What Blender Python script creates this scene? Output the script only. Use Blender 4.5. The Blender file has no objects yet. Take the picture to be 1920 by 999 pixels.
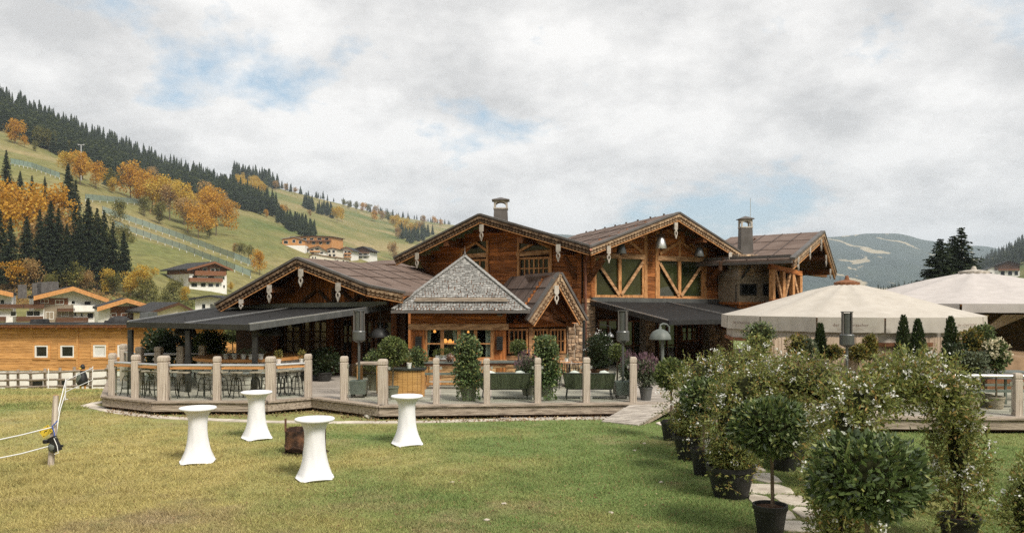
import bpy, bmesh, math, random
import numpy as np
from mathutils import Vector, Matrix

# ---------------------------------------------------------------- camera, sky, sun, exposure
S = bpy.context.scene
C = S.collection
F, HX, HY, CZ, DZ = 1493.0, 960.0, 560.0, 3.05, 0.35      # focal length and horizon in photo pixels, eye height, deck height
cam = bpy.data.cameras.new('camera'); camo = bpy.data.objects.new('camera', cam); C.objects.link(camo)
cam.sensor_width = 36; cam.lens = 36 * F / 1920; cam.shift_y = (HY - 499.5) / 1920
cam.clip_start = .1; cam.clip_end = 30000
camo.location = (0, 0, CZ); camo.rotation_euler = (math.pi / 2, 0, 0)
S.camera = camo
SUN_EL, SUN_AZ = math.radians(48), math.radians(140)       # azimuth from +Y, clockwise
W = bpy.data.worlds.new('World'); S.world = W; W.use_nodes = True
nt = W.node_tree; nt.nodes.clear()
def N(tree, typ, **kw):
    n = tree.nodes.new(typ)
    for k, v in kw.items(): setattr(n, k, v)
    return n
def world():
    L = nt.links.new
    out = N(nt, 'ShaderNodeOutputWorld'); bg = N(nt, 'ShaderNodeBackground'); bg.inputs['Strength'].default_value = .052
    sky = N(nt, 'ShaderNodeTexSky', sky_type='NISHITA', sun_disc=False); sky.sun_elevation = SUN_EL; sky.sun_rotation = SUN_AZ
    sky.air_density = 1.0; sky.dust_density = 1.5; sky.ozone_density = 1.0
    tc = N(nt, 'ShaderNodeTexCoord'); sep = N(nt, 'ShaderNodeSeparateXYZ'); L(tc.outputs['Generated'], sep.inputs[0])
    mx = N(nt, 'ShaderNodeMath', operation='MAXIMUM'); L(sep.outputs['Z'], mx.inputs[0]); mx.inputs[1].default_value = 0
    ad = N(nt, 'ShaderNodeMath', operation='ADD'); L(mx.outputs[0], ad.inputs[0]); ad.inputs[1].default_value = .38
    dx = N(nt, 'ShaderNodeMath', operation='DIVIDE'); L(sep.outputs['X'], dx.inputs[0]); L(ad.outputs[0], dx.inputs[1])
    dy = N(nt, 'ShaderNodeMath', operation='DIVIDE'); L(sep.outputs['Y'], dy.inputs[0]); L(ad.outputs[0], dy.inputs[1])
    cb = N(nt, 'ShaderNodeCombineXYZ'); L(dx.outputs[0], cb.inputs[0]); L(dy.outputs[0], cb.inputs[1]); cb.inputs[2].default_value = 7.9
    n1 = N(nt, 'ShaderNodeTexNoise'); n1.inputs['Scale'].default_value = 2.2; n1.inputs['Detail'].default_value = 9; n1.inputs['Roughness'].default_value = .61
    n1.inputs['Distortion'].default_value = .08; L(cb.outputs[0], n1.inputs['Vector'])
    r1 = N(nt, 'ShaderNodeValToRGB'); L(n1.outputs[0], r1.inputs[0])
    r1.color_ramp.elements[0].position = .345; r1.color_ramp.elements[0].color = (.04, .04, .04, 1)
    r1.color_ramp.elements[1].position = .452; r1.color_ramp.elements[1].color = (1, 1, 1, 1)
    n2 = N(nt, 'ShaderNodeTexNoise'); n2.inputs['Scale'].default_value = 3.4; n2.inputs['Detail'].default_value = 10; n2.inputs['Roughness'].default_value = .6; L(cb.outputs[0], n2.inputs['Vector'])
    r2 = N(nt, 'ShaderNodeValToRGB'); L(n2.outputs[0], r2.inputs[0])
    r2.color_ramp.elements[0].position = .36; r2.color_ramp.elements[0].color = (4.3, 4.27, 4.24, 1)
    r2.color_ramp.elements[1].position = .60; r2.color_ramp.elements[1].color = (6.7, 6.58, 6.42, 1)
    # the clear air between the clouds: sky texture, a little veiled
    veil = N(nt, 'ShaderNodeMix', data_type='RGBA'); veil.inputs[0].default_value = .55
    L(sky.outputs[0], veil.inputs[6]); veil.inputs[7].default_value = (2.9, 4.15, 4.9, 1)
    mix = N(nt, 'ShaderNodeMix', data_type='RGBA'); L(r1.outputs[0], mix.inputs[0]); L(veil.outputs[2], mix.inputs[6]); L(r2.outputs[0], mix.inputs[7])
    L(mix.outputs[2], bg.inputs[0]); L(bg.outputs[0], out.inputs[0])
world()
sl = bpy.data.lights.new('sun', 'SUN'); sl.energy = 1.5; sl.angle = math.radians(16); sl.color = (1, .93, .82)
so = bpy.data.objects.new('sun', sl); C.objects.link(so)
sd = Vector((math.sin(SUN_AZ) * math.cos(SUN_EL), math.cos(SUN_AZ) * math.cos(SUN_EL), math.sin(SUN_EL)))
so.rotation_euler = (-sd).to_track_quat('-Z', 'Y').to_euler()
S.view_settings.view_transform = 'Standard'; S.view_settings.look = 'None'; S.view_settings.exposure = 1.62
S.view_settings.gamma = 1; S.view_settings.use_curve_mapping = False
S.render.engine = 'CYCLES'
S.cycles.use_denoising = False; S.cycles.max_bounces = 6; S.cycles.transparent_max_bounces = 12
S.cycles.volume_bounces = 0; S.cycles.caustics_reflective = False; S.cycles.caustics_refractive = False

# ---------------------------------------------------------------- helpers
random.seed(11); rng = np.random.default_rng(11)
V = Vector
def P(px, py, Y): return V(((px - HX) / F * Y, Y, CZ + (HY - py) / F * Y))
def X(px, Y): return (px - HX) / F * Y
def Zp(py, Y): return CZ + (HY - py) / F * Y
def Gd(px, py, z=0.0):
    Y = F * (CZ - z) / (py - HY); return V(((px - HX) / F * Y, Y, z))
def ss(a, b, x): t = np.clip((x - a) / (b - a), 0, 1); return t * t * (3 - 2 * t)
U = random.uniform

class MB:
    """collects shapes; part()/tag() link them as one mesh"""
    def __init__(s): s.v = []; s.f = []; s.sm = False
    def add(s, vs, fs):
        b = len(s.v); s.v += [tuple(p) for p in vs]; s.f += [tuple(i + b for i in f) for f in fs]; return s
    def bx(s, x0, x1, y0, y1, z0, z1):
        return s.add([(x0,y0,z0),(x1,y0,z0),(x1,y1,z0),(x0,y1,z0),(x0,y0,z1),(x1,y0,z1),(x1,y1,z1),(x0,y1,z1)],
                     [(0,3,2,1),(4,5,6,7),(0,1,5,4),(1,2,6,5),(2,3,7,6),(3,0,4,7)])
    def box(s, c, sz, rz=0.0, tilt=0.0):
        hx, hy, hz = [q / 2 for q in sz]; R = Matrix.Rotation(rz, 3, 'Z') @ Matrix.Rotation(tilt, 3, 'X'); c = V(c)
        return s.add([c + R @ V((a*hx, b*hy, d*hz)) for a,b,d in ((-1,-1,-1),(1,-1,-1),(1,1,-1),(-1,1,-1),(-1,-1,1),(1,-1,1),(1,1,1),(-1,1,1))],
                     [(0,3,2,1),(4,5,6,7),(0,1,5,4),(1,2,6,5),(2,3,7,6),(3,0,4,7)])
    def beam(s, a, b, w, h, up=(0, 0, 1)):
        a = V(a); b = V(b); d = (b - a).normalized(); u = V(up); sd_ = d.cross(u)
        if sd_.length < 1e-4: sd_ = d.cross(V((1, 0, 0)))
        sd_.normalize(); u = sd_.cross(d); x = sd_ * w / 2; z = u * h / 2
        return s.add([a-x-z, a+x-z, a+x+z, a-x+z, b-x-z, b+x-z, b+x+z, b-x+z],
                     [(3,2,1,0),(4,5,6,7),(0,1,5,4),(1,2,6,5),(2,3,7,6),(3,0,4,7)])
    def tube(s, pts, r, n=8, cap=True):
        pts = [V(p) for p in pts]; m = len(pts); rs = r if isinstance(r, (list, tuple)) else [r] * m
        vs = []; fs = []; ref = None
        for i, p in enumerate(pts):
            d = (pts[min(i+1, m-1)] - pts[max(i-1, 0)]).normalized()
            if ref is None: ref = V((1, 0, 0)) if abs(d.x) < .8 else V((0, 1, 0))
            a = (ref - d * ref.dot(d)).normalized(); b = d.cross(a); ref = a
            for k in range(n):
                t = 2 * math.pi * k / n; vs.append(p + (a * math.cos(t) + b * math.sin(t)) * rs[i])
        for i in range(m - 1):
            for k in range(n):
                q = (k + 1) % n; fs.append((i*n+k, i*n+q, (i+1)*n+q, (i+1)*n+k))
        if cap: fs.append(tuple(range(n - 1, -1, -1))); fs.append(tuple(range((m-1)*n, m*n)))
        return s.add(vs, fs)
    def lathe(s, prof, n=20, c=(0, 0, 0), a0=0.0):
        vs = []; fs = []; m = len(prof)
        for r, z in prof:
            for k in range(n):
                t = 2 * math.pi * k / n + a0; vs.append((c[0] + r * math.cos(t), c[1] + r * math.sin(t), c[2] + z))
        for i in range(m - 1):
            for k in range(n):
                q = (k + 1) % n; fs.append((i*n+k, i*n+q, (i+1)*n+q, (i+1)*n+k))
        if prof[0][0] > 1e-5: fs.append(tuple(range(n - 1, -1, -1)))
        if prof[-1][0] > 1e-5: fs.append(tuple(range((m-1)*n, m*n)))
        return s.add(vs, fs)
    def prism(s, poly, y0, y1):                       # polygon in local x,z pushed along y
        n = len(poly); vs = [(x, y0, z) for x, z in poly] + [(x, y1, z) for x, z in poly]
        return s.add(vs, [tuple(range(n)), tuple(range(2*n-1, n-1, -1))] + [(i, i+n, (i+1)%n+n, (i+1)%n) for i in range(n)])
    def slab(s, poly, z0, z1):                        # polygon in x,y pushed along z
        n = len(poly); vs = [(x, y, z0) for x, y in poly] + [(x, y, z1) for x, y in poly]
        return s.add(vs, [tuple(range(n-1, -1, -1)), tuple(range(n, 2*n))] + [(i, (i+1)%n, (i+1)%n+n, i+n) for i in range(n)])
    def ext(s, pts, d):                               # any polygon pushed along vector d
        n = len(pts); d = V(d); pts = [V(p) for p in pts]
        return s.add(pts + [p + d for p in pts], [tuple(range(n)), tuple(range(2*n-1, n-1, -1))] + [(i, i+n, (i+1)%n+n, (i+1)%n) for i in range(n)])
    def blob(s, c, r, sub=2, amp=.12, seed=0):
        bm = bmesh.new(); bmesh.ops.create_icosphere(bm, subdivisions=sub, radius=1); rr = random.Random(seed)
        o = [rr.uniform(0, 6) for _ in range(6)]; vs = []
        for v in bm.verts:
            q = v.co; k = 1 + amp * (math.sin(3.1*q.x+o[0]) * math.sin(2.7*q.y+o[1]) + .6 * math.sin(5.3*q.z+o[2]) * math.sin(4.9*q.x+o[3]))
            vs.append((c[0] + q.x*r[0]*k, c[1] + q.y*r[1]*k, c[2] + q.z*r[2]*k))
        fs = [tuple(v.index for v in f.verts) for f in bm.faces]; bm.free(); return s.add(vs, fs)
    def np(s, vs, fs):
        b = len(s.v); s.v += [tuple(p) for p in vs.tolist()]; s.f += [tuple(f) for f in (fs + b).tolist()]; return s
    def mesh(s, name, mat, off=None, smooth=False, M=None):
        me = bpy.data.meshes.new(name); vs = s.v
        if off is not None: vs = [(x - off[0], y - off[1], z - off[2]) for x, y, z in vs]
        me.from_pydata(vs, [], s.f)
        if mat is not None: me.materials.append(mat)
        if smooth: me.polygons.foreach_set('use_smooth', [True] * len(me.polygons))
        me.update(); return me

def rootloc(o):
    while o.parent: o = o.parent
    return o.location.copy()
def thing(name, label, cat, loc=(0, 0, 0), rz=0.0, group=None):
    o = bpy.data.objects.new(name, None); C.objects.link(o); o.empty_display_size = .2
    o.location = loc; o.rotation_euler = (0, 0, rz); o['label'] = label; o['category'] = cat
    if group: o['group'] = group
    return o
def part(name, mb, mat, parent, world=False, M=None, smooth=False, stuff=False, me=None):
    """mesh child; world=True: coordinates are world ones; M: facade frame the coordinates live in"""
    off = rootloc(parent) if (world and M is None) else None
    me = me or mb.mesh(name, mat, off, smooth)
    o = bpy.data.objects.new(name, me); C.objects.link(o); o.parent = parent
    if M is not None:
        if parent.parent is None: o.matrix_basis = Matrix.Translation(-rootloc(parent)) @ M
        else: o.matrix_basis = parent.matrix_basis.inverted() @ Matrix.Translation(-rootloc(parent)) @ M
    if stuff: o['kind'] = 'stuff'
    return o
def solo(name, mb, mat, label=None, cat=None, loc=(0, 0, 0), rz=0.0, group=None, kind=None, smooth=False, me=None):
    """a top-level thing that is one mesh (local coordinates round loc)"""
    me = me or mb.mesh(name, mat, None, smooth); o = bpy.data.objects.new(name, me); C.objects.link(o)
    o.location = loc; o.rotation_euler = (0, 0, rz)
    if label: o['label'] = label
    if cat: o['category'] = cat
    if group: o['group'] = group
    if kind: o['kind'] = kind
    return o
def copy_thing(src, loc, rz=None, label=None, scale=None):
    def rec(o, par):
        c = o.copy(); C.objects.link(c); c.parent = par
        for ch in o.children: rec(ch, c)
        return c
    r = rec(src, None); r.location = loc
    if rz is not None: r.rotation_euler = (0, 0, rz)
    if label: r['label'] = label
    if scale: r.scale = (scale,) * 3 if not isinstance(scale, tuple) else scale
    return r
def smooth_angle(o): o.data.polygons.foreach_set('use_smooth', [True] * len(o.data.polygons))

# ---------------------------------------------------------------- materials
def mat(name, c1, c2=None, scale=4., stretch=(1, 1, 1), rough=.65, spec=.3, bump=0., island=0., metal=0., fine=None, lo=.35, hi=.65, trans=0., detail=5, ior=None, bscale=None, c3=None):
    m = bpy.data.materials.new(name); m.use_nodes = True; t = m.node_tree; L = t.links.new
    b = t.nodes['Principled BSDF']; b.inputs['Roughness'].default_value = rough; b.inputs['Specular IOR Level'].default_value = spec
    b.inputs['Metallic'].default_value = metal
    if ior: b.inputs['IOR'].default_value = ior
    col = None
    tc = N(t, 'ShaderNodeTexCoord'); mp = N(t, 'ShaderNodeMapping'); mp.inputs['Scale'].default_value = stretch; L(tc.outputs['Object'], mp.inputs[0])
    geo = N(t, 'ShaderNodeNewGeometry')
    if island:                                         # every board its own piece of the grain
        ofs = N(t, 'ShaderNodeVectorMath', operation='SCALE'); ofs.inputs[0].default_value = (17.3, 9.1, 5.7); L(geo.outputs['Random Per Island'], ofs.inputs['Scale'])
        L(ofs.outputs[0], mp.inputs['Location'])
    if c2 is not None:
        n = N(t, 'ShaderNodeTexNoise'); n.inputs['Scale'].default_value = scale; n.inputs['Detail'].default_value = detail; n.inputs['Roughness'].default_value = .6; L(mp.outputs[0], n.inputs['Vector'])
        r = N(t, 'ShaderNodeValToRGB'); L(n.outputs[0], r.inputs[0])
        r.color_ramp.elements[0].position = lo; r.color_ramp.elements[0].color = (*c1, 1)
        r.color_ramp.elements[1].position = hi; r.color_ramp.elements[1].color = (*c2, 1)
        if c3: e = r.color_ramp.elements.new((lo + hi) / 2); e.color = (*c3, 1)
        col = r.outputs[0]
    if island:
        mr = N(t, 'ShaderNodeMapRange'); L(geo.outputs['Random Per Island'], mr.inputs[0]); mr.inputs[3].default_value = 1 - island; mr.inputs[4].default_value = 1 + island
        mm = N(t, 'ShaderNodeMix', data_type='RGBA', blend_type='MULTIPLY'); mm.inputs[0].default_value = 1
        if col: L(col, mm.inputs[6])
        else: mm.inputs[6].default_value = (*c1, 1)
        L(mr.outputs[0], mm.inputs[7]); col = mm.outputs[2]
    if col: L(col, b.inputs['Base Color'])
    else: b.inputs['Base Color'].default_value = (*c1, 1)
    if bump:
        n2 = N(t, 'ShaderNodeTexNoise'); n2.inputs['Scale'].default_value = bscale or scale * 2; n2.inputs['Detail'].default_value = 4; L(mp.outputs[0], n2.inputs['Vector'])
        bp = N(t, 'ShaderNodeBump'); bp.inputs['Strength'].default_value = bump; bp.inputs['Distance'].default_value = .02; L(n2.outputs[0], bp.inputs['Height']); L(bp.outputs[0], b.inputs['Normal'])
    if trans:
        tr = N(t, 'ShaderNodeBsdfTranslucent'); mx = N(t, 'ShaderNodeMixShader'); mx.inputs[0].default_value = trans
        if col: L(col, tr.inputs[0])
        else: tr.inputs[0].default_value = (*c1, 1)
        L(b.outputs[0], mx.inputs[1]); L(tr.outputs[0], mx.inputs[2]); L(mx.outputs[0], t.nodes['Material Output'].inputs[0])
    return m
def glassmat(name, tint, refl=.12):
    m = bpy.data.materials.new(name); m.use_nodes = True; t = m.node_tree; t.nodes.clear(); L = t.links.new
    o = N(t, 'ShaderNodeOutputMaterial'); tr = N(t, 'ShaderNodeBsdfTransparent'); tr.inputs[0].default_value = (*tint, 1)
    g = N(t, 'ShaderNodeBsdfGlossy'); g.inputs['Roughness'].default_value = .01; fr = N(t, 'ShaderNodeFresnel'); fr.inputs[0].default_value = 1.45
    mx = N(t, 'ShaderNodeMixShader'); bf = N(t, 'ShaderNodeNewGeometry'); iv = N(t, 'ShaderNodeMath', operation='SUBTRACT'); iv.inputs[0].default_value = 1; L(bf.outputs['Backfacing'], iv.inputs[1])
    ml = N(t, 'ShaderNodeMath', operation='MULTIPLY'); L(fr.outputs[0], ml.inputs[0]); L(iv.outputs[0], ml.inputs[1]); L(ml.outputs[0], mx.inputs[0]); L(tr.outputs[0], mx.inputs[1]); L(g.outputs[0], mx.inputs[2]); L(mx.outputs[0], o.inputs[0])
    return m
GX, GZ = (1.0, 14, 14), (14, 14, 1.0)                # wood grain along local x / along z
m_wood  = mat('weathered orange planks', (.055, .020, .008), (.56, .225, .068), 2.2, (.8, 9, 13), .75, .2, .5, .38, lo=.30, hi=.72, c3=(.32, .112, .034))
m_woodv = mat('weathered orange boards upright', (.05, .018, .008), (.52, .205, .062), 2.2, (13, 9, .8), .75, .2, .5, .38, lo=.30, hi=.72, c3=(.30, .105, .032))
m_frame = mat('window frame larch', (.30, .13, .045), (.58, .30, .125), 2.5, (6, 6, 2), .6, .3, .2, .15)
m_beam  = mat('pale hewn beam', (.20, .10, .045), (.60, .36, .19), 2.0, (1.5, 6, 6), .75, .2, .4, .18)
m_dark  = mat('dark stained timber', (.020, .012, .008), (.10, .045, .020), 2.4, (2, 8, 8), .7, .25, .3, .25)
m_soff  = mat('brown soffit boards', (.045, .018, .008), (.21, .082, .030), 2.2, (9, 1, 9), .75, .2, .4, .35)
m_carve = mat('carved barge timber', (.060, .030, .016), (.27, .155, .085), 2.6, (2, 8, 8), .7, .25, .3, .2)
m_grey  = mat('silvered timber', (.13, .10, .078), (.57, .505, .43), 2.3, (11, 11, 1.0), .8, .2, .5, .14, lo=.28, hi=.62, c3=(.385, .32, .26))
m_greyx = mat('silvered timber lengthwise', (.10, .08, .062), (.46, .39, .32), 2.3, (1.0, 11, 11), .8, .2, .5, .2, lo=.28, hi=.7, c3=(.30, .245, .195))
m_deck  = mat('grey deck boards', (.22, .19, .165), (.50, .455, .40), 2.2, (1.2, 12, 12), .75, .2, .3, .16)
m_larch = mat('honey larch cladding', (.20, .088, .030), (.66, .36, .135), 2.3, (.7, 9, 12), .7, .25, .4, .16, lo=.28, hi=.66, c3=(.50, .255, .088))
m_roof  = mat('brown roofing felt', (.120, .083, .066), (.172, .126, .104), 1.4, (1, 1, 1), .85, .2, .3, bscale=30)
m_slate = mat('dark metal roofing', (.022, .021, .021), (.045, .043, .042), 2, (1, 1, 1), .75, .2, .1)
m_shing = mat('grey wooden shingles', (.15, .147, .14), (.36, .352, .335), 3, (6, 6, 2), .85, .15, .4, .30)
m_white = mat('white stretch cloth', (.70, .70, .72), (.76, .76, .78), 3, rough=.75, spec=.2, bump=.15, bscale=8)
m_awn   = mat('black awning cloth', (.015, .0145, .0145), (.026, .025, .025), 6, rough=.8, spec=.2, bump=.05)
m_iron  = mat('black iron', (.018, .018, .018), (.030, .030, .028), 5, rough=.45, spec=.4)
m_gun   = mat('gunmetal grey steel', (.105, .110, .110), (.16, .165, .165), 3, (1, 1, .2), rough=.35, spec=.5, metal=.5)
m_gall  = mat('painted steel box', (.10, .115, .105), (.15, .165, .15), 3, rough=.5)
m_steel = mat('brushed steel', (.50, .50, .49), (.66, .66, .65), 3, (1, 6, 6), rough=.35, metal=.8)
m_chim  = mat('chimney sheet metal', (.075, .066, .06), (.12, .108, .10), 2, rough=.55, spec=.4)
m_plast = mat('white render', (.68, .66, .62), (.80, .785, .75), 1.2, rough=.9, spec=.1, bump=.15)
m_pane  = mat('dark window glass', (.012, .013, .012), rough=.02, spec=.5, ior=1.5)
m_glass = glassmat('clear railing glass', (.93, .97, .94))
m_rust  = mat('rusty steel', (.022, .014, .011), (.17, .085, .050), 5, rough=.8, spec=.2, bump=.4, c3=(.075, .042, .028))
m_rock  = mat('pale field stone', (.30, .27, .24), (.62, .58, .52), 5, rough=.85, spec=.15, bump=.4, island=.2)
m_stone = mat('ochre rubble stone', (.15, .095, .058), (.50, .37, .25), 4, rough=.85, spec=.15, bump=.5, island=.42, c3=(.33, .225, .145))
m_mort  = mat('mortar', (.30, .255, .21), (.40, .35, .29), 9, rough=.95, spec=.1, bump=.4)
m_flag  = mat('flagstone', (.36, .315, .26), (.62, .56, .48), 2.2, rough=.85, spec=.15, bump=.4, island=.12, bscale=10)
m_umb   = mat('cream parasol cloth', (.47, .43, .375), (.54, .50, .445), 2.5, rough=.85, spec=.1, bump=.06, trans=.12)
m_umb2  = mat('pale rose parasol cloth', (.48, .445, .425), (.55, .51, .49), 2.5, rough=.85, spec=.1, bump=.06, trans=.12)
m_text  = mat('brown print', (.11, .055, .035))
m_text2 = mat('faded brown print', (.33, .26, .21))
m_reed  = mat('split reed screen', (.34, .245, .17), (.66, .53, .41), 2, (26, 26, .6), .85, .15, .5, .2)
m_black = mat('black plastic pot', (.010, .010, .010), (.018, .018, .017), 5, rough=.5, spec=.35)
m_potg  = mat('olive grey pot', (.13, .125, .095), (.20, .19, .15), 3, rough=.7)
m_zinc  = mat('zinc pail', (.45, .46, .46), (.62, .62, .61), 4, rough=.45, metal=.4)
m_soil  = mat('soil', (.030, .017, .010), (.075, .042, .025), 12, rough=.95, spec=.1, bump=.6)
m_bark  = mat('bark', (.07, .05, .035), (.19, .145, .105), 6, (6, 6, 1), .9, .1, .5)
m_rope  = mat('white rope', (.72, .72, .70), (.82, .82, .80), 20, rough=.8)
m_yel   = mat('yellow plastic', (.62, .45, .05), rough=.5)
m_blue  = mat('blue webbing', (.03, .10, .42), rough=.6)
m_rope_g= mat('olive woven rope', (.040, .046, .026), (.080, .088, .054), 4, (20, 20, 1), .8, .2, .3, .25)
m_cush  = mat('pale cushion', (.55, .55, .53), (.64, .64, .62), 6, rough=.9, bump=.2)
m_curt  = mat('sage curtain', (.42, .49, .43), (.55, .61, .55), 3, (12, 12, .5), .9, .1, .3)
m_warm  = bpy.data.materials.new('lit lamp glass'); m_warm.use_nodes = True
_b = m_warm.node_tree.nodes['Principled BSDF']; _b.inputs['Base Color'].default_value = (.8, .35, .08, 1); _b.inputs['Emission Color'].default_value = (1, .42, .10, 1); _b.inputs['Emission Strength'].default_value = .45
def leafmat(name, c1, c2, c3=None, rough=.5, trans=.22, isl=.35, spec=.35):
    """leaf colour drawn per leaf, with a slow drift over the plant"""
    m = bpy.data.materials.new(name); m.use_nodes = True; t = m.node_tree; L = t.links.new
    b = t.nodes['Principled BSDF']; b.inputs['Roughness'].default_value = rough; b.inputs['Specular IOR Level'].default_value = spec
    geo = N(t, 'ShaderNodeNewGeometry'); r = N(t, 'ShaderNodeValToRGB'); L(geo.outputs['Random Per Island'], r.inputs[0])
    r.color_ramp.elements[0].color = (*c1, 1); r.color_ramp.elements[1].color = (*c2, 1); r.color_ramp.elements[1].position = .85
    if c3: e = r.color_ramp.elements.new(.97); e.color = (*c3, 1)
    tr = N(t, 'ShaderNodeBsdfTranslucent'); mx = N(t, 'ShaderNodeMixShader'); mx.inputs[0].default_value = trans
    L(r.outputs[0], b.inputs[0]); L(r.outputs[0], tr.inputs[0]); L(b.outputs[0], mx.inputs[1]); L(tr.outputs[0], mx.inputs[2]); L(mx.outputs[0], t.nodes['Material Output'].inputs[0])
    return m
l_laurel = leafmat('laurel leaves', (.024, .042, .014), (.125, .175, .058), (.24, .25, .08), .33, .14, spec=.5)
l_jasm   = leafmat('jasmine leaves', (.075, .100, .027), (.265, .285, .080), (.32, .20, .065), .5, .3)
m_core   = mat('dark core with painted shade', (.012, .014, .007), (.030, .032, .014), 14, rough=.95, spec=.02, bump=.8, bscale=30)  # near black solid core fills each crown, inner shade put into its colour
l_ivy    = leafmat('ivy leaves', (.034, .058, .021), (.15, .20, .075), (.26, .25, .08), .45)
l_box    = leafmat('box leaves', (.036, .055, .017), (.16, .20, .058), (.19, .19, .06), .45)
l_thuja  = leafmat('thuja sprays', (.018, .032, .011), (.055, .08, .026), None, .6)
l_grey   = leafmat('sage grey leaves', (.07, .09, .055), (.17, .20, .12), (.22, .23, .15), .6)
l_yelgr  = leafmat('yellowing leaves', (.06, .07, .016), (.22, .19, .04), (.32, .15, .03), .55)
l_dark   = leafmat('deep green leaves', (.010, .018, .007), (.035, .055, .019), None, .45)
l_spruce = leafmat('spruce needles', (.0105, .017, .0095), (.034, .047, .022), (.05, .062, .024), .7, .08, spec=.15)
l_oran   = leafmat('orange autumn leaves', (.36, .175, .022), (.64, .36, .050), (.64, .44, .09), .65, .42, spec=.15)
l_gold   = leafmat('gold autumn leaves', (.40, .245, .035), (.66, .46, .085), (.56, .48, .12), .65, .42, spec=.15)
l_rust   = leafmat('rusty autumn leaves', (.27, .165, .065), (.50, .33, .14), (.42, .34, .13), .65, .42, spec=.15)
l_olive  = leafmat('olive autumn leaves', (.075, .080, .025), (.20, .19, .06), (.32, .26, .06), .65, .3, spec=.15)
l_flow   = leafmat('white petals', (.66, .66, .62), (.84, .84, .82), None, .6, .25)
l_hyd    = leafmat('cream hydrangea petals', (.50, .43, .27), (.74, .68, .50), None, .6, .25)
l_lav    = leafmat('purple flower spikes', (.10, .055, .075), (.19, .105, .13), (.22, .17, .12), .7)
l_litter = leafmat('dead leaves', (.10, .055, .026), (.34, .225, .115), (.42, .34, .20), .8)

# ---------------------------------------------------------------- terrain
HPX = np.array([-700, -300, 0, 100, 200, 300, 400, 440, 480, 600, 700, 800, 900, 1000, 1100, 1250, 1400, 1560, 1640, 1700, 1750, 1800, 1850, 1920, 2000, 2100, 2300, 2700.])
HPY = np.array([40, 95, 190, 228, 268, 310, 335, 334, 343, 372, 398, 415, 428, 445, 470, 510, 540, 562, 556, 545, 533, 513, 487, 450, 415, 385, 330, 300.])
HYR = np.array([700, 800, 900, 950, 1050, 1150, 1250, 1300, 1350, 1600, 1900, 2200, 2500, 2700, 2800, 2800, 2700, 2600, 2500, 2300, 2150, 2000, 1900, 1800, 1600, 1400, 1100, 900.])
HYF = np.array([170, 175, 180, 182, 188, 195, 210, 222, 240, 300, 360, 420, 480, 520, 560, 600, 600, 600, 600, 560, 520, 480, 450, 420, 380, 340, 300, 260.])
BASE = -2.6
def hill(x, y):
    y = np.maximum(y, 1.0); px = HX + F * x / y
    yf = np.interp(px, HPX, HYF); yr = np.interp(px, HPX, HYR); zr = CZ + (HY - np.interp(px, HPX, HPY)) / F * yr
    t = (y - yf) / (yr - yf); t = np.where(t < 0, 0, t); g = np.where(t < .06, t * t / .12, t - .03) / .97
    g = np.where(g > 1, 1 - .12 * (g - 1), g)
    bump = (np.sin(x * .021 + 1.3) * np.sin(y * .017) * 2.2 + np.sin(x * .05 + y * .031) * .8) * np.clip(t * 6, 0, 1) * np.clip(8 * (1 - g), 0, 1)
    return BASE - .05 + (zr - BASE) * g + bump
def ground_z(x, y):
    x = np.asarray(x, float); y = np.asarray(y, float)
    left = np.maximum(BASE, -2.9 * ss(22, 56, y)) * ss(-9, -13.5, x); far = BASE * ss(46, 62, y)
    bank = .10 * ss(20.6, 20.2, y) * 0
    return np.minimum(left, far) + bank
YG = np.concatenate([np.linspace(150, 600, 700), np.linspace(602, 2900, 700)])
def TP(px, py):
    """the point of the hillside seen at a photo pixel"""
    z = hill((px - HX) / F * YG, YG); y = HY - (z - CZ) / YG * F; y = np.minimum.accumulate(y)
    Y = float(np.interp(-py, -y, YG)); x = (px - HX) / F * Y
    return V((x, Y, float(hill(np.array([x]), np.array([Y]))[0])))
def grid_mesh(name, xs, ys, zf, matl, kind='structure'):
    xx, yy = np.meshgrid(xs, ys); zz = zf(xx, yy); n, m = xx.shape
    vs = np.stack([xx.ravel(), yy.ravel(), zz.ravel()], 1); i = np.arange((n-1)*(m-1)); r = i // (m-1); c = i % (m-1); a = r*m + c
    fs = np.stack([a, a+1, a+m+1, a+m], 1); me = bpy.data.meshes.new(name); me.from_pydata(vs, [], fs.tolist()); me.materials.append(matl)
    me.polygons.foreach_set('use_smooth', [True] * len(me.polygons)); o = bpy.data.objects.new(name, me); C.objects.link(o); o['kind'] = kind; return o

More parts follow.
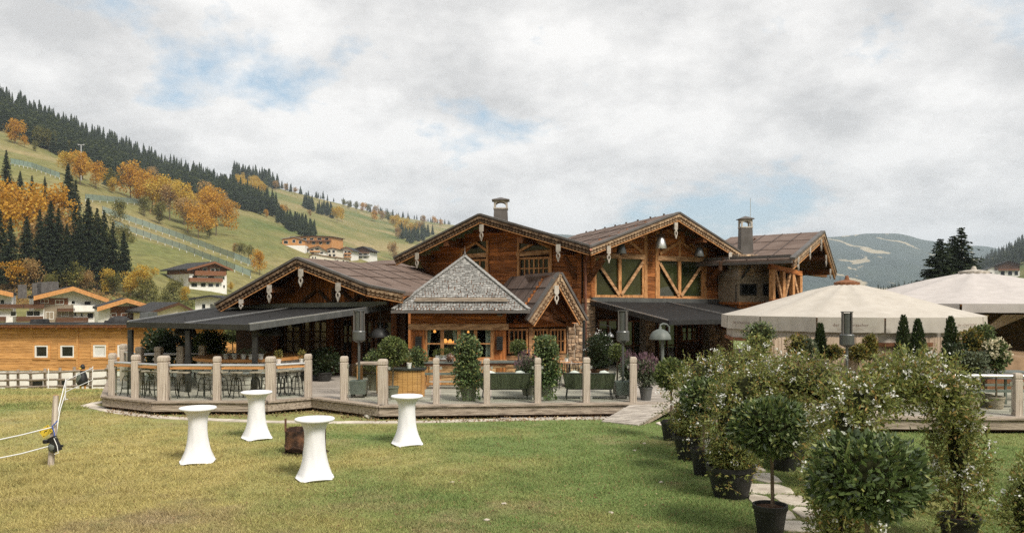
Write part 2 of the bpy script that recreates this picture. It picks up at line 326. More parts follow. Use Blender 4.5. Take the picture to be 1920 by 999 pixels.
def turfmat(name, blade=False):
    m = bpy.data.materials.new(name); m.use_nodes = True; t = m.node_tree; L = t.links.new; b = t.nodes['Principled BSDF']
    b.inputs['Roughness'].default_value = .85; b.inputs['Specular IOR Level'].default_value = .12
    geo = N(t, 'ShaderNodeNewGeometry'); sp = N(t, 'ShaderNodeSeparateXYZ'); L(geo.outputs['Position'], sp.inputs[0])
    def noise(scale, det=3, rough=.55):
        n = N(t, 'ShaderNodeTexNoise'); n.inputs['Scale'].default_value = scale; n.inputs['Detail'].default_value = det; n.inputs['Roughness'].default_value = rough; L(geo.outputs['Position'], n.inputs['Vector']); return n.outputs[0]
    def math_(op, a, c):
        n = N(t, 'ShaderNodeMath', operation=op)
        for k, q in ((0, a), (1, c)):
            if isinstance(q, (int, float)): n.inputs[k].default_value = q
            else: L(q, n.inputs[k])
        return n.outputs[0]
    def mixc(fac, a, c):
        n = N(t, 'ShaderNodeMix', data_type='RGBA'); L(fac, n.inputs[0])
        for k, q in ((6, a), (7, c)):
            if isinstance(q, tuple): n.inputs[k].default_value = (*q, 1)
            else: L(q, n.inputs[k])
        return n.outputs[2]
    def ramp(v, a, c):
        n = N(t, 'ShaderNodeMapRange'); L(v, n.inputs[0]); n.inputs[1].default_value = a; n.inputs[2].default_value = c; n.clamp = True; return n.outputs[0]
    k = .80 if not blade else 1.0
    g1 = (.215*k, .285*k, .100*k); y1 = (.48*k, .415*k, .175*k); b1 = (.40*k, .325*k, .19*k); d1 = (.115*k, .155*k, .06*k)
    # how dry the turf is: drier towards the middle of the lawn on the left
    dry = math_('ADD', math_('MULTIPLY', math_('SUBTRACT', noise(.26, 4), .5), 3.2), ramp(sp.outputs[0], 1.5, -6.5))
    dry = math_('SUBTRACT', dry, math_('MULTIPLY', ramp(sp.outputs[1], 16.5, 19.5), .25))
    c = mixc(ramp(dry, .05, 1.0), g1, y1)
    worn = math_('ADD', math_('MULTIPLY', noise(.33, 5, .65), 1.0), math_('MULTIPLY', ramp(sp.outputs[1], 14.5, 10.5), .09))
    c = mixc(ramp(worn, .58, .74), c, b1)
    c = mixc(math_('MULTIPLY', ramp(noise(1.9, 4), .55, .75), .4), c, d1)
    if blade:
        mr = N(t, 'ShaderNodeMapRange'); L(geo.outputs['Random Per Island'], mr.inputs[0]); mr.inputs[3].default_value = .62; mr.inputs[4].default_value = 1.5
        mm = N(t, 'ShaderNodeMix', data_type='RGBA', blend_type='MULTIPLY'); mm.inputs[0].default_value = 1; L(c, mm.inputs[6]); L(mr.outputs[0], mm.inputs[7]); c = mm.outputs[2]
        straw = N(t, 'ShaderNodeMath', operation='GREATER_THAN'); L(geo.outputs['Random Per Island'], straw.inputs[0]); straw.inputs[1].default_value = .93
        c = mixc(straw.outputs[0], c, (.40, .31, .15))
        tr = N(t, 'ShaderNodeBsdfTranslucent'); mx = N(t, 'ShaderNodeMixShader'); mx.inputs[0].default_value = .35; L(c, tr.inputs[0]); L(b.outputs[0], mx.inputs[1]); L(tr.outputs[0], mx.inputs[2]); L(mx.outputs[0], t.nodes['Material Output'].inputs[0])
    else:
        c = mixc(math_('MULTIPLY', ramp(noise(38, 3), .38, .7), .45), c, (.07, .055, .022))
    L(c, b.inputs['Base Color']); return m
m_turf, m_blade = turfmat('turf'), turfmat('grass blades', True)
def meadowmat(name, cols, sc=.012, trees=None):
    m = bpy.data.materials.new(name); m.use_nodes = True; t = m.node_tree; L = t.links.new; b = t.nodes['Principled BSDF']
    b.inputs['Roughness'].default_value = .95; b.inputs['Specular IOR Level'].default_value = .05
    geo = N(t, 'ShaderNodeNewGeometry'); mp = N(t, 'ShaderNodeMapping'); mp.inputs['Scale'].default_value = (1, .55, 1.6); L(geo.outputs['Position'], mp.inputs[0])
    n = N(t, 'ShaderNodeTexNoise'); n.inputs['Scale'].default_value = sc; n.inputs['Detail'].default_value = 6; n.inputs['Roughness'].default_value = .58; n.inputs['Distortion'].default_value = .4; L(mp.outputs[0], n.inputs[0])
    r = N(t, 'ShaderNodeValToRGB'); L(n.outputs[0], r.inputs[0]); e = r.color_ramp.elements
    e[0].position = .34; e[0].color = (*cols[0], 1); e[1].position = .68; e[1].color = (*cols[2], 1); k = e.new(.50); k.color = (*cols[1], 1)
    n2 = N(t, 'ShaderNodeTexNoise'); n2.inputs['Scale'].default_value = .25; n2.inputs['Detail'].default_value = 5; L(geo.outputs['Position'], n2.inputs[0])
    mr = N(t, 'ShaderNodeMapRange'); L(n2.outputs[0], mr.inputs[0]); mr.inputs[1].default_value = .3; mr.inputs[2].default_value = .7; mr.inputs[3].default_value = .72; mr.inputs[4].default_value = 1.25
    mm = N(t, 'ShaderNodeMix', data_type='RGBA', blend_type='MULTIPLY'); mm.inputs[0].default_value = 1; L(r.outputs[0], mm.inputs[6]); L(mr.outputs[0], mm.inputs[7])
    L(mm.outputs[2], b.inputs[0]); return m
m_mead = meadowmat('alpine meadow', ((.105, .132, .045), (.185, .172, .068), (.29, .228, .118)))
m_mount = meadowmat('wooded mountain with pistes', ((.016, .030, .022), (.024, .042, .028), (.045, .062, .036)), .0016)
def pistes(m):
    t = m.node_tree; L = t.links.new; b = t.nodes['Principled BSDF']; src = b.inputs[0].links[0].from_socket
    geo = N(t, 'ShaderNodeNewGeometry'); mp = N(t, 'ShaderNodeMapping'); mp.inputs['Scale'].default_value = (1, .45, 1.1); mp.inputs['Rotation'].default_value = (0, .5, .3); L(geo.outputs['Position'], mp.inputs[0])
    n = N(t, 'ShaderNodeTexNoise'); n.inputs['Scale'].default_value = .0042; n.inputs['Detail'].default_value = 5; n.inputs['Roughness'].default_value = .5; n.inputs['Distortion'].default_value = 1.2; L(mp.outputs[0], n.inputs[0])
    r = N(t, 'ShaderNodeValToRGB'); L(n.outputs[0], r.inputs[0]); r.color_ramp.elements[0].position = .575; r.color_ramp.elements[0].color = (0, 0, 0, 1); r.color_ramp.elements[1].position = .60; r.color_ramp.elements[1].color = (1, 1, 1, 1)
    mx = N(t, 'ShaderNodeMix', data_type='RGBA'); L(r.outputs[0], mx.inputs[0]); L(src, mx.inputs[6]); mx.inputs[7].default_value = (.34, .28, .17, 1); L(mx.outputs[2], b.inputs[0])
pistes(m_mount)

xs = np.concatenate([[-9000, -3000, -900, -300, -120, -75], np.linspace(-60, 60, 97), [75, 120, 300, 900, 3000, 9000]])
ys = np.concatenate([[-9000, -3000, -600, -150, -60], np.linspace(-30, 66, 97), [80, 120, 170, 400, 1500, 4000, 9000]])
ground = grid_mesh('ground', xs, ys, ground_z, m_turf)
def polar(name, pxs, yrel, zf, matl):
    pp, yy = np.meshgrid(pxs, yrel); xx = (pp - HX) / F * yy
    zz = zf(xx, yy); n, m = xx.shape; vs = np.stack([xx.ravel(), yy.ravel(), zz.ravel()], 1)
    i = np.arange((n-1)*(m-1)); a = (i // (m-1)) * m + i % (m-1); fs = np.stack([a, a+1, a+m+1, a+m], 1)
    me = bpy.data.meshes.new(name); me.from_pydata(vs, [], fs.tolist()); me.materials.append(matl); me.polygons.foreach_set('use_smooth', [True] * len(me.polygons))
    o = bpy.data.objects.new(name, me); C.objects.link(o); o['kind'] = 'structure'; return o
polar('hillside', np.linspace(-700, 2700, 240), np.concatenate([np.linspace(150, 600, 110), np.linspace(615, 2900, 120)]), hill, m_mead)
MPX = np.array([-200, 700, 780, 850, 1000, 1200, 1365, 1450, 1560, 1600, 1625, 1680, 1700, 1730, 1760, 1800, 1850, 1900, 2000, 2200, 2600.])
MPY = np.array([440, 415, 409, 424, 432, 446, 446, 443, 441, 437, 434, 434, 437, 446, 450, 456, 458, 470, 480, 500, 510.])
def mount(x, y):
    px = HX + F * x / y; zr = (HY - np.interp(px, MPX, MPY)) / F * 5600; t = np.clip((y - 3200) / 2400, 0, 1.2)
    rid = np.abs(np.sin(x * .0042 + np.sin(y * .0016) * 1.3)) * 60 + np.abs(np.sin(x * .0101 + y * .003)) * 22 + np.sin(x * .033) * np.sin(y * .02) * 6
    return -10 + zr * np.where(t > 1, 1 - (t - 1), t ** .9) - rid * np.clip(4 * t * (1 - np.minimum(t, 1)), 0, 1)
polar('mountain', np.linspace(-300, 2700, 260), np.linspace(3000, 6200, 70), mount, m_mount)
def ring_hill():  # unseen hills added behind and beside the camera so the panes reflect green
    an = np.radians(np.linspace(50, 310, 90)); rr = np.linspace(170, 1100, 22); aa, dd = np.meshgrid(an, rr); xx = np.sin(aa)*dd; yy = np.cos(aa)*dd
    zz = BASE - .1 + 175*ss(165, 900, dd)*(1 + .18*np.sin(aa*7)) + np.sin(xx*.011)*12*ss(200, 500, dd); n, m = xx.shape; i = np.arange((n-1)*(m-1)); q = (i // (m-1))*m + i % (m-1)
    me = bpy.data.meshes.new('unseen_valley_side'); me.from_pydata(np.stack([xx.ravel(), yy.ravel(), zz.ravel()], 1), [], np.stack([q, q+m, q+m+1, q+1], 1).tolist()); me.materials.append(m_mead); me.polygons.foreach_set('use_smooth', [True]*len(me.polygons)); o = bpy.data.objects.new('unseen_valley_side', me); C.objects.link(o); o['kind'] = 'structure'
ring_hill()

# ---------------------------------------------------------------- foliage kit
def unit(a): return a / np.maximum(np.linalg.norm(a, axis=1, keepdims=True), 1e-6)
def leaves(pos, dirs, ln, wd):
    n = len(pos); d = unit(dirs); r = unit(rng.normal(size=(n, 3))); s = unit(np.cross(d, r)); ln = np.broadcast_to(ln, n)[:, None]; wd = np.broadcast_to(wd, n)[:, None]
    v = np.stack([pos, pos + d*ln*.5 + s*wd*.5, pos + d*ln, pos + d*ln*.5 - s*wd*.5], 1).reshape(-1, 3)
    return v, np.arange(4*n).reshape(-1, 4)
def mesh_np(name, vs, fs, matl, smooth=False):
    me = bpy.data.meshes.new(name); me.from_pydata(vs, [], fs.tolist() if not isinstance(fs, list) else fs); me.materials.append(matl); return me
def cat_np(lst):
    vs = []; fs = []; b = 0
    for v, f in lst: vs.append(v); fs.append(f + b); b += len(v)
    return np.concatenate(vs), np.concatenate(fs)
def sph(n):
    return unit(rng.normal(size=(n, 3)))
def ball_leaves(n, r, ln, wd, up=.35, shell=.55, lump=.12, c=(0, 0, 0)):
    d = sph(n); a, b_, k = rng.uniform(0, 6, 3); f = 1 + lump * (np.sin(d[:, 0]*4+a) * np.sin(d[:, 1]*4+b_) + .5 * np.sin(d[:, 2]*7+k))
    rad = (shell + (1 - shell) * rng.random(n) ** .5) * f
    pos = d * rad[:, None] * np.array(r) + np.array(c); dr = d + rng.normal(size=(n, 3)) * .85 + np.array([0, 0, up])
    return leaves(pos, dr, ln * rng.uniform(.7, 1.25, n), wd * rng.uniform(.8, 1.2, n))

def spruce_far(seed):
    """about 20 m tall layered crown, light enough for a forest"""
    rr = random.Random(seed); v = []; f = []; H = 1.0; tiers = 10
    for i in range(tiers):
        t = i / tiers; z0 = .10 + .86 * t; zt = z0 + .16 * (1 - .4 * t); r = (.185 * (1 - t) ** .85 + .012) * rr.uniform(.85, 1.12); n = 9; b = len(v); o = rr.uniform(0, 6)
        v.append((rr.uniform(-.006, .006), rr.uniform(-.006, .006), min(zt, 1.0)))
        for k in range(2 * n):
            a = o + math.pi * k / n; q = r * (rr.uniform(.85, 1.2) if k % 2 == 0 else rr.uniform(.45, .62)); v.append((q*math.cos(a), q*math.sin(a), z0 - (.035 if k % 2 == 0 else -.012) + rr.uniform(-.012, .012)))
        for k in range(2 * n): f.append((b, b+1+k, b+1+(k+1) % (2*n)))
    return np.array(v), np.array(f)
def spruce_near(seed, H=26., bare=.2, n_lv=42):
    r0 = np.random.default_rng(seed); P_, D_, L_, W_ = [], [], [], []
    for i in range(n_lv):
        t = bare + (1 - bare) * i / n_lv; z = H * t; R = (H * .165) * (1 - (t - bare) / (1 - bare)) ** .95 + .10
        for k in range(8):
            if r0.random() < .12: continue
            a = r0.uniform(0, 6.28); Rk = R * r0.uniform(.6, 1.12); m = max(3, int(Rk / .32)); s = np.linspace(.12, 1, m)
            x = np.cos(a) * Rk * s; y = np.sin(a) * Rk * s; zz = z - .34 * Rk * s + .16 * Rk * s * s
            p = np.stack([x, y, zz], 1) + r0.normal(size=(m, 3)) * .10
            out = np.array([np.cos(a), np.sin(a), 0]); side = np.array([-np.sin(a), np.cos(a), 0])
            for sg in (-1, 1):
                P_.append(p); D_.append(np.tile(out * .7 + side * sg * .75 + np.array([0, 0, -.35]), (m, 1)) + r0.normal(size=(m, 3)) * .25); L_.append((.95 - .4 * s) * r0.uniform(.8, 1.3, m) * min(1, .25 + R/2.2)); W_.append(np.full(m, .34))
            P_.append(p); D_.append(np.tile(out * .6 + np.array([0, 0, -.9]), (m, 1)) + r0.normal(size=(m, 3)) * .2); L_.append(.75 * r0.uniform(.7, 1.2, m) * min(1, .25 + R/2.2)); W_.append(np.full(m, .30))
    return leaves(np.concatenate(P_), np.concatenate(D_), np.concatenate(L_), np.concatenate(W_))
def decid(seed, n=1900, leaf=.042):
    """unit-height broadleaf crown of many leaf clumps on uneven lobes"""
    r0 = np.random.default_rng(seed); k = 15; cs = np.stack([r0.normal(0, .13, k), r0.normal(0, .13, k), r0.uniform(.22, .88, k)], 1); rs = r0.uniform(.10, .19, k) * (1.12 - np.abs(cs[:, 2] - .52))
    i = r0.integers(0, k, n); d = unit(r0.normal(size=(n, 3))); pos = cs[i] + d * (rs[i] * r0.uniform(.45, 1.15, n))[:, None]
    return leaves(pos, d + r0.normal(size=(n, 3)) * .8, leaf * r0.uniform(.7, 1.4, n), leaf * r0.uniform(.6, 1.0, n))
def trunk_mb(h=.6, r=.016, limbs=6, seed=0, spread=.22):
    rr = random.Random(seed); mb = MB(); mb.tube([(0, 0, -.03), (.006, 0, h*.5), (0, .006, h)], [r, r*.75, r*.35], 6)
    for k in range(limbs):
        a = rr.uniform(0, 6.28); z = h * rr.uniform(.4, .85); mb.tube([(0, 0, z), (math.cos(a)*spread*.5, math.sin(a)*spread*.5, z+.10), (math.cos(a)*spread, math.sin(a)*spread, z+.24)], [r*.45, r*.3, r*.12], 5)
    return mb
SPF = [spruce_far(i) for i in range(5)]
ME_SPF = [mesh_np('spruce', v, f, l_spruce) for v, f in SPF]
for me, (v, f) in zip(ME_SPF, SPF): pass
DEC = [decid(i) for i in range(6)]
ME_DEC = {}
def dec_mesh(i, m):
    k = (i, m.name)
    if k not in ME_DEC: ME_DEC[k] = mesh_np('crown', *DEC[i], m)
    return ME_DEC[k]
ME_TR = [trunk_mb(seed=i).mesh('trunk', m_bark) for i in range(3)]

def poly_sample(poly, n):
    p = np.array(poly, float); lo = p.min(0); hi = p.max(0); out = []
    while len(out) < n:
        q = rng.uniform(lo, hi); ins = False; j = len(p) - 1
        for i in range(len(p)):
            if (p[i, 1] > q[1]) != (p[j, 1] > q[1]) and q[0] < (p[j, 0]-p[i, 0]) * (q[1]-p[i, 1]) / (p[j, 1]-p[i, 1]) + p[i, 0]: ins = not ins
            j = i
        if ins: out.append(q)
    return out
forests = [  # polygon of tree feet on the hillside (photo pixels), count, height in metres, label, group
 ([(-80,165),(0,192),(100,229),(200,269),(300,311),(385,334),(430,362),(520,398),(515,408),(430,392),(350,374),(290,357),(240,347),(205,352),(170,322),(130,302),(0,246),(-80,226)], 950, (17, 25), 'dark spruce in the big forest covering the upper left hillside', 'spruces of the upper left forest'),
 ([(427,354),(470,364),(520,398),(508,406),(440,390),(425,374)], 110, (12, 19), 'dark spruce on the spur below the golden larches', 'spruces on the spur below the larches'),
 ([(520,405),(545,412),(592,440),(588,452),(545,434),(520,418)], 90, (10, 16), 'dark spruce in the small wood just above the hillside village', 'spruces above the hillside village'),
 ([(437,334),(480,344),(523,353),(523,357),(480,351),(437,341)], 80, (22, 34), 'tall dark spruce standing on the bare ridge line', 'spruces on the bare ridge'),
 ([(568,392),(600,404),(624,412),(624,402),(590,388),(570,382)], 40, (14, 22), 'dark spruce in the compact clump on the open meadow', 'spruces of the meadow clump'),
 ([(525,356),(600,374),(700,400),(760,411),(850,424),(850,421),(760,407),(700,395),(600,368),(525,350)], 190, (9, 20), 'small spruce along the far skyline ridge', 'spruces along the skyline'),
 ([(738,440),(770,458),(800,452),(815,440),(790,437),(760,440)], 50, (14, 24), 'dark spruce in the mixed grove beside the lodge roof', 'spruces of the mixed grove'),
 ([(1640,561),(1700,548),(1750,536),(1830,498),(1920,451),(1990,420),(1990,475),(1920,494),(1840,522),(1740,560),(1640,566)], 620, (15, 22), 'dark spruce on the wooded slope behind the parasols', 'spruces on the right hand slope')]
trees = []
for poly, n, (h0, h1), lab, grp in forests:
    for q in poly_sample(poly, n):
        p = TP(*q); trees.append((U(h0, h1), p, lab, grp))
trees.sort(key=lambda t: -t[0] / t[1].y)
rest = []
for i, (h, p, lab, grp) in enumerate(trees):
    if i < 290:
        o = solo('spruce_tree', None, None, lab, 'tree', p - V((0, 0, .4)), U(0, 6.28), grp, me=ME_SPF[i % 5]); w = U(.85, 1.2); o.scale = (h*w, h*w, h)
    else: rest.append((h, p))
parts_ = []
for h, p in rest:
    v, f = SPF[random.randrange(5)]; a = U(0, 6.28); w = U(.85, 1.2) * h; c, s = math.cos(a), math.sin(a)
    q = np.stack([(v[:, 0]*c - v[:, 1]*s)*w + p.x, (v[:, 0]*s + v[:, 1]*c)*w + p.y, v[:, 2]*h + p.z - .4], 1); parts_.append((q, f))
v, f = cat_np(parts_); o = solo('distant_forest', None, None, 'far mass of dark spruce forest on the hillsides', 'forest', kind='stuff', me=mesh_np('distant_forest', v, f, l_spruce))

# big spruces at the foot of the left hill, then the pair behind the parasols
NEAR = [mesh_np('crown', *spruce_near(40 + i, bare=(.16, .30, .12)[i]), l_spruce) for i in range(3)]
NTR = MB().tube([(0, 0, -.5), (0, 0, 13), (0, 0, 25.6)], [.30, .2, .03], 8).mesh('trunk', m_bark)
def big_spruce(p, h, lab, grp, k, wid=1.):
    t = thing('spruce_tree', lab, 'tree', p, U(0, 6.28), grp); t.scale = (h / 26 * wid, h / 26 * wid, h / 26)
    part('trunk', None, None, t, me=NTR); part('crown', None, None, t, me=NEAR[k % 3])
for i, (px, py, h) in enumerate([(12,372,92),(38,384,64),(60,402,74),(84,388,58),(128,424,118),(142,432,96),(110,538,150),(165,532,162),(195,542,150),(212,546,132),(232,548,116),(75,542,152),(20,548,142),(50,540,136),(140,542,150),(182,546,158),(95,535,160),(0,540,150),(150,540,140),(125,548,130)]):
    p = TP(px, py); top = py < 440
    big_spruce(p, h / F * p.y, 'tall dark spruce among the orange trees on the left slope' if top else 'tall dark spruce in the stand behind the white chalets at left', 'spruces among the orange trees' if top else 'spruces behind the white chalets', i, 1.0)
for k, (px, Y, top, lab) in enumerate([(1762, 112, 446, 'dark spruce behind the pale parasol, left one of the tall pair'), (1786, 121, 440, 'dark spruce behind the pale parasol, low middle one between the pair'), (1803, 118, 424, 'dark spruce behind the pale parasol, taller right one of the pair')]):
    zt = Zp(top, Y); big_spruce(V((X(px, Y), Y, BASE)), zt - BASE, lab, 'spruces behind the parasol', k + 1, 1.9)

mats_d = {'o': (l_oran, 'orange'), 'g': (l_gold, 'golden'), 'r': (l_rust, 'russet brown'), 'v': (l_olive, 'olive green')}
ad = [(245,373,72,'o'),(262,382,62,'o'),(285,396,68,'o'),(300,406,72,'g'),(318,414,66,'r'),(330,394,58,'g'),(345,422,78,'g'),(352,436,62,'r'),(372,447,64,'o'),(385,427,72,'o'),(398,420,68,'o'),(388,402,60,'r'),(405,442,60,'o'),(430,426,52,'o'),(418,407,46,'r'),
 (180,354,50,'o'),(155,337,50,'g'),(125,332,45,'g'),(150,347,62,'o'),(28,270,46,'o'),(46,277,22,'o'),(66,284,20,'v'),(75,277,38,'v'),(90,282,36,'v'),(102,287,28,'v'),(132,294,30,'v'),(210,362,28,'g'),(285,352,40,'r'),(205,357,40,'v'),
 (10,457,115,'o'),(46,472,124,'o'),(106,452,100,'o'),(85,522,128,'r'),(142,512,92,'r'),(182,482,74,'v'),(232,470,48,'v'),(62,430,60,'v'),
 (245,560,50,'g'),(60,546,62,'r'),(132,550,58,'v'),(28,550,60,'o'),(200,553,50,'g'),(160,552,44,'r'),(95,553,40,'v'),(225,420,44,'v'),(298,420,40,'v'),(360,415,50,'r'),(270,405,36,'v'),(275,566,46,'v'),(325,568,44,'v'),(345,568,30,'g'),(215,556,44,'v'),(268,560,60,'g'),
 (487,516,46,'o'),(450,480,25,'v'),(466,487,27,'v'),(440,474,18,'r'),(433,547,18,'g'),(392,446,24,'v'),
 (632,418,30,'g'),(641,416,26,'g'),(703,416,21,'o'),(718,414,19,'r'),(729,419,21,'v'),(680,397,17,'o'),(581,406,12,'r'),(517,357,18,'r'),(535,358,14,'r'),(553,364,13,'r'),(741,434,30,'g'),(755,440,30,'g'),(771,444,26,'g'),(786,438,22,'r'),(738,487,32,'r'),(795,420,16,'r'),(815,422,16,'o'),(827,424,13,'o'),
 (655,392,16,'v'),(668,396,18,'v'),(690,400,17,'v'),(645,388,14,'v'),(705,402,16,'r'),(534,402,18,'r'),(528,404,20,'o'),(500,408,15,'o'),(745,448,22,'r'),(760,500,30,'r'),(770,502,26,'g')]
for q in poly_sample([(428,352),(445,340),(490,356),(500,372),(470,366)], 26): ad.append((q[0], q[1], U(16, 24), 'g'))
where = lambda px, py: ('at the slope foot behind the chalets' if py > 500 and px < 440 else 'in the front stand on the left slope' if px < 240 and py > 420 else 'along the edge of the upper left forest' if px < 225 else 'in the row beside the net fences' if px < 436 and py > 360 else
    'on the slope above the left lodge roof' if px < 500 and py > 380 else 'on the spur below the ridge' if px < 515 else 'in the mixed grove beside the lodge roof' if px > 730 else 'scattered on the far meadow')
cnt = {}
ordn = ['first', 'second', 'third', 'fourth', 'fifth', 'sixth', 'seventh', 'eighth', 'ninth', 'tenth', 'eleventh', 'twelfth', 'thirteenth']
ad.sort()
for q in ad: k = (q[3], where(q[0], q[1])); cnt.setdefault(k, []).append(q)
for i, (px, py, h, c) in enumerate(ad):
    m, cn = mats_d[c]; p = TP(px, py); hh = h / F * p.y; w = where(px, py)
    kk = cnt[c, w]; od = '' if len(kk) > 10 else 'only ' if len(kk) == 1 else ordn[kk.index((px, py, h, c))] + ' '
    t = thing('broadleaf_tree', f'{od}{cn} autumn tree {"from the left " if 1 < len(kk) <= 10 else ""}{w}', 'tree', p, U(0, 6.28), f'{cn} trees {w}'); k = U(.95, 1.25); t.scale = (hh*k*.98, hh*k*.98, hh*1.1)
    part('trunk', None, None, t, me=ME_TR[i % 3]); part('crown', None, None, t, me=dec_mesh(i % 6, m))

# brush at the foot of the left hill
def brush(name, poly, n, matl, size, lab):
    L_ = []
    for q in poly_sample(poly, n):
        p = TP(*q); s = size * U(.6, 1.4); L_.append(ball_leaves(40, (s, s, s*.7), s*.55, s*.3, c=(p.x, p.y, p.z + s*.4)))
    v, f = cat_np(L_); solo(name, None, None, lab, 'scrub', kind='stuff', me=mesh_np(name, v, f, matl))
brush('scrub', [(0,560),(0,500),(60,520),(120,540),(240,560),(240,575),(0,575)], 150, l_rust, 1.1, 'russet undergrowth below the tall spruces at left')
brush('bank_scrub', [(240,545),(330,560),(430,560),(430,575),(240,580)], 130, l_olive, .9, 'olive and yellow scrub on the bank below the chalet')

# ---------------------------------------------------------------- facade frames and far houses
class Fac:
    """upright plane through (x,y) running at angle a; local x along it, local y into the building"""
    def __init__(s, x, y, a): s.o = (x, y); s.a = a; s.c = math.cos(a); s.s = math.sin(a); s.M = Matrix.Translation((x, y, 0)) @ Matrix.Rotation(a, 4, 'Z')
    def uz(s, px, py, off=0.):
        k = (px - HX) / F; nx, ny = -s.s, s.c; Y = (off + s.o[0]*nx + s.o[1]*ny) / (k*nx + ny)
        return ((k*Y - s.o[0]) * s.c + (Y - s.o[1]) * s.s, Zp(py, Y))
    def rect(s, r, off=0.):
        u0, za = s.uz(r[0], r[1], off); u1, zb = s.uz(r[2], r[3], off); cx = (r[0] + r[2]) / 2
        zt = s.uz(cx, r[1], off)[1]; zo = s.uz(cx, r[3], off)[1]; return (u0, zo, u1, zt)
    def w(s, u, y, z): return s.M @ V((u, y, z))
def win(par, fac, r, cols=1, rows=1, matf=None, y=0., fw=.07, proud=.04, mpane=None, name='window', rel=None):
    """window part (frame and bars) with one pane mesh per light"""
    u0, z0, u1, z1 = rel or fac.rect(r, y); f = MB(); matf = matf or m_frame
    f.bx(u0, u1, y-proud, y+.05, z0, z0+fw); f.bx(u0, u1, y-proud, y+.05, z1-fw, z1); f.bx(u0, u0+fw, y-proud, y+.05, z0+fw, z1-fw); f.bx(u1-fw, u1, y-proud, y+.05, z0+fw, z1-fw)
    b = fw * .6; W_ = (u1-u0-2*fw); H_ = (z1-z0-2*fw)
    for i in range(1, cols): c = u0 + fw + W_*i/cols; f.bx(c-b/2, c+b/2, y-proud+.008, y+.05, z0+fw, z1-fw)
    for j in range(1, rows): c = z0 + fw + H_*j/rows; f.bx(u0+fw, u1-fw, y-proud+.014, y+.05, c-b/2, c+b/2)
    o = part(name, f, matf, par, M=fac.M)
    for i in range(cols):
        for j in range(rows):
            a = u0+fw+W_*i/cols+.006; c = u0+fw+W_*(i+1)/cols-.006; d = z0+fw+H_*j/rows+.006; e = z0+fw+H_*(j+1)/rows-.006
            k = U(-.004, .004); pn = MB().add([(a, y+.012+k, d), (c, y+.012-k, d), (c, y+.012-k, e), (a, y+.012+k, e), (a, y+.03, d), (c, y+.03, d), (c, y+.03, e), (a, y+.03, e)], [(0,1,2,3),(7,6,5,4)])
            part('pane', pn, mpane or m_pane, o, M=fac.M)
    return o
def gable_roof(par, fac, L_, A_, R_, y0, y1, th, matr, back=(0, 0), name='roof', fascia=None, fw=.22):
    """two roof slabs from the front edge y0 to y1; back = shift (u,z) of the rear edge"""
    b = MB()
    for a, c in ((L_, A_), (A_, R_)):
        q = [(a[0], y0, a[1]), (c[0], y0, c[1]), (c[0]+back[0], y1, c[1]+back[1]), (a[0]+back[0], y1, a[1]+back[1])]; b.ext(q, (0, 0, th))
    o = part(name, b, matr, par, M=fac.M)
    if fascia is not None:
        for a, c in ((L_, A_), (A_, R_)):
            d = (V((c[0], c[1])) - V((a[0], a[1]))).normalized(); f = MB().ext([(a[0], y0-.05, a[1]+th*.9), (c[0], y0-.05, c[1]+th*.9), (c[0], y0-.05, c[1]+th*.9-fw), (a[0], y0-.05, a[1]+th*.9-fw)], (0, .045, 0)); part('barge_board', f, fascia, o, M=fac.M)
    return o
m_barge = mat('bright larch barge board', (.42, .19, .06), (.60, .30, .11), 3, rough=.6)
m_balc = mat('brown balcony timber', (.055, .026, .014), (.14, .068, .036), 3, (2, 2, 6), .7, .2, .2, .2)
m_brick = mat('reddish timber cladding', (.13, .055, .028), (.27, .12, .06), 3, (1, 6, 14), .75, .2, .3)
m_stonew = mat('beige stone cladding', (.19, .145, .10), (.36, .30, .22), 14, rough=.9, bump=.5)
m_cream = mat('cream render', (.62, .57, .47), (.72, .67, .57), 1.5, rough=.9, spec=.1)
m_gravel = mat('pale gravel', (.30, .27, .235), (.58, .54, .48), 40, rough=.95, spec=.1, bump=.6)
m_flower = leafmat('window box flowers', (.07, .10, .02), (.30, .25, .06), (.45, .08, .05), .7)
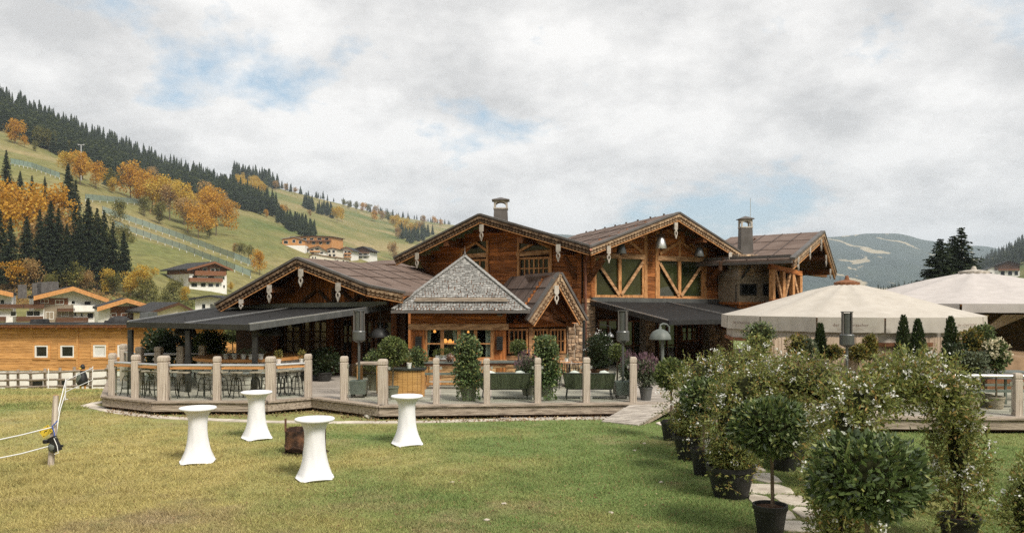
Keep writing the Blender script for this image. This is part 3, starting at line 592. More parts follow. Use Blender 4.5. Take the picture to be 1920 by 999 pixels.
def house(name, lab, base_px, base_py, yaw, wall, roof, Y=None, depth=14., lower=None, upper=None, split=None, matr=None, fascia=None, wins=(), balc=(), panels=(), th=.3, fw=.5, over=1.2, grp=None, cat='house', wf=None, chim=()):
    """gabled house described by photo pixels on its front plane; wall=(px0,px1,py_base,py_eave), roof=((px,py) left, apex, right)"""
    if Y is None: p = TP(base_px, base_py)
    else: p = V((X(base_px, Y), Y, Zp(base_py, Y)))
    fc = Fac(p.x, p.y, yaw); t = thing(name, lab, cat, p, 0, grp)
    u0, zb = fc.uz(wall[0], wall[2]); u1, _ = fc.uz(wall[1], wall[2]); zb = min(zb, fc.uz(wall[1], wall[2])[1]) - 3; ze = fc.uz(wall[0], wall[3])[1]; ze2 = fc.uz(wall[1], wall[3])[1]
    Lr, Ar, Rr = [fc.uz(*q, -over) for q in roof]
    sl1 = (Ar[1]-Lr[1]) / (Ar[0]-Lr[0]); sl2 = (Ar[1]-Rr[1]) / (Rr[0]-Ar[0])
    def rz(u): return Lr[1] + (u-Lr[0])*sl1 if u < Ar[0] else Ar[1] - (u-Ar[0])*sl2
    if split is None: part('wall', MB().prism([(u0, zb), (u1, zb), (u1, rz(u1)), (Ar[0], Ar[1]), (u0, rz(u0))], 0, depth), lower or m_plast, t, M=fc.M)
    else:
        zs = fc.uz((wall[0]+wall[1])/2, split)[1]; part('wall', MB().bx(u0, u1, 0, depth, zb, zs), lower or m_plast, t, M=fc.M)
        part('upper_wall', MB().prism([(u0, zs), (u1, zs), (u1, rz(u1)), (Ar[0], Ar[1]), (u0, rz(u0))], -.02, depth), upper or m_brick, t, M=fc.M)
    gable_roof(t, fc, Lr, Ar, Rr, -over, depth + over, th, matr or m_slate, fascia=fascia, fw=fw)
    for r, mm in panels: a = fc.rect(r); part('cladding_panel', MB().bx(a[0], a[2], -.05, .02, a[1], a[3]), mm, t, M=fc.M)
    for r in wins: win(t, fc, r, 1 if (r[2]-r[0]) < 14 else 2, 1, wf or m_plast, -.05, .10, .05)
    for r, mm in balc:
        a = fc.rect(r, -1.2); b = MB().bx(a[0], a[2], -1.2, -.02, a[1]-.12, a[1]); b.bx(a[0], a[2], -1.24, -1.16, a[1]+.05, a[3]); b.bx(a[0], a[0]+.08, -1.15, -.02, a[1]+.05, a[3]); b.bx(a[2]-.08, a[2], -1.15, -.02, a[1]+.05, a[3]); part('balcony', b, mm, t, M=fc.M)
    for (px, py, w, h) in chim: a = fc.uz(px, py, depth*.45); part('chimney', MB().bx(a[0]-w/2, a[0]+w/2, depth*.45, depth*.45+w, a[1]-1.5, a[1]+h), m_chim, t, M=fc.M)
    return t, fc
c5 = lambda r: tuple((r[i] / 5.552 + (0 if i % 2 == 0 else 520)) for i in range(4))
house('chalet', 'large white chalet with orange barge boards and stone clad middle at left', 110, 607, math.radians(34), (64, 204, 607, 566), ((63, 559), (137, 541), (204, 564)), 165, 18, matr=m_slate, fascia=m_barge,
  panels=[(c5((350,215,710,282)), m_brick), (c5((462,285,765,470)), m_stonew)],
  wins=[c5(r) for r in ((475,355,560,435),(635,350,715,405),(905,365,975,430),(1020,365,1090,430),(895,478,970,535),(275,345,420,405),(270,470,380,535),(575,232,665,280),(875,245,950,290),(420,225,505,270),(740,240,785,280),(765,362,800,405),(835,365,865,410),(1010,475,1120,530))],
  balc=[(c5((250,278,460,320)), m_balc), (c5((170,405,450,455)), m_balc), (c5((585,418,920,460)), m_balc), (c5((765,290,1000,352)), m_plast), (c5((600,322,780,350)), m_balc)], chim=((42, 546, 1.6, 1.4), (69, 543, 1.6, 1.4), (82, 541, 2.4, 1.4), (99, 540, 2.2, 1.4)), over=2.2, fw=.9, th=.5)
house('chalet', 'white chalet cut by the left picture edge with dark balconies', -20, 607, math.radians(30), (-85, 24, 607, 566), ((-130, 562), (-50, 537), (25, 553)), 160, 16, matr=m_slate, fascia=m_barge,
  wins=[c5(r) for r in ((0,228,50,280),(105,352,172,405),(98,475,165,530),(-60,352,0,405),(-60,475,0,530))], balc=[(c5((-100,278,245,320)), m_balc), (c5((-80,408,60,452)), m_balc)], over=2.2, fw=.9, th=.5)
house('chalet', 'smaller chalet with timber front and white corner, orange barge boards', 240, 607, math.radians(30), (184, 288, 607, 582), ((182, 580), (238, 563), (291, 578)), 152, 15, matr=m_slate, fascia=m_barge,
  panels=[(c5((1150,300,1580,440)), m_brick)], wins=[c5(r) for r in ((1155,370,1215,410),(1260,370,1330,410),(1350,370,1400,410),(1030,478,1130,525),(1440,370,1500,410))], balc=[(c5((1150,412,1560,450)), m_balc)], over=2.0, fw=.8, th=.45)
house('chalet', 'cream house under a grey metal roof beside the awning corner', 328, 607, math.radians(38), (292, 370, 607, 592), ((281, 588), (335, 570), (374, 589)), 140, 16, lower=m_cream, matr=m_slate, fascia=m_dark, wins=[(299,591,307,601),(311,591,324,600),(333,590,341,597),(346,590,352,596)], over=1.2, th=.35)
house('chalet', 'narrow white house with two dark windows above the awning', 390, 607, math.radians(10), (366, 420, 607, 566), ((355, 562), (392, 556), (428, 562)), 175, 12, matr=m_slate, wins=[(378,569,386,585),(393,569,400,583)], over=1.5, th=.35, balc=[((366,587,418,592), m_gun)])
house('chalet', 'white and brown timber chalet standing alone on the green slope', 395, 546, math.radians(48), (355, 425, 546, 508), ((351, 506), (403, 492), (437, 507)), None, 17, split=514, matr=m_slate, fascia=m_brick, upper=m_brick,
  wins=[(358,530,370,538),(376,530,386,538),(390,531,400,538),(404,531,411,538),(360,516,370,522),(390,516,402,522),(417,519,421,524),(418,534,422,540),(380,502,388,509),(395,503,403,510),(403,503,411,510)],
  balc=[((356,521,418,528), m_brick), ((366,508,424,516), m_brick)], over=1.8, th=.4, fw=.7)
hg = 'houses of the hillside village'
house('hotel', 'long orange timber hotel block at the top of the hillside village', 575, 462, math.radians(-12), (545, 622, 462, 444), ((543, 444), (584, 442), (624, 444)), None, 20, lower=m_barge, matr=m_slate, wins=[(556,446,562,450),(568,446,575,450),(581,446,588,450),(595,446,603,450),(609,446,616,450),(571,452,577,458),(585,452,591,458),(598,453,604,458),(612,453,618,458)], over=1., grp=hg, balc=[((565,450,620,452), m_brick)])
house('hotel', 'orange gabled hotel wing on a white plinth, leftmost in the hillside village', 550, 466, math.radians(6), (529, 572, 466, 450), ((527, 448), (552, 444), (574, 451)), None, 14, split=460, upper=m_barge, matr=m_steel, wins=[(532,451,540,457),(548,449,554,455),(560,451,566,457)], over=1., grp=hg)
house('house', 'white house with golden balconies below the orange hotel', 590, 478, math.radians(10), (578, 612, 478, 466), ((566, 469), (597, 461), (614, 471)), None, 16, split=472, upper=m_cream, matr=m_slate, wins=[(582,467,588,470),(591,465,598,469),(583,473,589,477),(600,472,606,476)], over=1.5, grp=hg, fascia=m_brick, balc=[((581,470,600,472), m_barge)])
house('house', 'tall white house with many balconies in the village centre', 645, 484, math.radians(-6), (630, 659, 484, 469), ((626, 471), (648, 463), (662, 471)), None, 18, matr=m_slate, wins=[(633,470,637,474),(640,476,644,480),(646,470,650,474),(652,471,657,475),(646,477,650,481),(652,478,657,482),(633,478,637,482)], over=1.5, grp=hg, fascia=m_brick, balc=[((645,474,658,476), m_barge), ((645,480,658,482), m_barge)])
house('house', 'grey slatted house joined to the tall white one', 622, 482, math.radians(-6), (613, 632, 482, 468), ((611, 468), (622, 465), (634, 468)), None, 14, lower=m_cream, matr=m_slate, wins=[(615,469,620,474),(623,469,628,474),(616,476,621,481),(624,476,629,481)], over=.8, grp=hg)
house('house', 'dark timber house with white balcony rows, rightmost in the village', 678, 486, math.radians(-8), (660, 694, 486, 470), ((654, 469), (680, 462), (698, 471)), None, 18, split=473, upper=m_balc, matr=m_slate, wins=[(664,475,670,478),(673,475,679,478),(682,475,688,478),(664,481,670,484),(673,481,679,484),(682,481,688,484)], over=1.6, grp=hg, balc=[((660,473,692,474), m_brick), ((660,479,692,480), m_steel)])
house('house', 'low cream building with red roof edge below the village', 600, 491, math.radians(8), (581, 627, 491, 480), ((579, 480), (588, 476), (629, 483)), None, 12, lower=m_cream, matr=m_brick, wins=[(585,481,588,485),(590,481,593,485)], over=.8, grp=hg)
house('house', 'cream cottage with dark gable, lowest of the hillside village', 640, 494, math.radians(14), (626, 655, 494, 484), ((622, 486), (630, 482), (658, 487)), None, 12, lower=m_cream, matr=m_brick, wins=[(630,487,635,490),(642,488,646,492)], over=1., grp=hg)
house('hut', 'small black hut beside the orange hotel on the meadow', 630, 459, math.radians(-4), (623, 636, 459, 452), ((621, 453), (629, 449), (638, 453)), None, 10, lower=m_dark, matr=m_slate, over=.8, grp=hg, cat='hut')
house('chalet', 'white chalet with wide roof on the right hand slope', 1892, 524, math.radians(-20), (1872, 1912, 524, 498), ((1868, 497), (1892, 489), (1918, 496)), None, 16, split=506, upper=m_balc, matr=m_slate, wins=[(1876,508,1884,516),(1890,508,1898,516),(1902,508,1909,516)], over=1.6, balc=[((1872,504,1912,507), m_brick)])
house('chalet', 'small white chalet at the left of the right hand slope pair', 1862, 526, math.radians(-14), (1852, 1874, 526, 506), ((1848, 506), (1862, 500), (1878, 506)), None, 12, matr=m_slate, wins=[(1855,510,1860,516),(1865,510,1870,516)], over=1.4)

# safety net fences, lift pylon
def netmat():
    m = bpy.data.materials.new('teal safety net'); m.use_nodes = True; t = m.node_tree; b = t.nodes['Principled BSDF']; b.inputs[0].default_value = (.16, .235, .225, 1); b.inputs['Roughness'].default_value = .8
    tr = N(t, 'ShaderNodeBsdfTransparent'); mx = N(t, 'ShaderNodeMixShader'); mx.inputs[0].default_value = .72; t.links.new(tr.outputs[0], mx.inputs[1]); t.links.new(b.outputs[0], mx.inputs[2]); t.links.new(mx.outputs[0], t.nodes['Material Output'].inputs[0]); return m
m_net = netmat()
PM = {}
def netfence(pts, hpx, lab, n):
    pp = []
    for (a, b) in zip(pts[:-1], pts[1:]):
        k = max(2, int(n * abs(b[0]-a[0]) / abs(pts[-1][0]-pts[0][0])))
        for i in range(k): pp.append((a[0] + (b[0]-a[0])*i/k, a[1] + (b[1]-a[1])*i/k))
    pp.append(pts[-1]); W_ = [TP(*q) for q in pp]; t = thing('net_fence', lab, 'fence', W_[0]); h = hpx / F * W_[len(W_)//2].y; nb = MB()
    for i, p in enumerate(W_):
        part('fence_post', MB().tube([p - V((0, 0, .3)), p + V((0, 0, h*1.08))], .09, 5), m_gun, t, world=True); part('post_footing', MB().tube([p - V((0, 0, .3)), p + V((0, 0, h*.30))], .15, 6), m_cush, t, world=True)
    for a, b in zip(W_[:-1], W_[1:]): nb.add([a + V((0, 0, h*.25)), b + V((0, 0, h*.25)), b + V((0, 0, h)), a + V((0, 0, h))], [(0, 1, 2, 3)])
    part('net', nb, m_net, t, world=True)
netfence([(20,310),(60,318),(112,337)], 13, 'teal net fence high on the left slope', 12)
netfence([(160,378),(215,382),(276,386)], 13, 'short teal net fence on the terrace edge below the orange tree', 10)
netfence([(192,401),(330,448),(400,474),(478,504)], 14, 'upper of the two long teal net fences running down the slope', 24)
netfence([(215,428),(350,474),(410,498),(470,522)], 14, 'lower of the two long teal net fences running down the slope', 20)
p = TP(152, 338); hp = 66 / F * p.y; t = thing('lift_pylon', 'grey lift pylon with cross arm rising from the forest edge', 'pylon', p)
part('mast', MB().tube([(0, 0, -.5), (0, 0, hp)], [.5, .32], 8), m_steel, t); part('cross_arm', MB().box((0, 0, hp), (3.6, .5, .4)).box((-1.7, 0, hp+.35), (.9, .6, .3)).box((1.7, 0, hp+.35), (.9, .6, .3)), m_steel, t)

# ---------------------------------------------------------------- lodge kit
m_pend = mat('whitewashed carved pendant', (.27, .24, .20), (.50, .455, .40), 6, rough=.8)
m_trim = mat('weathered carved trim', (.15, .09, .05), (.42, .30, .19), 5, rough=.8)
m_trimd = mat('dark carved trim', (.055, .032, .018), (.24, .16, .10), 5, rough=.8)
m_seam = mat('felt seam', (.070, .050, .042))
m_inner = mat('dark brown interior', (.030, .020, .014), (.05, .034, .022), 3, rough=.9)  # dark brown floor, ceiling and back wall of the bay room
m_blind = mat('glass over beige blind', (.30, .225, .155), (.42, .33, .24), 3, (9, 9, .6), rough=.12, spec=.6)
m_green = mat('glass with painted meadow green', (.016, .021, .009), (.034, .042, .015), 1.3, rough=.03, spec=.5, ior=1.8)  # meadow reflection partly painted in as a dark olive base colour
m_clear = glassmat('clear window glass', (.80, .84, .80))
m_copper = mat('copper pipe', (.16, .07, .045), (.26, .12, .08), 4, rough=.5, metal=.5)
def plank_wall(par, fac, y, z0, z1, lf, rf, holes=(), ph=.17, matl=None, name='plank_cladding', th=.05, vert=False, mn=1.4, mx_=3.6):
    """boards laid row by row between lf(z) and rf(z), left out where holes (u0,z0,u1,z1) are"""
    b = MB(); z = z0
    while z < z1 - .02:
        h = min(ph * U(.86, 1.14), z1 - z); zm = z + h/2; a, c = lf(zm), rf(zm); cuts = [(a, c)]
        for hu0, hz0, hu1, hz1 in holes:
            if z + h > hz0 + .015 and z < hz1 - .015:
                nc = []
                for s, e in cuts:
                    if hu1 <= s or hu0 >= e: nc.append((s, e)); continue
                    if hu0 > s: nc.append((s, hu0))
                    if hu1 < e: nc.append((hu1, e))
                cuts = nc
        for s, e in cuts:
            x = s
            while x < e - .02:
                w = min(U(mn, mx_), e - x)
                if e - x - w < .4: w = e - x
                o = U(0, .022); b.bx(x + .003, x + w - .003, y - th + o, y + .02, z + .004, z + h - .006); x += w
        z += h
    return part(name, b, matl or m_wood, par, M=fac.M, stuff=True)
def rubble(par, fac, u0, u1, z0, z1, y, s=.2, name='rubble_facing', depth=None, matl=None):
    """uneven stones proud of a mortar bed"""
    o = part('stone_wall', MB().bx(u0, u1, y, y + (depth or .3), z0, z1), m_mort, par, M=fac.M); b = MB()
    nx = max(2, round((u1-u0)/s)); nz = max(2, round((z1-z0)/(s*.8))); du = (u1-u0)/nx; dz = (z1-z0)/nz; pt = {}
    for i in range(nx+1):
        for j in range(nz+1):
            k = 0 if i in (0, nx) else U(-.30, .30)*du; k2 = 0 if j in (0, nz) else U(-.30, .30)*dz; pt[i, j] = (u0 + i*du + k, z0 + j*dz + k2)
    used = set()
    for i in range(nx):
        for j in range(nz):
            if (i, j) in used: continue
            w = 2 if i < nx-1 and (i+1, j) not in used and random.random() < .35 else 1
            q = [pt[i, j]] + ([pt[i+1, j]] if w == 2 else []) + [pt[i+w, j], pt[i+w, j+1]] + ([pt[i+1, j+1]] if w == 2 else []) + [pt[i, j+1]]
            used.add((i, j)); used.add((i+w-1, j)); cx = sum(a for a, _ in q)/len(q); cz = sum(a for _, a in q)/len(q); p = U(.02, .06); n = len(q)
            inn = [(cx + (a-cx)*.72 + U(-.006, .006), y - p, cz + (c-cz)*.72) for a, c in q]; outr = [(cx + (a-cx)*.91, y + .005, cz + (c-cz)*.89) for a, c in q]
            b.add(inn + outr, [tuple(range(n))] + [(k, k+n, (k+1) % n + n, (k+1) % n) for k in range(n)])
    part(name, b, matl or m_stone, o, M=fac.M, stuff=True); return o
def barge(par, fac, a, c, y, big=1., dark=False):
    """layered verge: metal cap, carved board with scalloped trim, lower board. a, c = (u,z) on the roof line, left to right"""
    d = V((c[0]-a[0], 0, c[1]-a[1])); ln = d.length; d.normalize(); nrm = V((-d.z, 0, d.x)); A_ = V((a[0], 0, a[1])); B_ = V((c[0], 0, c[1]))
    def strip(t0, t1, y0, y1): return MB().ext([A_ + nrm*t0 + V((0, y0, 0)), B_ + nrm*t0 + V((0, y0, 0)), B_ + nrm*t1 + V((0, y0, 0)), A_ + nrm*t1 + V((0, y0, 0))], (0, y1-y0, 0))
    o = part('barge_board', strip(-.16*big, .03*big, y-.045, y), m_dark if dark else m_carve, par, M=fac.M)
    part('verge_cap', strip(.032*big, .115*big, y-.09, y+.10), m_chim, o, M=fac.M)
    part('lower_board', strip(-.285*big, -.165*big, y-.012, y+.05), m_carve if not dark else m_dark, o, M=fac.M)
    part('edge_batten', strip(-.325*big, -.29*big, y-.03, y+.04), m_frame, o, M=fac.M)
    t = MB(); n = max(6, int(ln / (.17*big))); w = ln / n
    for i in range(n):
        p = A_ + d*(w*i); q = A_ + d*(w*(i+1)); m = (p+q)/2
        t.ext([p + nrm*-.02*big + V((0, y-.075, 0)), q + nrm*-.02*big + V((0, y-.075, 0)), q + nrm*-.075*big + V((0, y-.075, 0)), m + d*w*.2 + nrm*-.125*big + V((0, y-.075, 0)), m - d*w*.2 + nrm*-.125*big + V((0, y-.075, 0)), p + nrm*-.075*big + V((0, y-.075, 0))], (0, .028, 0))
        t.ext([p + nrm*-.20*big + V((0, y-.04, 0)), m + nrm*-.175*big + V((0, y-.04, 0)), q + nrm*-.20*big + V((0, y-.04, 0)), m + nrm*-.27*big + V((0, y-.04, 0))], (0, .026, 0))
    part('carved_trim', t, m_trimd if dark else m_trim, o, M=fac.M); return o
def pendant(par, fac, px, py0, py1, y=-.10):
    u, z1 = fac.uz(px, py0, y); z0 = fac.uz(px, py1, y)[1]; h = z1 - z0; w = .085 * max(1, h/.75); b = MB()
    b.prism([(u-w, z1), (u+w, z1), (u+w, z1-h*.40), (u+w*.55, z1-h*.47), (u-w*.55, z1-h*.47), (u-w, z1-h*.40)][::-1], y, y+.05); cz = z1 - h*.66
    for k in range(10):
        a0 = 6.2832*k/10; a1 = 6.2832*(k+1)/10; b.prism([(u+w*.95*math.sin(a0), cz+h*.19*math.cos(a0)), (u+w*.95*math.sin(a1), cz+h*.19*math.cos(a1)), (u+w*.5*math.sin(a1), cz+h*.12*math.cos(a1)), (u+w*.5*math.sin(a0), cz+h*.12*math.cos(a0))], y, y+.05)
    b.prism([(u-w*.5, cz-h*.17), (u+w*.5, cz-h*.17), (u+w*.25, z0+h*.08), (u, z0), (u-w*.25, z0+h*.08)][::-1], y, y+.05); part('carved_pendant', b, m_pend, par, M=fac.M)
def purlin(par, fac, px, py, y0, y1, s=.2): u, z = fac.uz(px, py, y0); part('purlin', MB().bx(u-s/2, u+s/2, y0, y1, z-s/2, z+s/2), m_soff, par, M=fac.M); return u, z
def bm3(par, fac, pts, w, h, y, matl, name): # timbers lying on the facade, each its own part
    for (a, c) in pts:
        A_, B_ = fac.uz(*a, y), fac.uz(*c, y); part(name, MB().beam((A_[0], y, A_[1]), (B_[0], y, B_[1]), w, h, (0, 1, 0)), matl, par, M=fac.M)
def tri_pane(par, fac, pts, y, matl=None):
    q = [fac.uz(*p, y) for p in pts]; part('pane', MB().prism(q, y, y+.02), matl or m_green, par, M=fac.M)
def roof_slab(par, fac, pts, back, th, matr, name='roof', soffit=None, y0=0.):
    """one roof plane from front points (u,z) list of two, pushed back by vector (du,dy,dz)"""
    a, c = pts; d = V(back); q = [V((a[0], y0, a[1])), V((c[0], y0, c[1])), V((c[0], y0, c[1])) + d, V((a[0], y0, a[1])) + d]
    o = part(name, MB().ext(q, (0, 0, th)), matr, par, M=fac.M)
    # soffit boards under it
    b = MB(); n = max(3, int((V(q[1]) - V(q[0])).length / .22))
    for i in range(n):
        s0, s1 = (i+.03)/n, (i+.97)/n; p0 = q[0].lerp(q[1], s0); p1 = q[0].lerp(q[1], s1); b.ext([p0, p1, p1 + d*.5, p0 + d*.5], (0, 0, -.035))
    part('soffit_boards', b, m_soff, o, M=fac.M, stuff=True)
    return o
def felt_seams(roof, fac, pts, back, th, n, m=2):
    a, c = pts; d = V(back); A_ = V((a[0], .12, a[1]+th+.010)); B_ = V((c[0], .12, c[1]+th+.010)); d = d*.97; b = MB()
    for i in range(1, n): p = A_ + d*(i/n); q = B_ + d*(i/n); b.beam(p, q, .05, .012, (0, 0, 1))
    for j in range(1, m+1): p = A_.lerp(B_, j/(m+1)); b.beam(p, p + d, .045, .010, (0, 0, 1))
    part('felt_seam', b, m_seam, roof, M=fac.M, stuff=True)

lodge = thing('lodge', 'rustic timber restaurant lodge with several gables, carved barge boards and two chimneys', 'building', (0, 30, DZ))
GD = (1.0,)
# ---- right gable (two V braced windows)
C0 = (X(1107, 30), 30.0); B3 = Fac(C0[0], C0[1], math.radians(30)); wy = 1.2
L3, A3, R3 = B3.uz(1105, 469), B3.uz(1272, 404), B3.uz(1407, 490)
zA = A3[1]; Yb = (zA - CZ) * F / (HY - 444); pb = B3.M.inverted() @ V((X(1083, Yb), Yb, zA)); back3 = (pb.x - A3[0], pb.y, 0)
rf3l = roof_slab(lodge, B3, (L3, A3), back3, .14, m_roof); rf3r = roof_slab(lodge, B3, (A3, R3), back3, .14, m_roof)
felt_seams(rf3l, B3, (L3, A3), back3, .14, 6)
kn = MB()
for i in range(1, 9): p = V((A3[0], 0, A3[1]+.17)) + V(back3)*(i/9); kn.box(p, (.06, .06, .07))
part('ridge_knob', kn, m_seam, rf3l, M=B3.M, stuff=True)
barge(lodge, B3, (L3[0]-.02, L3[1]+.05), (A3[0], A3[1]+.05), 0, .85); barge(lodge, B3, (A3[0], A3[1]+.05), (R3[0], R3[1]+.05), 0, .85)
sl3l = (A3[1]-L3[1])/(A3[0]-L3[0]); sl3r = (A3[1]-R3[1])/(R3[0]-A3[0])
uw0, uw1 = B3.uz(1094, 500, wy)[0], B3.uz(1377, 500, wy)[0]; zs3 = B3.uz(1240, 560, wy)[1]
lf3 = lambda z: max(uw0, L3[0] + (z - L3[1])/sl3l); rf3 = lambda z: min(uw1, R3[0] - (z - R3[1])/sl3r)
win3 = [(1113, 480, 1207, 558), (1232, 484, 1317, 560), (1352, 502, 1369, 562)]
holes3 = [B3.rect(r, wy) for r in win3]
hA = B3.rect((1134, 440, 1207, 482), wy); hB = B3.rect((1232, 425, 1318, 486), wy)
plank_wall(lodge, B3, wy, zs3, zA - .1, lf3, rf3, holes3)
part('backing_wall', MB().prism([(uw0, zs3-.2), (uw1, zs3-.2), (uw1, rf3r and R3[1]-.05), (R3[0]-.3, R3[1]-.05), (A3[0], A3[1]-.06), (L3[0]+.2, L3[1]), (uw0, L3[1])], wy+.10, wy+.3), m_dark, lodge, M=B3.M)
for (x0, x1, xm, xc0, xc1, pb_, bt) in ((1113, 1207, 1161, 1117, 1205, 558, 485), (1232, 1318, 1273, 1233, 1316, 560, 490)):
    u0, z0, u1, z1 = B3.rect((x0, bt, x1, pb_), wy); um = B3.uz(xm, 500, wy)[0]; fw = .11; f = MB()
    f.bx(u0, u1, wy-.05, wy+.06, z0, z0+fw); f.bx(u0, u0+fw, wy-.05, wy+.06, z0+fw, z1); f.bx(u1-fw, u1, wy-.05, wy+.06, z0+fw, z1); f.bx(um-.075, um+.075, wy-.06, wy+.06, z0+fw, z1)
    wo = part('window', f, m_frame, lodge, M=B3.M)
    for a, c in ((u0+fw, um-.08), (um+.08, u1-fw)): part('pane', MB().bx(a, c, wy+.02, wy+.04, z0+fw, z1), m_green, wo, M=B3.M)
    for e in (u0+.10, u1-.10): part('brace', MB().beam((um + (.06 if e > um else -.06), wy-.075, z0+.12), (e, wy-.075, z1-.12), .12, .05, (0, 1, 0)), m_beam, wo, M=B3.M)
    part('lintel_beam', MB().bx(u0-.02, u1+.02, wy-.09, wy+.05, z1, z1+.20), m_beam, wo, M=B3.M)
# upper lights under the slope
def upper(px_l, px_r, zbot, n):
    u0 = B3.uz(px_l, 480, wy)[0]; u1 = B3.uz(px_r, 480, wy)[0]; top = lambda u: (L3[1]+(u-L3[0])*sl3l if u < A3[0] else A3[1]-(u-A3[0])*sl3r) - .30
    us = [u0 + (u1-u0)*i/n for i in range(n+1)]; f = MB(); poly = [(u0, zbot), (u1, zbot)] + [(u, top(u)) for u in sorted([u1, u0] + ([A3[0]] if u0 < A3[0] < u1 else []), reverse=True)]
    o = part('gable_light', MB().prism(poly, wy-.005, wy+.02), m_green, lodge, M=B3.M)
    pts_ = [(u, top(u)) for u in sorted([u0, u1] + ([A3[0]] if u0 < A3[0] < u1 else []))]
    for a, c in zip(pts_[:-1], pts_[1:]): part('top_rail', MB().beam((a[0], wy-.03, a[1]), (c[0], wy-.03, c[1]), .10, .08, (0, 1, 0)), m_frame, o, M=B3.M)
    return o, top
zl = B3.rect((1113, 485, 1207, 558), wy)[3] + .20; o, top = upper(1130, 1207, zl, 2)
u_a = B3.uz(1161, 470, wy)[0]; part('mullion', MB().bx(u_a-.06, u_a+.06, wy-.06, wy, zl, top(u_a)), m_frame, o, M=B3.M)
ub = B3.uz(1204, 480, wy)[0]; uc = B3.uz(1172, 460, wy)[0]; part('brace', MB().beam((ub, wy-.07, zl+.05), (uc, wy-.07, top(uc)-.02), .12, .05, (0, 1, 0)), m_frame, o, M=B3.M)
zl = B3.rect((1232, 490, 1318, 560), wy)[3] + .20; o, top = upper(1232, 1318, zl, 2)
u_a = B3.uz(1273, 470, wy)[0]; part('mullion', MB().bx(u_a-.07, u_a+.07, wy-.06, wy, zl, top(u_a)-.02), m_frame, o, M=B3.M)
ub = B3.uz(1235, 480, wy)[0]; part('brace', MB().beam((ub, wy-.07, zl+.08), (u_a-.02, wy-.07, zl+.62), .13, .05, (0, 1, 0)), m_frame, o, M=B3.M)
ub = B3.uz(1312, 480, wy)[0]; part('brace', MB().beam((ub, wy-.07, zl+.06), (u_a+.02, wy-.07, zl+.60), .13, .05, (0, 1, 0)), m_frame, o, M=B3.M)
for px in (1110, 1209, 1230, 1320, 1351, 1375): u = B3.uz(px, 500, wy)[0]; zt = (L3[1]+(u-L3[0])*sl3l if u < A3[0] else A3[1]-(u-A3[0])*sl3r) - .06; part('corner_post', MB().bx(u-.085, u+.085, wy-.075, wy+.02, zs3, zt), m_wood if px in (1110, 1351) else m_frame, lodge, M=B3.M)
win(lodge, B3, (1354, 505, 1368, 562), 1, 1, m_frame, wy-.02, .06, mpane=m_green); bm3(lodge, B3, [((1356, 555), (1361, 512)), ((1361, 512), (1366, 556))], .05, .05, wy-.06, m_frame, 'brace')
part('sill_beam', MB().bx(uw0-.05, uw1+.05, wy-.14, wy+.02, zs3-.15, zs3+.02), m_beam, lodge, M=B3.M)
for px, p0, p1 in ((1268, 417, 448), (1142, 461, 494), (1370, 473, 504)): pendant(lodge, B3, px, p0, p1)
for px, py in ((1268, 424), (1142, 472), (1370, 484), (1205, 441), (1322, 450)): purlin(lodge, B3, px, py, .03, 2.0)
for (p, q) in (((1101, 527), (1130, 486)), ((1326, 534), (1355, 497))):
    A_ = B3.uz(*p, wy-.1); B_ = B3.uz(*q, .25); part('knee_brace', MB().beam((A_[0], wy-.1, A_[1]), (B_[0], .25, B_[1]), .16, .20), m_soff, lodge, M=B3.M)
# ground floor below, in the shade of the awning
zg = zs3 - .15
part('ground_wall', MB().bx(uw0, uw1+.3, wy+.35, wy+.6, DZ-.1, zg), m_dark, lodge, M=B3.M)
for r, k in (((1120, 598, 1160, 690), 2), ((1168, 600, 1206, 695), 2), ((1232, 604, 1268, 690), 2), ((1276, 606, 1310, 640), 3), ((1314, 608, 1345, 645), 2)): win(lodge, B3, r, k, 2, m_brick, wy+.30, .07, .05, m_green)
for px0, px1 in ((1097, 1116), (1211, 1228), (1330, 1372)):
    u0 = B3.uz(px0, 600, wy-.1)[0]; u1 = B3.uz(px1, 600, wy-.1)[0]; rubble(lodge, B3, u0, u1, DZ-.05, zg-.02, wy-.1, .17, depth=.5)
# ---- left big gable
B2 = Fac(C0[0], C0[1], math.radians(-32)); L2, A2, R2 = B2.uz(740, 488), B2.uz(900, 407), (B2.uz(1107, 467)[0], B2.uz(1107, 467)[1])
inv2 = B2.M.inverted().to_3x3(); bk = inv2 @ V((0, 11, 0))
roof_slab(lodge, B2, (L2, A2), bk, .14, m_roof); roof_slab(lodge, B2, (A2, R2), bk*.75, .14, m_roof)
barge(lodge, B2, (L2[0], L2[1]+.05), (A2[0], A2[1]+.05), 0, .9, True); barge(lodge, B2, (A2[0], A2[1]+.05), (R2[0]+.02, R2[1]+.05), 0, .9, True)
s2l = (A2[1]-L2[1])/(A2[0]-L2[0]); s2r = (A2[1]-R2[1])/(R2[0]-A2[0]); v0, v1 = B2.uz(800, 500, wy)[0], B2.uz(1094, 500, wy)[0]; z2 = CZ - .6
lf2 = lambda z: max(v0, L2[0]+(z-L2[1])/s2l+.1); rf2 = lambda z: min(v1, R2[0]-(z-R2[1])/s2r)
wn2 = [(866, 484, 914, 524), (970, 480, 1033, 524)]; ho2 = [B2.rect(r, wy) for r in wn2]
plank_wall(lodge, B2, wy, z2, A2[1]-.1, lf2, rf2, ho2)
part('backing_wall', MB().prism([(v0, z2-2.2), (v1, z2-2.2), (v1, R2[1]), (R2[0]-.3, R2[1]), (A2[0], A2[1]-.05), (L2[0]+.4, L2[1]), (v0, L2[1])], wy+.10, wy+.3), m_dark, lodge, M=B2.M)
win(lodge, B2, (866, 486, 914, 524), 4, 2, m_frame, wy-.02, .09, mpane=m_pane); win(lodge, B2, (972, 482, 1032, 524), 6, 2, m_frame, wy-.02, .09)
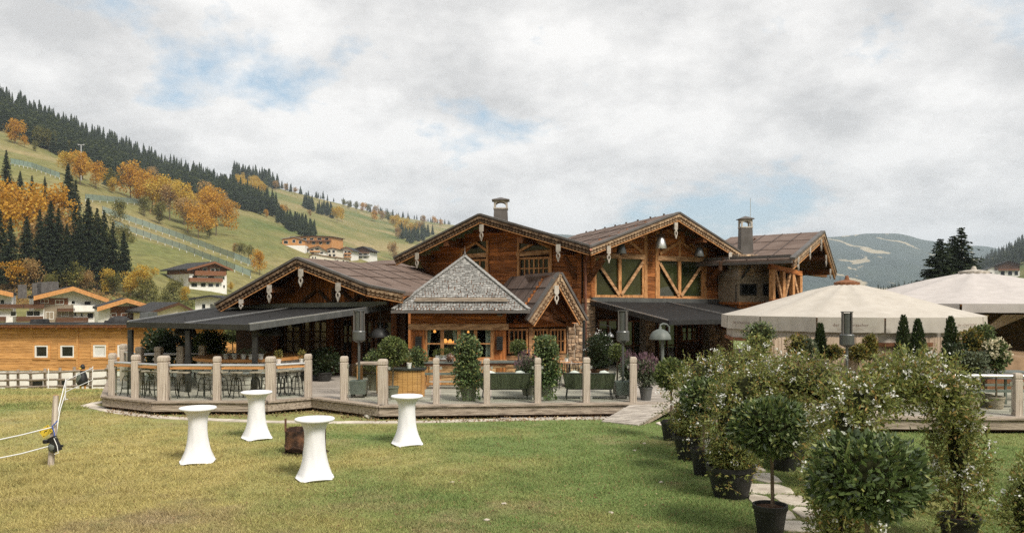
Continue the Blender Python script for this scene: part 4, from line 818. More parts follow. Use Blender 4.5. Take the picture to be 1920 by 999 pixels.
for (p, q) in (((862, 481), (915, 478)), ((969, 477), (1034, 472))): bm3(lodge, B2, [(p, q)], .18, .10, wy-.06, m_beam, 'lintel_beam')
for pts in ([(872, 476), (914, 474), (914, 453), (896, 452)], [(974, 471), (1031, 467), (1031, 462), (974, 446)]): tri_pane(lodge, B2, pts, wy-.06, m_pane)
bm3(lodge, B2, [((866, 470), (893, 455)), ((893, 455), (913, 470)), ((972, 472), (1003, 455)), ((1031, 464), (1003, 452)), ((972, 445), (972, 524)), ((1033, 458), (1033, 524)), ((914, 450), (914, 524)), ((866, 470), (866, 524))], .10, .07, wy-.09, m_frame, 'frame_timber')
u = B2.uz(1089, 500, wy)[0]; part('corner_post', MB().bx(u-.11, u+.11, wy-.1, wy+.1, z2, R2[1]-.05), m_wood, lodge, M=B2.M)
for px, p0, p1 in ((902, 421, 452), (781, 474, 503), (1046, 458, 491)): pendant(lodge, B2, px, p0, p1)
for px, py in ((902, 428), (781, 484), (1046, 470), (836, 456), (975, 450)): purlin(lodge, B2, px, py, .03, 2.2, .24)
for (p, q) in (((1079, 521), (1059, 482)), ((812, 520), (792, 492))):
    A_ = B2.uz(*p, wy-.1); B_ = B2.uz(*q, .3); part('knee_brace', MB().beam((A_[0], wy-.1, A_[1]), (B_[0], .3, B_[1]), .14, .18), m_soff, lodge, M=B2.M)
dp = [P(1108, 468, 29.9), P(1106, 474, 30.2), P(1098, 492, 30.9), P(1098, 590, 30.9), V((P(1098, 590, 30.9).x, 30.9, DZ))]
part('downpipe', MB().tube(dp, .05, 8), m_copper, lodge, world=True)
dp = [P(1409, 488, 32.6), P(1406, 500, 33.0), P(1381, 535, 33.4), P(1380, 590, 33.4)]; part('downpipe', MB().tube(dp, .045, 8), m_iron, lodge, world=True)
# ---- left low gable
B1 = Fac(X(558, 27), 27.0, math.radians(-20)); L1, A1, K1, R1 = B1.uz(406, 575), B1.uz(558, 489), B1.uz(690, 541), B1.uz(757, 554)
Yb = (A1[1] - CZ) * F / (HY - 509); i1 = B1.M.inverted(); pb = i1 @ V((X(812, Yb), Yb, A1[1])); bk1 = (pb.x - A1[0], pb.y, 0)
roof_slab(lodge, B1, (L1, A1), bk1, .12, m_roof); ra = roof_slab(lodge, B1, (A1, K1), bk1, .12, m_roof); rb = roof_slab(lodge, B1, (K1, R1), bk1, .12, m_roof)
felt_seams(ra, B1, (A1, K1), bk1, .12, 7, 2)
barge(lodge, B1, (L1[0], L1[1]+.04), (A1[0], A1[1]+.04), 0, .88, True); barge(lodge, B1, (A1[0], A1[1]+.04), (K1[0], K1[1]+.04), 0, .88, True); barge(lodge, B1, (K1[0], K1[1]+.04), (R1[0], R1[1]+.04), 0, .88)
for px, p0, p1 in ((563, 504, 538), (504, 534, 568), (633, 530, 566), (451, 561, 580)): pendant(lodge, B1, px, p0, p1)
for px, py in ((563, 512), (504, 543), (633, 538), (451, 566), (690, 552)): purlin(lodge, B1, px, py, .03, 1.6, .2)
y1 = 1.4; s1l = (A1[1]-L1[1])/(A1[0]-L1[0]); s1r = (A1[1]-K1[1])/(K1[0]-A1[0]); q0, q1 = B1.uz(440, 560, y1)[0], B1.uz(748, 560, y1)[0]; zb1 = B1.uz(600, 574, y1)[1]
b = MB(); x = q0
while x < q1:
    w = U(.13, .2); zt = (L1[1] + (x+w/2-L1[0])*s1l if x < A1[0] else A1[1] - (x+w/2-A1[0])*s1r) - .02
    if zt > zb1 + .05: b.bx(x+.003, x+w-.004, y1-.03+U(0, .015), y1+.03, zb1, zt)
    x += w
part('upright_boards', b, m_woodv, lodge, M=B1.M, stuff=True)
bm3(lodge, B1, [((560, 571), (592, 545)), ((598, 545), (622, 571)), ((622, 571), (640, 545)), ((640, 545), (668, 571)), ((655, 571), (676, 551)), ((676, 551), (692, 571)), ((625, 540), (625, 573)), ((694, 556), (694, 573))], .11, .06, y1-.07, m_dark, 'lattice_timber')
part('tie_beam', MB().bx(q0, q1, y1-.12, y1+.1, zb1-.16, zb1), m_dark, lodge, M=B1.M)
part('backing_wall', MB().prism([(q0, DZ-.1), (q1+.2, DZ-.1), (q1+.2, zb1+.2), (A1[0]+2.6, zb1+.45), (A1[0], A1[1]-.1), (q0+.3, zb1), (q0, zb1)], y1+.08, y1+.3), m_dark, lodge, M=B1.M)
for r, k in (((534, 600, 566, 662), 2), ((568, 600, 584, 662), 1), ((586, 600, 616, 662), 2)): win(lodge, B1, r, k, 3, m_dark, y1-.03, .07, .05, m_blind)
for r, k in (((640, 596, 664, 690), 2), ((676, 600, 700, 692), 2), ((704, 600, 738, 694), 2)): win(lodge, B1, r, k, 3, m_dark, y1-.03, .08, .05, m_pane, name='door')
for px in (520, 621, 668, 742): u = B1.uz(px, 600, y1)[0]; part('wall_post', MB().bx(u-.10, u+.10, y1-.14, y1+.02, DZ-.05, zb1-.16), m_soff, lodge, M=B1.M)
# ---- hipped bay with shingled roof
YB = 26.3; BB = Fac(X(859, YB), YB, 0.0); e0 = BB.uz(736, 581, -.65); e1 = BB.uz(992, 583, -.65); ze = (e0[1]+e1[1])/2; hw = (e1[0]-e0[0])/2; uc = (e0[0]+e1[0])/2
ya = -.65 + hw; za_ = Zp(482, YB + ya); ap = (uc, ya, za_)
cor = [(uc-hw, -.65), (uc+hw, -.65), (uc+hw, -.65+2*hw), (uc-hw, -.65+2*hw)]
hip = part('hip_roof', MB().add([(x, y, ze) for x, y in cor] + [ap] + [(x, y, ze-.08) for x, y in cor], [(0,1,4),(1,2,4),(2,3,4),(3,0,4),(5,8,7,6),(0,5,6,1),(1,6,7,2),(2,7,8,3),(3,8,5,0)]), m_soff, lodge, M=BB.M)
sh = MB()
for k in range(2 + 2):
    a = V((*cor[k], ze)); c = V((*cor[(k+1) % 4], ze)); t_ = V(ap); rows = 26; nrm = (c-a).cross(t_-a).normalized()
    if k == 2: continue
    for i in range(rows):
        f0, f1 = i/rows, (i+1.35)/rows; p = a.lerp(t_, f0); q = c.lerp(t_, f0); p2 = a.lerp(t_, min(f1, 1)); n = max(1, int((q-p).length/.098)); xx = 0.0; ed = (q-p); w_ = 1.0/n; up = (((a+c)/2).lerp(t_, min(f1, 1)) - ((a+c)/2).lerp(t_, f0))
        for j in range(n):
            s0 = (j + U(-.12, .12)) / n; s1 = (j + 1 + U(-.12, .12)) / n - .004; s0 = max(0, s0); s1 = min(1, s1); d0 = p.lerp(q, s0); d1 = p.lerp(q, s1); dz = U(-.016, .012); lift = U(.012, .028)
            d0 = d0 + up.normalized()*dz; d1 = d1 + up.normalized()*dz; e_0 = d0 + up*.97; e_1 = d1 + up*.97
            sh.add([d0+nrm*(lift+.012), d1+nrm*(lift+.012), e_1+nrm*.004, e_0+nrm*.004, d0+nrm*.002, d1+nrm*.002], [(0,1,2,3),(4,5,1,0),(0,3,4),(1,5,2)])
part('shingles', sh, m_shing, hip, M=BB.M, stuff=True)
for k in (0, 1, 3):
    a = V((*cor[k], ze)); t_ = V(ap); n = 22
    for i in range(n): p = a.lerp(t_, i/n); q = a.lerp(t_, (i+1.25)/n); part('hip_shingle', MB().beam(p + V((0, 0, .055)), q + V((0, 0, .045)), .15, .03), m_shing, hip, M=BB.M) if k < 2 else None
part('finial', MB().lathe([(.11, -.10), (.07, .02), (.035, .05), (.045, .10), (.012, .22), (0, .42)], 8, ap), m_chim, hip, M=BB.M)
yg = -.65
part('gutter', MB().beam((uc-hw-.04, yg-.05, ze-.04), (uc+hw+.04, yg-.05, ze-.04), .10, .09), m_chim, hip, M=BB.M)
for (f, w) in ((.135, .80), (.165, .80)): a = V((*cor[0], ze)).lerp(V(ap), f); c = V((*cor[1], ze)).lerp(V(ap), f); part('snow_guard', MB().beam(a.lerp(c, .10) + V((0, -.07, .08)), a.lerp(c, .90) + V((0, -.07, .08)), .05, .07), m_greyx, hip, M=BB.M)
w0, w1 = BB.uz(770, 600)[0], BB.uz(949, 600)[0]; zl0 = BB.uz(860, 618)[1]; zl1 = BB.uz(860, 607)[1]; zsill = BB.uz(860, 673)[1]; g0, g1 = BB.uz(798, 640)[0], BB.uz(923, 640)[0]
plank_wall(lodge, BB, 0, zl1, ze-.05, lambda z: w0, lambda z: w1, ph=.13)
plank_wall(lodge, BB, 0, DZ-.05, zsill-.12, lambda z: w0, lambda z: w1, ph=.16, matl=m_beam)
part('lintel_beam', MB().bx(w0-.06, w1+.08, -.14, .06, zl0, zl1), m_beam, lodge, M=BB.M)
for a, c in ((w0, g0), (g1, w1)):
    b = MB(); n = 4
    for i in range(n): b.bx(a+(c-a)*i/n+.004, a+(c-a)*(i+1)/n-.006, -.045+U(0, .02), .02, DZ+.2, zl0)
    part('upright_boards', b, m_woodv, lodge, M=BB.M, stuff=True)
part('window_sill', MB().bx(w0-.03, w1+.03, -.12, .03, zsill-.13, zsill-.01), m_beam, lodge, M=BB.M)
part('side_wall', MB().bx(w0, w0+.05, .03, 3.2, DZ-.1, ze), m_dark, lodge, M=BB.M); part('side_wall', MB().bx(w1-.05, w1, .03, 3.2, DZ-.1, ze), m_wood, lodge, M=BB.M)
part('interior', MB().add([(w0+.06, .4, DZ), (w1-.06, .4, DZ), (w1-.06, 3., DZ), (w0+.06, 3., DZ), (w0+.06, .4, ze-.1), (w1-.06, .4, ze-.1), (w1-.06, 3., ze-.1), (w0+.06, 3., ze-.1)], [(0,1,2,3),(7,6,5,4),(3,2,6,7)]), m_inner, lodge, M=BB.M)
fb = MB(); xs_ = [g0 + (g1-g0)*i/4 for i in range(5)]; zm = BB.uz(860, 644)[1]
for i, x in enumerate(xs_): fb.bx(x-.055, x+.055, -.03, .06, zsill, zl0)
fb.bx(g0, g1, -.026, .055, zsill, zsill+.06); fb.bx(g0, g1, -.02, .05, zm-.022, zm+.022); wo = part('window', fb, m_frame, lodge, M=BB.M)
for i in range(4):
    for (za2, zb2) in ((zsill+.06, zm-.022), (zm+.022, zl0)): part('pane', MB().add([(xs_[i]+.05, .015, za2), (xs_[i+1]-.05, .015, za2), (xs_[i+1]-.05, .015, zb2), (xs_[i]+.05, .015, zb2)], [(0,1,2,3)]), m_clear, wo, M=BB.M)
def curtain(u0, u1, v0_, v1_):
    b = MB(); n = 16; pts = []
    for j in range(7):
        f = j/6; a = u0 + (v0_-u0)*f**1.6; c = u1 + (v1_-u1)*f**1.6
        for i in range(n+1): s = i/n; pts.append((a + (c-a)*s, .16 + .025*math.sin(s*22), zl0 - (zl0-zsill)*f))
    b.add(pts, [(j*(n+1)+i, j*(n+1)+i+1, (j+1)*(n+1)+i+1, (j+1)*(n+1)+i) for j in range(6) for i in range(n)]); part('curtain', b, m_curt, wo, M=BB.M, smooth=True)
e = xs_[1]-xs_[0]
curtain(xs_[0]+.02, xs_[0]+e*.32, xs_[0]+.02, xs_[0]+e*.08); curtain(xs_[2]-e*.40, xs_[2]-.02, xs_[2]-e*.10, xs_[2]-.02); curtain(xs_[2]+.02, xs_[2]+e*.30, xs_[2]+.02, xs_[2]+e*.08); curtain(xs_[4]-e*.42, xs_[4]-.02, xs_[4]-e*.40, xs_[4]-.05)
for px, py, r in ((835, 639, .075), (844, 640, .075), (852, 641, .06), (869, 639, .07), (815, 621, .05), (878, 622, .04)):
    u, z = BB.uz(px, py, .8); o = solo('table_lamp', MB().lathe([(.3*r, -r), (r, -.6*r), (.95*r, .1*r), (.5*r, r), (.0, 1.1*r)], 10), m_warm, 'small glowing orange lamp behind the bay window', 'lamp', BB.w(u, .8, z), group='glowing lamps inside the bay')
for px, sd_ in ((785, 'left'), (937, 'right')):
    u, z = BB.uz(px, 643, -.05); b = MB().bx(-.10, .10, 0, .10, -.22, .22)
    for k in range(6): b.bx(-.105, .105, -.025, 0, -.20+k*.07, -.165+k*.07)
    solo('wall_lamp', b, m_iron, f'black louvred wall lamp on the {sd_} board panel of the bay window', 'wall lamp', BB.w(u, -.15, z), group='louvred wall lamps')
u, z = BB.uz(937, 591, -.05); solo('wall_camera', MB().lathe([(.09, 0), (.09, .05), (.06, .10), (0, .12)], 14), m_gun, 'small round camera under the eave of the bay', 'camera', BB.w(u, -.2, z-.02))
# ---- porch gable right of the bay
BP = Fac(X(990, 26.6), 26.6, math.radians(22)); LP, AP, RP = BP.uz(990, 604), BP.uz(1049, 515), BP.uz(1098, 603)
Yb = (AP[1]-CZ)*F/(HY-525); pb = BP.M.inverted() @ V((X(940, Yb), Yb, AP[1])); bkp = (pb.x-AP[0], pb.y, 0)
r_ = roof_slab(lodge, BP, (LP, AP), bkp, .10, m_roof); felt_seams(r_, BP, (LP, AP), bkp, .10, 4, 2); roof_slab(lodge, BP, (AP, RP), (0, 3, 0), .10, m_roof)
barge(lodge, BP, (LP[0], LP[1]+.03), (AP[0], AP[1]+.03), 0, .85); barge(lodge, BP, (AP[0], AP[1]+.03), (RP[0], RP[1]+.03), 0, .85)
pendant(lodge, BP, 1044, 535, 571)
yp = 1.3; p0, p1 = BP.uz(940, 640, yp)[0], BP.uz(1066, 640, yp)[0]; zt = BP.uz(1020, 613, yp)[1]
sp_ = (AP[1]-LP[1])/(AP[0]-LP[0]); spr = (AP[1]-RP[1])/(RP[0]-AP[0])
plank_wall(lodge, BP, yp, zt, AP[1]-.1, lambda z: max(p0, LP[0]+(z-LP[1])/sp_) if z > LP[1] else p0, lambda z: min(p1+.3, RP[0]-(z-RP[1])/spr) if z > RP[1] else p1+.3, ph=.15)
plank_wall(lodge, BP, yp, DZ-.05, BP.uz(1020, 664, yp)[1], lambda z: p0, lambda z: p1, ph=.16, matl=m_beam)
part('backing_wall', MB().bx(p0, p1+.3, yp+.06, yp+.2, DZ-.1, zt+.6), m_dark, lodge, M=BP.M)
win(lodge, BP, (952, 616, 989, 662), 4, 2, m_frame, yp-.02, .07, .05); win(lodge, BP, (998, 616, 1027, 662), 4, 2, m_frame, yp-.02, .07, .05); win(lodge, BP, (1030, 616, 1060, 662), 4, 2, m_frame, yp-.02, .07, .05)
u = BP.uz(993, 640, yp)[0]; part('wall_post', MB().bx(u-.07, u+.07, yp-.12, yp+.02, DZ-.05, zt), m_beam, lodge, M=BP.M)
bm3(lodge, BP, [((1004, 578), (1060, 604)), ((1018, 556), (1052, 600)), ((1030, 540), (1072, 604)), ((1000, 590), (1075, 610))], .13, .12, .7, m_soff, 'truss_timber')
u0, u1 = BP.uz(1064, 640, yp-.1)[0], BP.uz(1092, 640, yp-.1)[0]; rubble(lodge, BP, u0, u1, DZ-.05, BP.uz(1078, 606, yp-.1)[1], yp-.1, .17, depth=.6)
part('downpipe', MB().tube([P(1095, 600, 27.2), V((X(1094, 27.2), 27.2, DZ))], .05, 8), m_iron, lodge, world=True)
# ---- right rear gable
B4 = Fac(X(1543, 37), 37.0, math.radians(59)); L4, A4, R4 = B4.uz(1486, 490), B4.uz(1543, 439), B4.uz(1566, 514)
Yb = (A4[1]-CZ)*F/(HY-449); pb = B4.M.inverted() @ V((X(1370, Yb), Yb, A4[1])); bk4 = (pb.x-A4[0], pb.y, 0)
r_ = roof_slab(lodge, B4, (L4, A4), bk4, .12, m_roof); felt_seams(r_, B4, (L4, A4), bk4, .12, 5, 2); roof_slab(lodge, B4, (A4, R4), bk4, .12, m_roof)
barge(lodge, B4, (L4[0], L4[1]+.04), (A4[0], A4[1]+.04), 0, 1.1); barge(lodge, B4, (A4[0], A4[1]+.04), (R4[0], R4[1]+.04), 0, 1.1)
e = V((L4[0], 0, L4[1])); d4 = V(bk4); part('gutter', MB().beam(e + V((-.06, 0, -.02)), e + d4 + V((-.06, 0, -.02)), .11, .10), m_chim, lodge, M=B4.M)
part('snow_guard', MB().beam(e + V((.25, .1, .22)), e + d4 + V((.25, 0, .22)), .08, .14), m_chim, lodge, M=B4.M)
for px, p0_, p1_ in ((1498, 482, 508), (1520, 464, 487), (1541, 448, 471), (1550, 478, 500), (1558, 504, 523)): pendant(lodge, B4, px, p0_, p1_)
for px, py in ((1498, 488), (1520, 470), (1541, 456), (1551, 484), (1559, 510)): purlin(lodge, B4, px, py, .04, 3.0, .24)
y4 = 3.0; a4, c4 = B4.uz(1478, 500, y4)[0], B4.uz(1556, 500, y4)[0]
s4l = (A4[1]-L4[1])/(A4[0]-L4[0]); s4r = (A4[1]-R4[1])/(R4[0]-A4[0])
plank_wall(lodge, B4, y4, R4[1]-.05, A4[1]-.1, lambda z: max(L4[0]+.3, L4[0]+(z-L4[1])/s4l), lambda z: min(R4[0]-.2, R4[0]-(z-R4[1])/s4r), ph=.17, matl=m_dark)
for py in (486, 513): A_ = B4.uz(1500, py, 2.2); part('log_beam', MB().bx(A_[0]-1.5, B4.uz(1551, py, 1.4)[0], 1.4, 1.65, A_[1]-.13, A_[1]+.13), m_soff, lodge, M=B4.M)
BS = Fac(X(1415, 33.5), 33.5, math.radians(18)); u0, u1 = BS.uz(1384, 520)[0], BS.uz(1444, 520)[0]; zt = BS.uz(1415, 488)[1]; zm1 = BS.uz(1415, 524)[1]; zm0 = BS.uz(1415, 566)[1]
rubble(lodge, BS, u0, u1, zm1, zt+.25, 0, .20, depth=1.5, matl=m_stone)
part('cream_wall', MB().bx(u0, u1+.1, -.03, 1.5, zm0, zm1), m_stonew, lodge, M=BS.M); part('stone_band', MB().bx(u0-.03, u1+.14, -.07, 1.5, zm1-.03, zm1+.12), m_stonew, lodge, M=BS.M)
win(lodge, BS, (1388, 532, 1418, 553), 2, 1, m_iron, -.06, .06, .03); win(lodge, BS, (1431, 532, 1440, 553), 1, 1, m_iron, -.06, .05, .03)
b = MB(); x = u0
while x < u1 + .6: w = U(.15, .24); b.bx(x+.004, x+w-.005, -.06+U(0, .03), 1.4, zm0-1.2, zm0-.12); x += w
part('upright_boards', b, m_woodv, lodge, M=BS.M, stuff=True); part('ledge_beam', MB().bx(u0-.05, u1+.5, -.12, 1.4, zm0-.12, zm0), m_wood, lodge, M=BS.M)
BV = Fac(X(1448, 32.5), 32.5, math.radians(40)); yv = 0
for px, pt_ in ((1448, 500), (1467, 503), (1485, 507), (1499, 513)): u, z = BV.uz(px, pt_); part('porch_post', MB().bx(u-.09, u+.09, -.09, .09, z-3.2, z), m_frame, lodge, M=BV.M)
bm3(lodge, BV, [((1452, 503), (1466, 562)), ((1481, 511), (1470, 562)), ((1487, 515), (1496, 553))], .12, .10, -.02, m_beam, 'porch_brace')
bm3(lodge, BV, [((1443, 499), (1501, 513)), ((1445, 566), (1501, 560))], .2, .16, -.03, m_wood, 'porch_rail')
a_, c_ = BV.uz(1449, 530)[0], BV.uz(1499, 530)[0]; part('porch_glazing', MB().bx(a_, c_, .1, .12, BV.uz(1470, 566)[1], BV.uz(1470, 503)[1]), m_pane, lodge, M=BV.M)
def chimney(px0, px1, pyb, pyn, pyt, Y):
    x0, x1 = X(px0, Y), X(px1, Y); xc = (x0+x1)/2; h = (x1-x0)/2; zb = Zp(pyb, Y)-1.2; zn = Zp(pyn, Y); zt = Zp(pyt, Y)
    b = MB(); b.add([(xc-h*1.12, Y-h*1.12, zb), (xc+h*1.12, Y-h*1.12, zb), (xc+h*1.12, Y+h*1.12, zb), (xc-h*1.12, Y+h*1.12, zb), (xc-h*.9, Y-h*.9, zn), (xc+h*.9, Y-h*.9, zn), (xc+h*.9, Y+h*.9, zn), (xc-h*.9, Y+h*.9, zn)], [(0,3,2,1),(4,5,6,7),(0,1,5,4),(1,2,6,5),(2,3,7,6),(3,0,4,7)])
    o = part('chimney', b, m_chim, lodge, world=True); hh = zt - zn; g = h*.92; q = MB()
    q.bx(xc-g*1.06, xc+g*1.06, Y-g*1.06, Y+g*1.06, zn, zn+hh*.10)
    for sx in (-1, 1):
        for sy in (-1, 1): q.box((xc+sx*g*.86, Y+sy*g*.86, zn+hh*.36), (g*.28, g*.28, hh*.52))
    for k in range(4):                       # arched heads between the corner posts
        R = Matrix.Rotation(k*math.pi/2, 3, 'Z'); n = 7; w = g*.72
        for i in range(n):
            t0, t1 = math.pi*i/n, math.pi*(i+1)/n; pp = [(-w*math.cos(t0), w*.55*math.sin(t0)), (-w*math.cos(t1), w*.55*math.sin(t1))]
            f_ = [V((pp[0][0], -g*.99, zn+hh*.36+pp[0][1])), V((pp[1][0], -g*.99, zn+hh*.36+pp[1][1])), V((pp[1][0], -g*.99, zn+hh*.64)), V((pp[0][0], -g*.99, zn+hh*.64))]; f_ = [R @ V((p.x, p.y, 0)) + V((xc, Y, p.z)) for p in f_]; q.ext(f_, R @ V((0, g*.26, 0)))
    q.bx(xc-g*1.0, xc+g*1.0, Y-g*1.0, Y+g*1.0, zn+hh*.64, zn+hh*.70); part('chimney_lantern', q, m_pend, o, world=True)
    c = MB(); k = g*1.28; c.add([(xc-k, Y-k, zn+hh*.70), (xc+k, Y-k, zn+hh*.70), (xc+k, Y+k, zn+hh*.70), (xc-k, Y+k, zn+hh*.70), (xc-k, Y-k, zn+hh*.76), (xc+k, Y-k, zn+hh*.76), (xc+k, Y+k, zn+hh*.76), (xc-k, Y+k, zn+hh*.76), (xc, Y, zt)], [(0,3,2,1),(0,1,5,4),(1,2,6,5),(2,3,7,6),(3,0,4,7),(4,5,8),(5,6,8),(6,7,8),(7,4,8)]); part('chimney_cap', c, m_chim, o, world=True)
chimney(925, 953, 415, 393, 370, 36.5); chimney(1386, 1409, 470, 428, 405, 34.5)
part('lightning_rod', MB().tube([P(1407, 425, 34.6), P(1407, 372, 34.6)], .012, 5), m_steel, lodge, world=True)
# annexe behind the left roof
an = thing('annexe', 'low brown roofed timber annexe showing behind the left lodge roof', 'building', (X(700, 48), 48, BASE))
fa = Fac(X(698, 48), 48, math.radians(-12)); u0, u1 = fa.uz(655, 500)[0], fa.uz(738, 500)[0]; z0, z1 = fa.uz(700, 497)[1], fa.uz(700, 484)[1]
b = MB(); b.add([(u0-.4, -.8, z0-.05), (u1+.4, -.8, z0-.05), (u1+.4, 7, z0-.05), (u0-.4, 7, z0-.05), (u0+1.2, 2.5, z1), (u1-1.0, 2.5, z1), (u1-1.0, 4, z1), (u0+1.2, 4, z1)], [(0,3,2,1),(4,5,6,7),(0,1,5,4),(1,2,6,5),(2,3,7,6),(3,0,4,7)]); part('roof', b, m_roof, an, M=fa.M)
part('roof_edge', MB().bx(u0-.42, u1+.42, -.86, -.78, z0-.14, z0+.02), m_dark, an, M=fa.M); part('wall', MB().bx(u0, u1, 0, 6, BASE-.2, z0-.06), m_wood, an, M=fa.M)
win(an, fa, (690, 498, 716, 512), 2, 1, m_frame, -.03, .08)
# bells hung under the right gable
for k, (px, py, s) in enumerate(((1165, 465, .21), (1239, 454, .25), (1311, 471, .21))):
    u, z = B3.uz(px, py, .55); t = thing('hanging_bell', ('big dark cow bell on a strap under the right gable, leftmost', 'large pale cow bell on a wide strap under the gable peak', 'big dark cow bell on a strap under the right gable, rightmost')[k], 'bell', B3.w(u, .55, z), group='cow bells under the right gable')
    part('bell_body', MB().lathe([(s*.95, -s*1.1), (s, -s), (s*.85, -.2*s), (s*.62, .55*s), (s*.35, .8*s), (0, .85*s)], 14), m_steel if k == 1 else m_gun, t, smooth=True); part('strap', MB().bx(-s*.7, s*.7, -.03, .03, s*.8, s*1.35).bx(-.04, .04, -.03, .03, s*1.35, s*2.2), m_dark, t)
    part('clapper', MB().lathe([(0, -s*1.35), (.05, -s*1.28), (.05, -s*1.15), (.02, -s*.9)], 8), m_iron, t)
u, z = B3.uz(1248, 640, -.2)

# ---------------------------------------------------------------- deck
DP = [(-13.6, 27.0), (-11.3, 22.05), (-9.45, 20.95), (-6.45, 20.95), (-5.45, 21.75), (-3.35, 20.1), (3.15, 20.6), (4.45, 20.5), (5.6, 19.2), (8.3, 18.15), (17.0, 17.8), (17.0, 44.0), (-13.6, 44.0)]
deck = solo('deck', MB().slab(DP[::-1], .06, DZ-.045), m_dark, kind='structure')
def xspan(poly, y):
    xs_ = []
    for (x0, y0), (x1, y1) in zip(poly, poly[1:] + poly[:1]):
        if (y0 > y) != (y1 > y): xs_.append(x0 + (x1-x0)*(y-y0)/(y1-y0))
    xs_.sort(); return list(zip(xs_[::2], xs_[1::2]))
b = MB(); y = 17.9
while y < 34:
    for s, e in xspan(DP, y + .07):
        x = s + .12
        while x < e - .12: w = min(U(2.2, 4.2), e - .12 - x); b.bx(x, x + w - .006, y, y + .134, DZ-.04, DZ + U(-.002, .002)); x += w
    y += .142
part('deck_boards', b, m_deck, deck, stuff=True)
for (a, c) in zip(DP[:10], DP[1:11]):
    a = V((*a, 0)); c = V((*c, 0)); d = (c-a).normalized(); n = V((d.y, -d.x, 0))
    part('edge_board', MB().beam(a + V((0, 0, DZ-.012)) - n*.06, c + V((0, 0, DZ-.012)) - n*.06, .30, .045), m_greyx, deck)
    part('fascia_board', MB().beam(a + V((0, 0, DZ-.155)) + n*.02, c + V((0, 0, DZ-.155)) + n*.02, .04, .20), m_greyx, deck)
# ---- posts, glass, rails
pm = MB(); h = 1.0
def sq(w, z, ch=.14): k = w*(1-ch); return [(-k,-w,z),(k,-w,z),(w,-k,z),(w,k,z),(k,w,z),(-k,w,z),(-w,k,z),(-w,-k,z)]
lv = [(.5, 0), (.5, .845), (.42, .856), (.42, .872), (.5, .884), (.5, .955), (.44, .985), (.36, 1.0)]
vs = []; fs = []
for w, z in lv: vs += sq(w, z)
for i in range(len(lv)-1):
    for k in range(8): q = (k+1) % 8; fs.append((i*8+k, i*8+q, (i+1)*8+q, (i+1)*8+k))
fs.append(tuple(range((len(lv)-1)*8, len(lv)*8))); ME_POST = MB().add(vs, fs).mesh('post', m_grey)
def railing(lab, posts, H, panes, rail=None, shelf=False, lowz=.06, top=.92, rcol=None, close=None):
    t = thing('deck_railing', lab, 'railing', (*posts[0][:2], DZ), group='timber post railings of the deck')
    W_ = [V((X(px, Y), Y, DZ)) for px, Y, w in posts]; L0 = rootloc(t)
    for p, (px, Y, w) in zip(W_, posts):
        o = part('post', None, None, t, me=ME_POST); o.location = p - L0; k = w / F * Y * .86; o.scale = (k, k, H*U(.985, 1.015)); o.rotation_euler = (U(-.008, .008), U(-.008, .008), U(-.1, .1))
    for i in panes:
        a, c = W_[i], W_[i+1]; d = (c-a).normalized(); ka = posts[i][2]/F*posts[i][1]/2 + .025; kc = posts[i+1][2]/F*posts[i+1][1]/2 + .025; a = a + d*ka; c = c - d*kc; n = V((-d.y, d.x, 0))*.006
        z0, z1 = V((0, 0, lowz)), V((0, 0, top)); part('glass_pane', MB().ext([a+z0-n, c+z0-n, c+z1-n, a+z1-n], n*2), m_glass, t, world=True)
        for s, e in ((a, 1), (c, -1)):
            for z in (.12, top-.06): part('glass_clamp', MB().box(s + V((0, 0, z)), (.055, .04, .07), math.atan2(d.y, d.x)), m_steel, t, world=True)
        if rail: part('handrail', MB().tube([a + V((0, 0, rail)) - d*.03, c + V((0, 0, rail)) + d*.03], .035, 8), m_steel, t, world=True)
        if shelf: part('counter_shelf', MB().beam(a + V((0, 0, rail-.075)) + n*18, c + V((0, 0, rail-.075)) + n*18, .30, .045), m_barge, t, world=True)
    return t
railing('left deck railing with broad silvered posts, steel rail and bar shelf', [(211, 22.25, 14), (255, 21.75, 16), (307, 21.2, 22), (407, 21.2, 15), (508, 21.2, 20), (578, 21.95, 15)], 1.18, range(5), .93, True, top=.84)
railing('right deck railing with silvered posts and clear glass panes', [(646, 21.35, 17), (718, 20.4, 20), (818, 20.5, 14), (913, 20.55, 14), (1008, 20.65, 14), (1099, 20.75, 15), (1187, 20.85, 15)], 1.17, range(6), top=.98)
railing('rear railing of the left deck corner, seen past the stools', [(232, 26.2, 12), (262, 25.0, 15), (298, 25.2, 15), (340, 25.4, 16), (380, 25.6, 14)], 1.2, range(4), .95, top=.85)
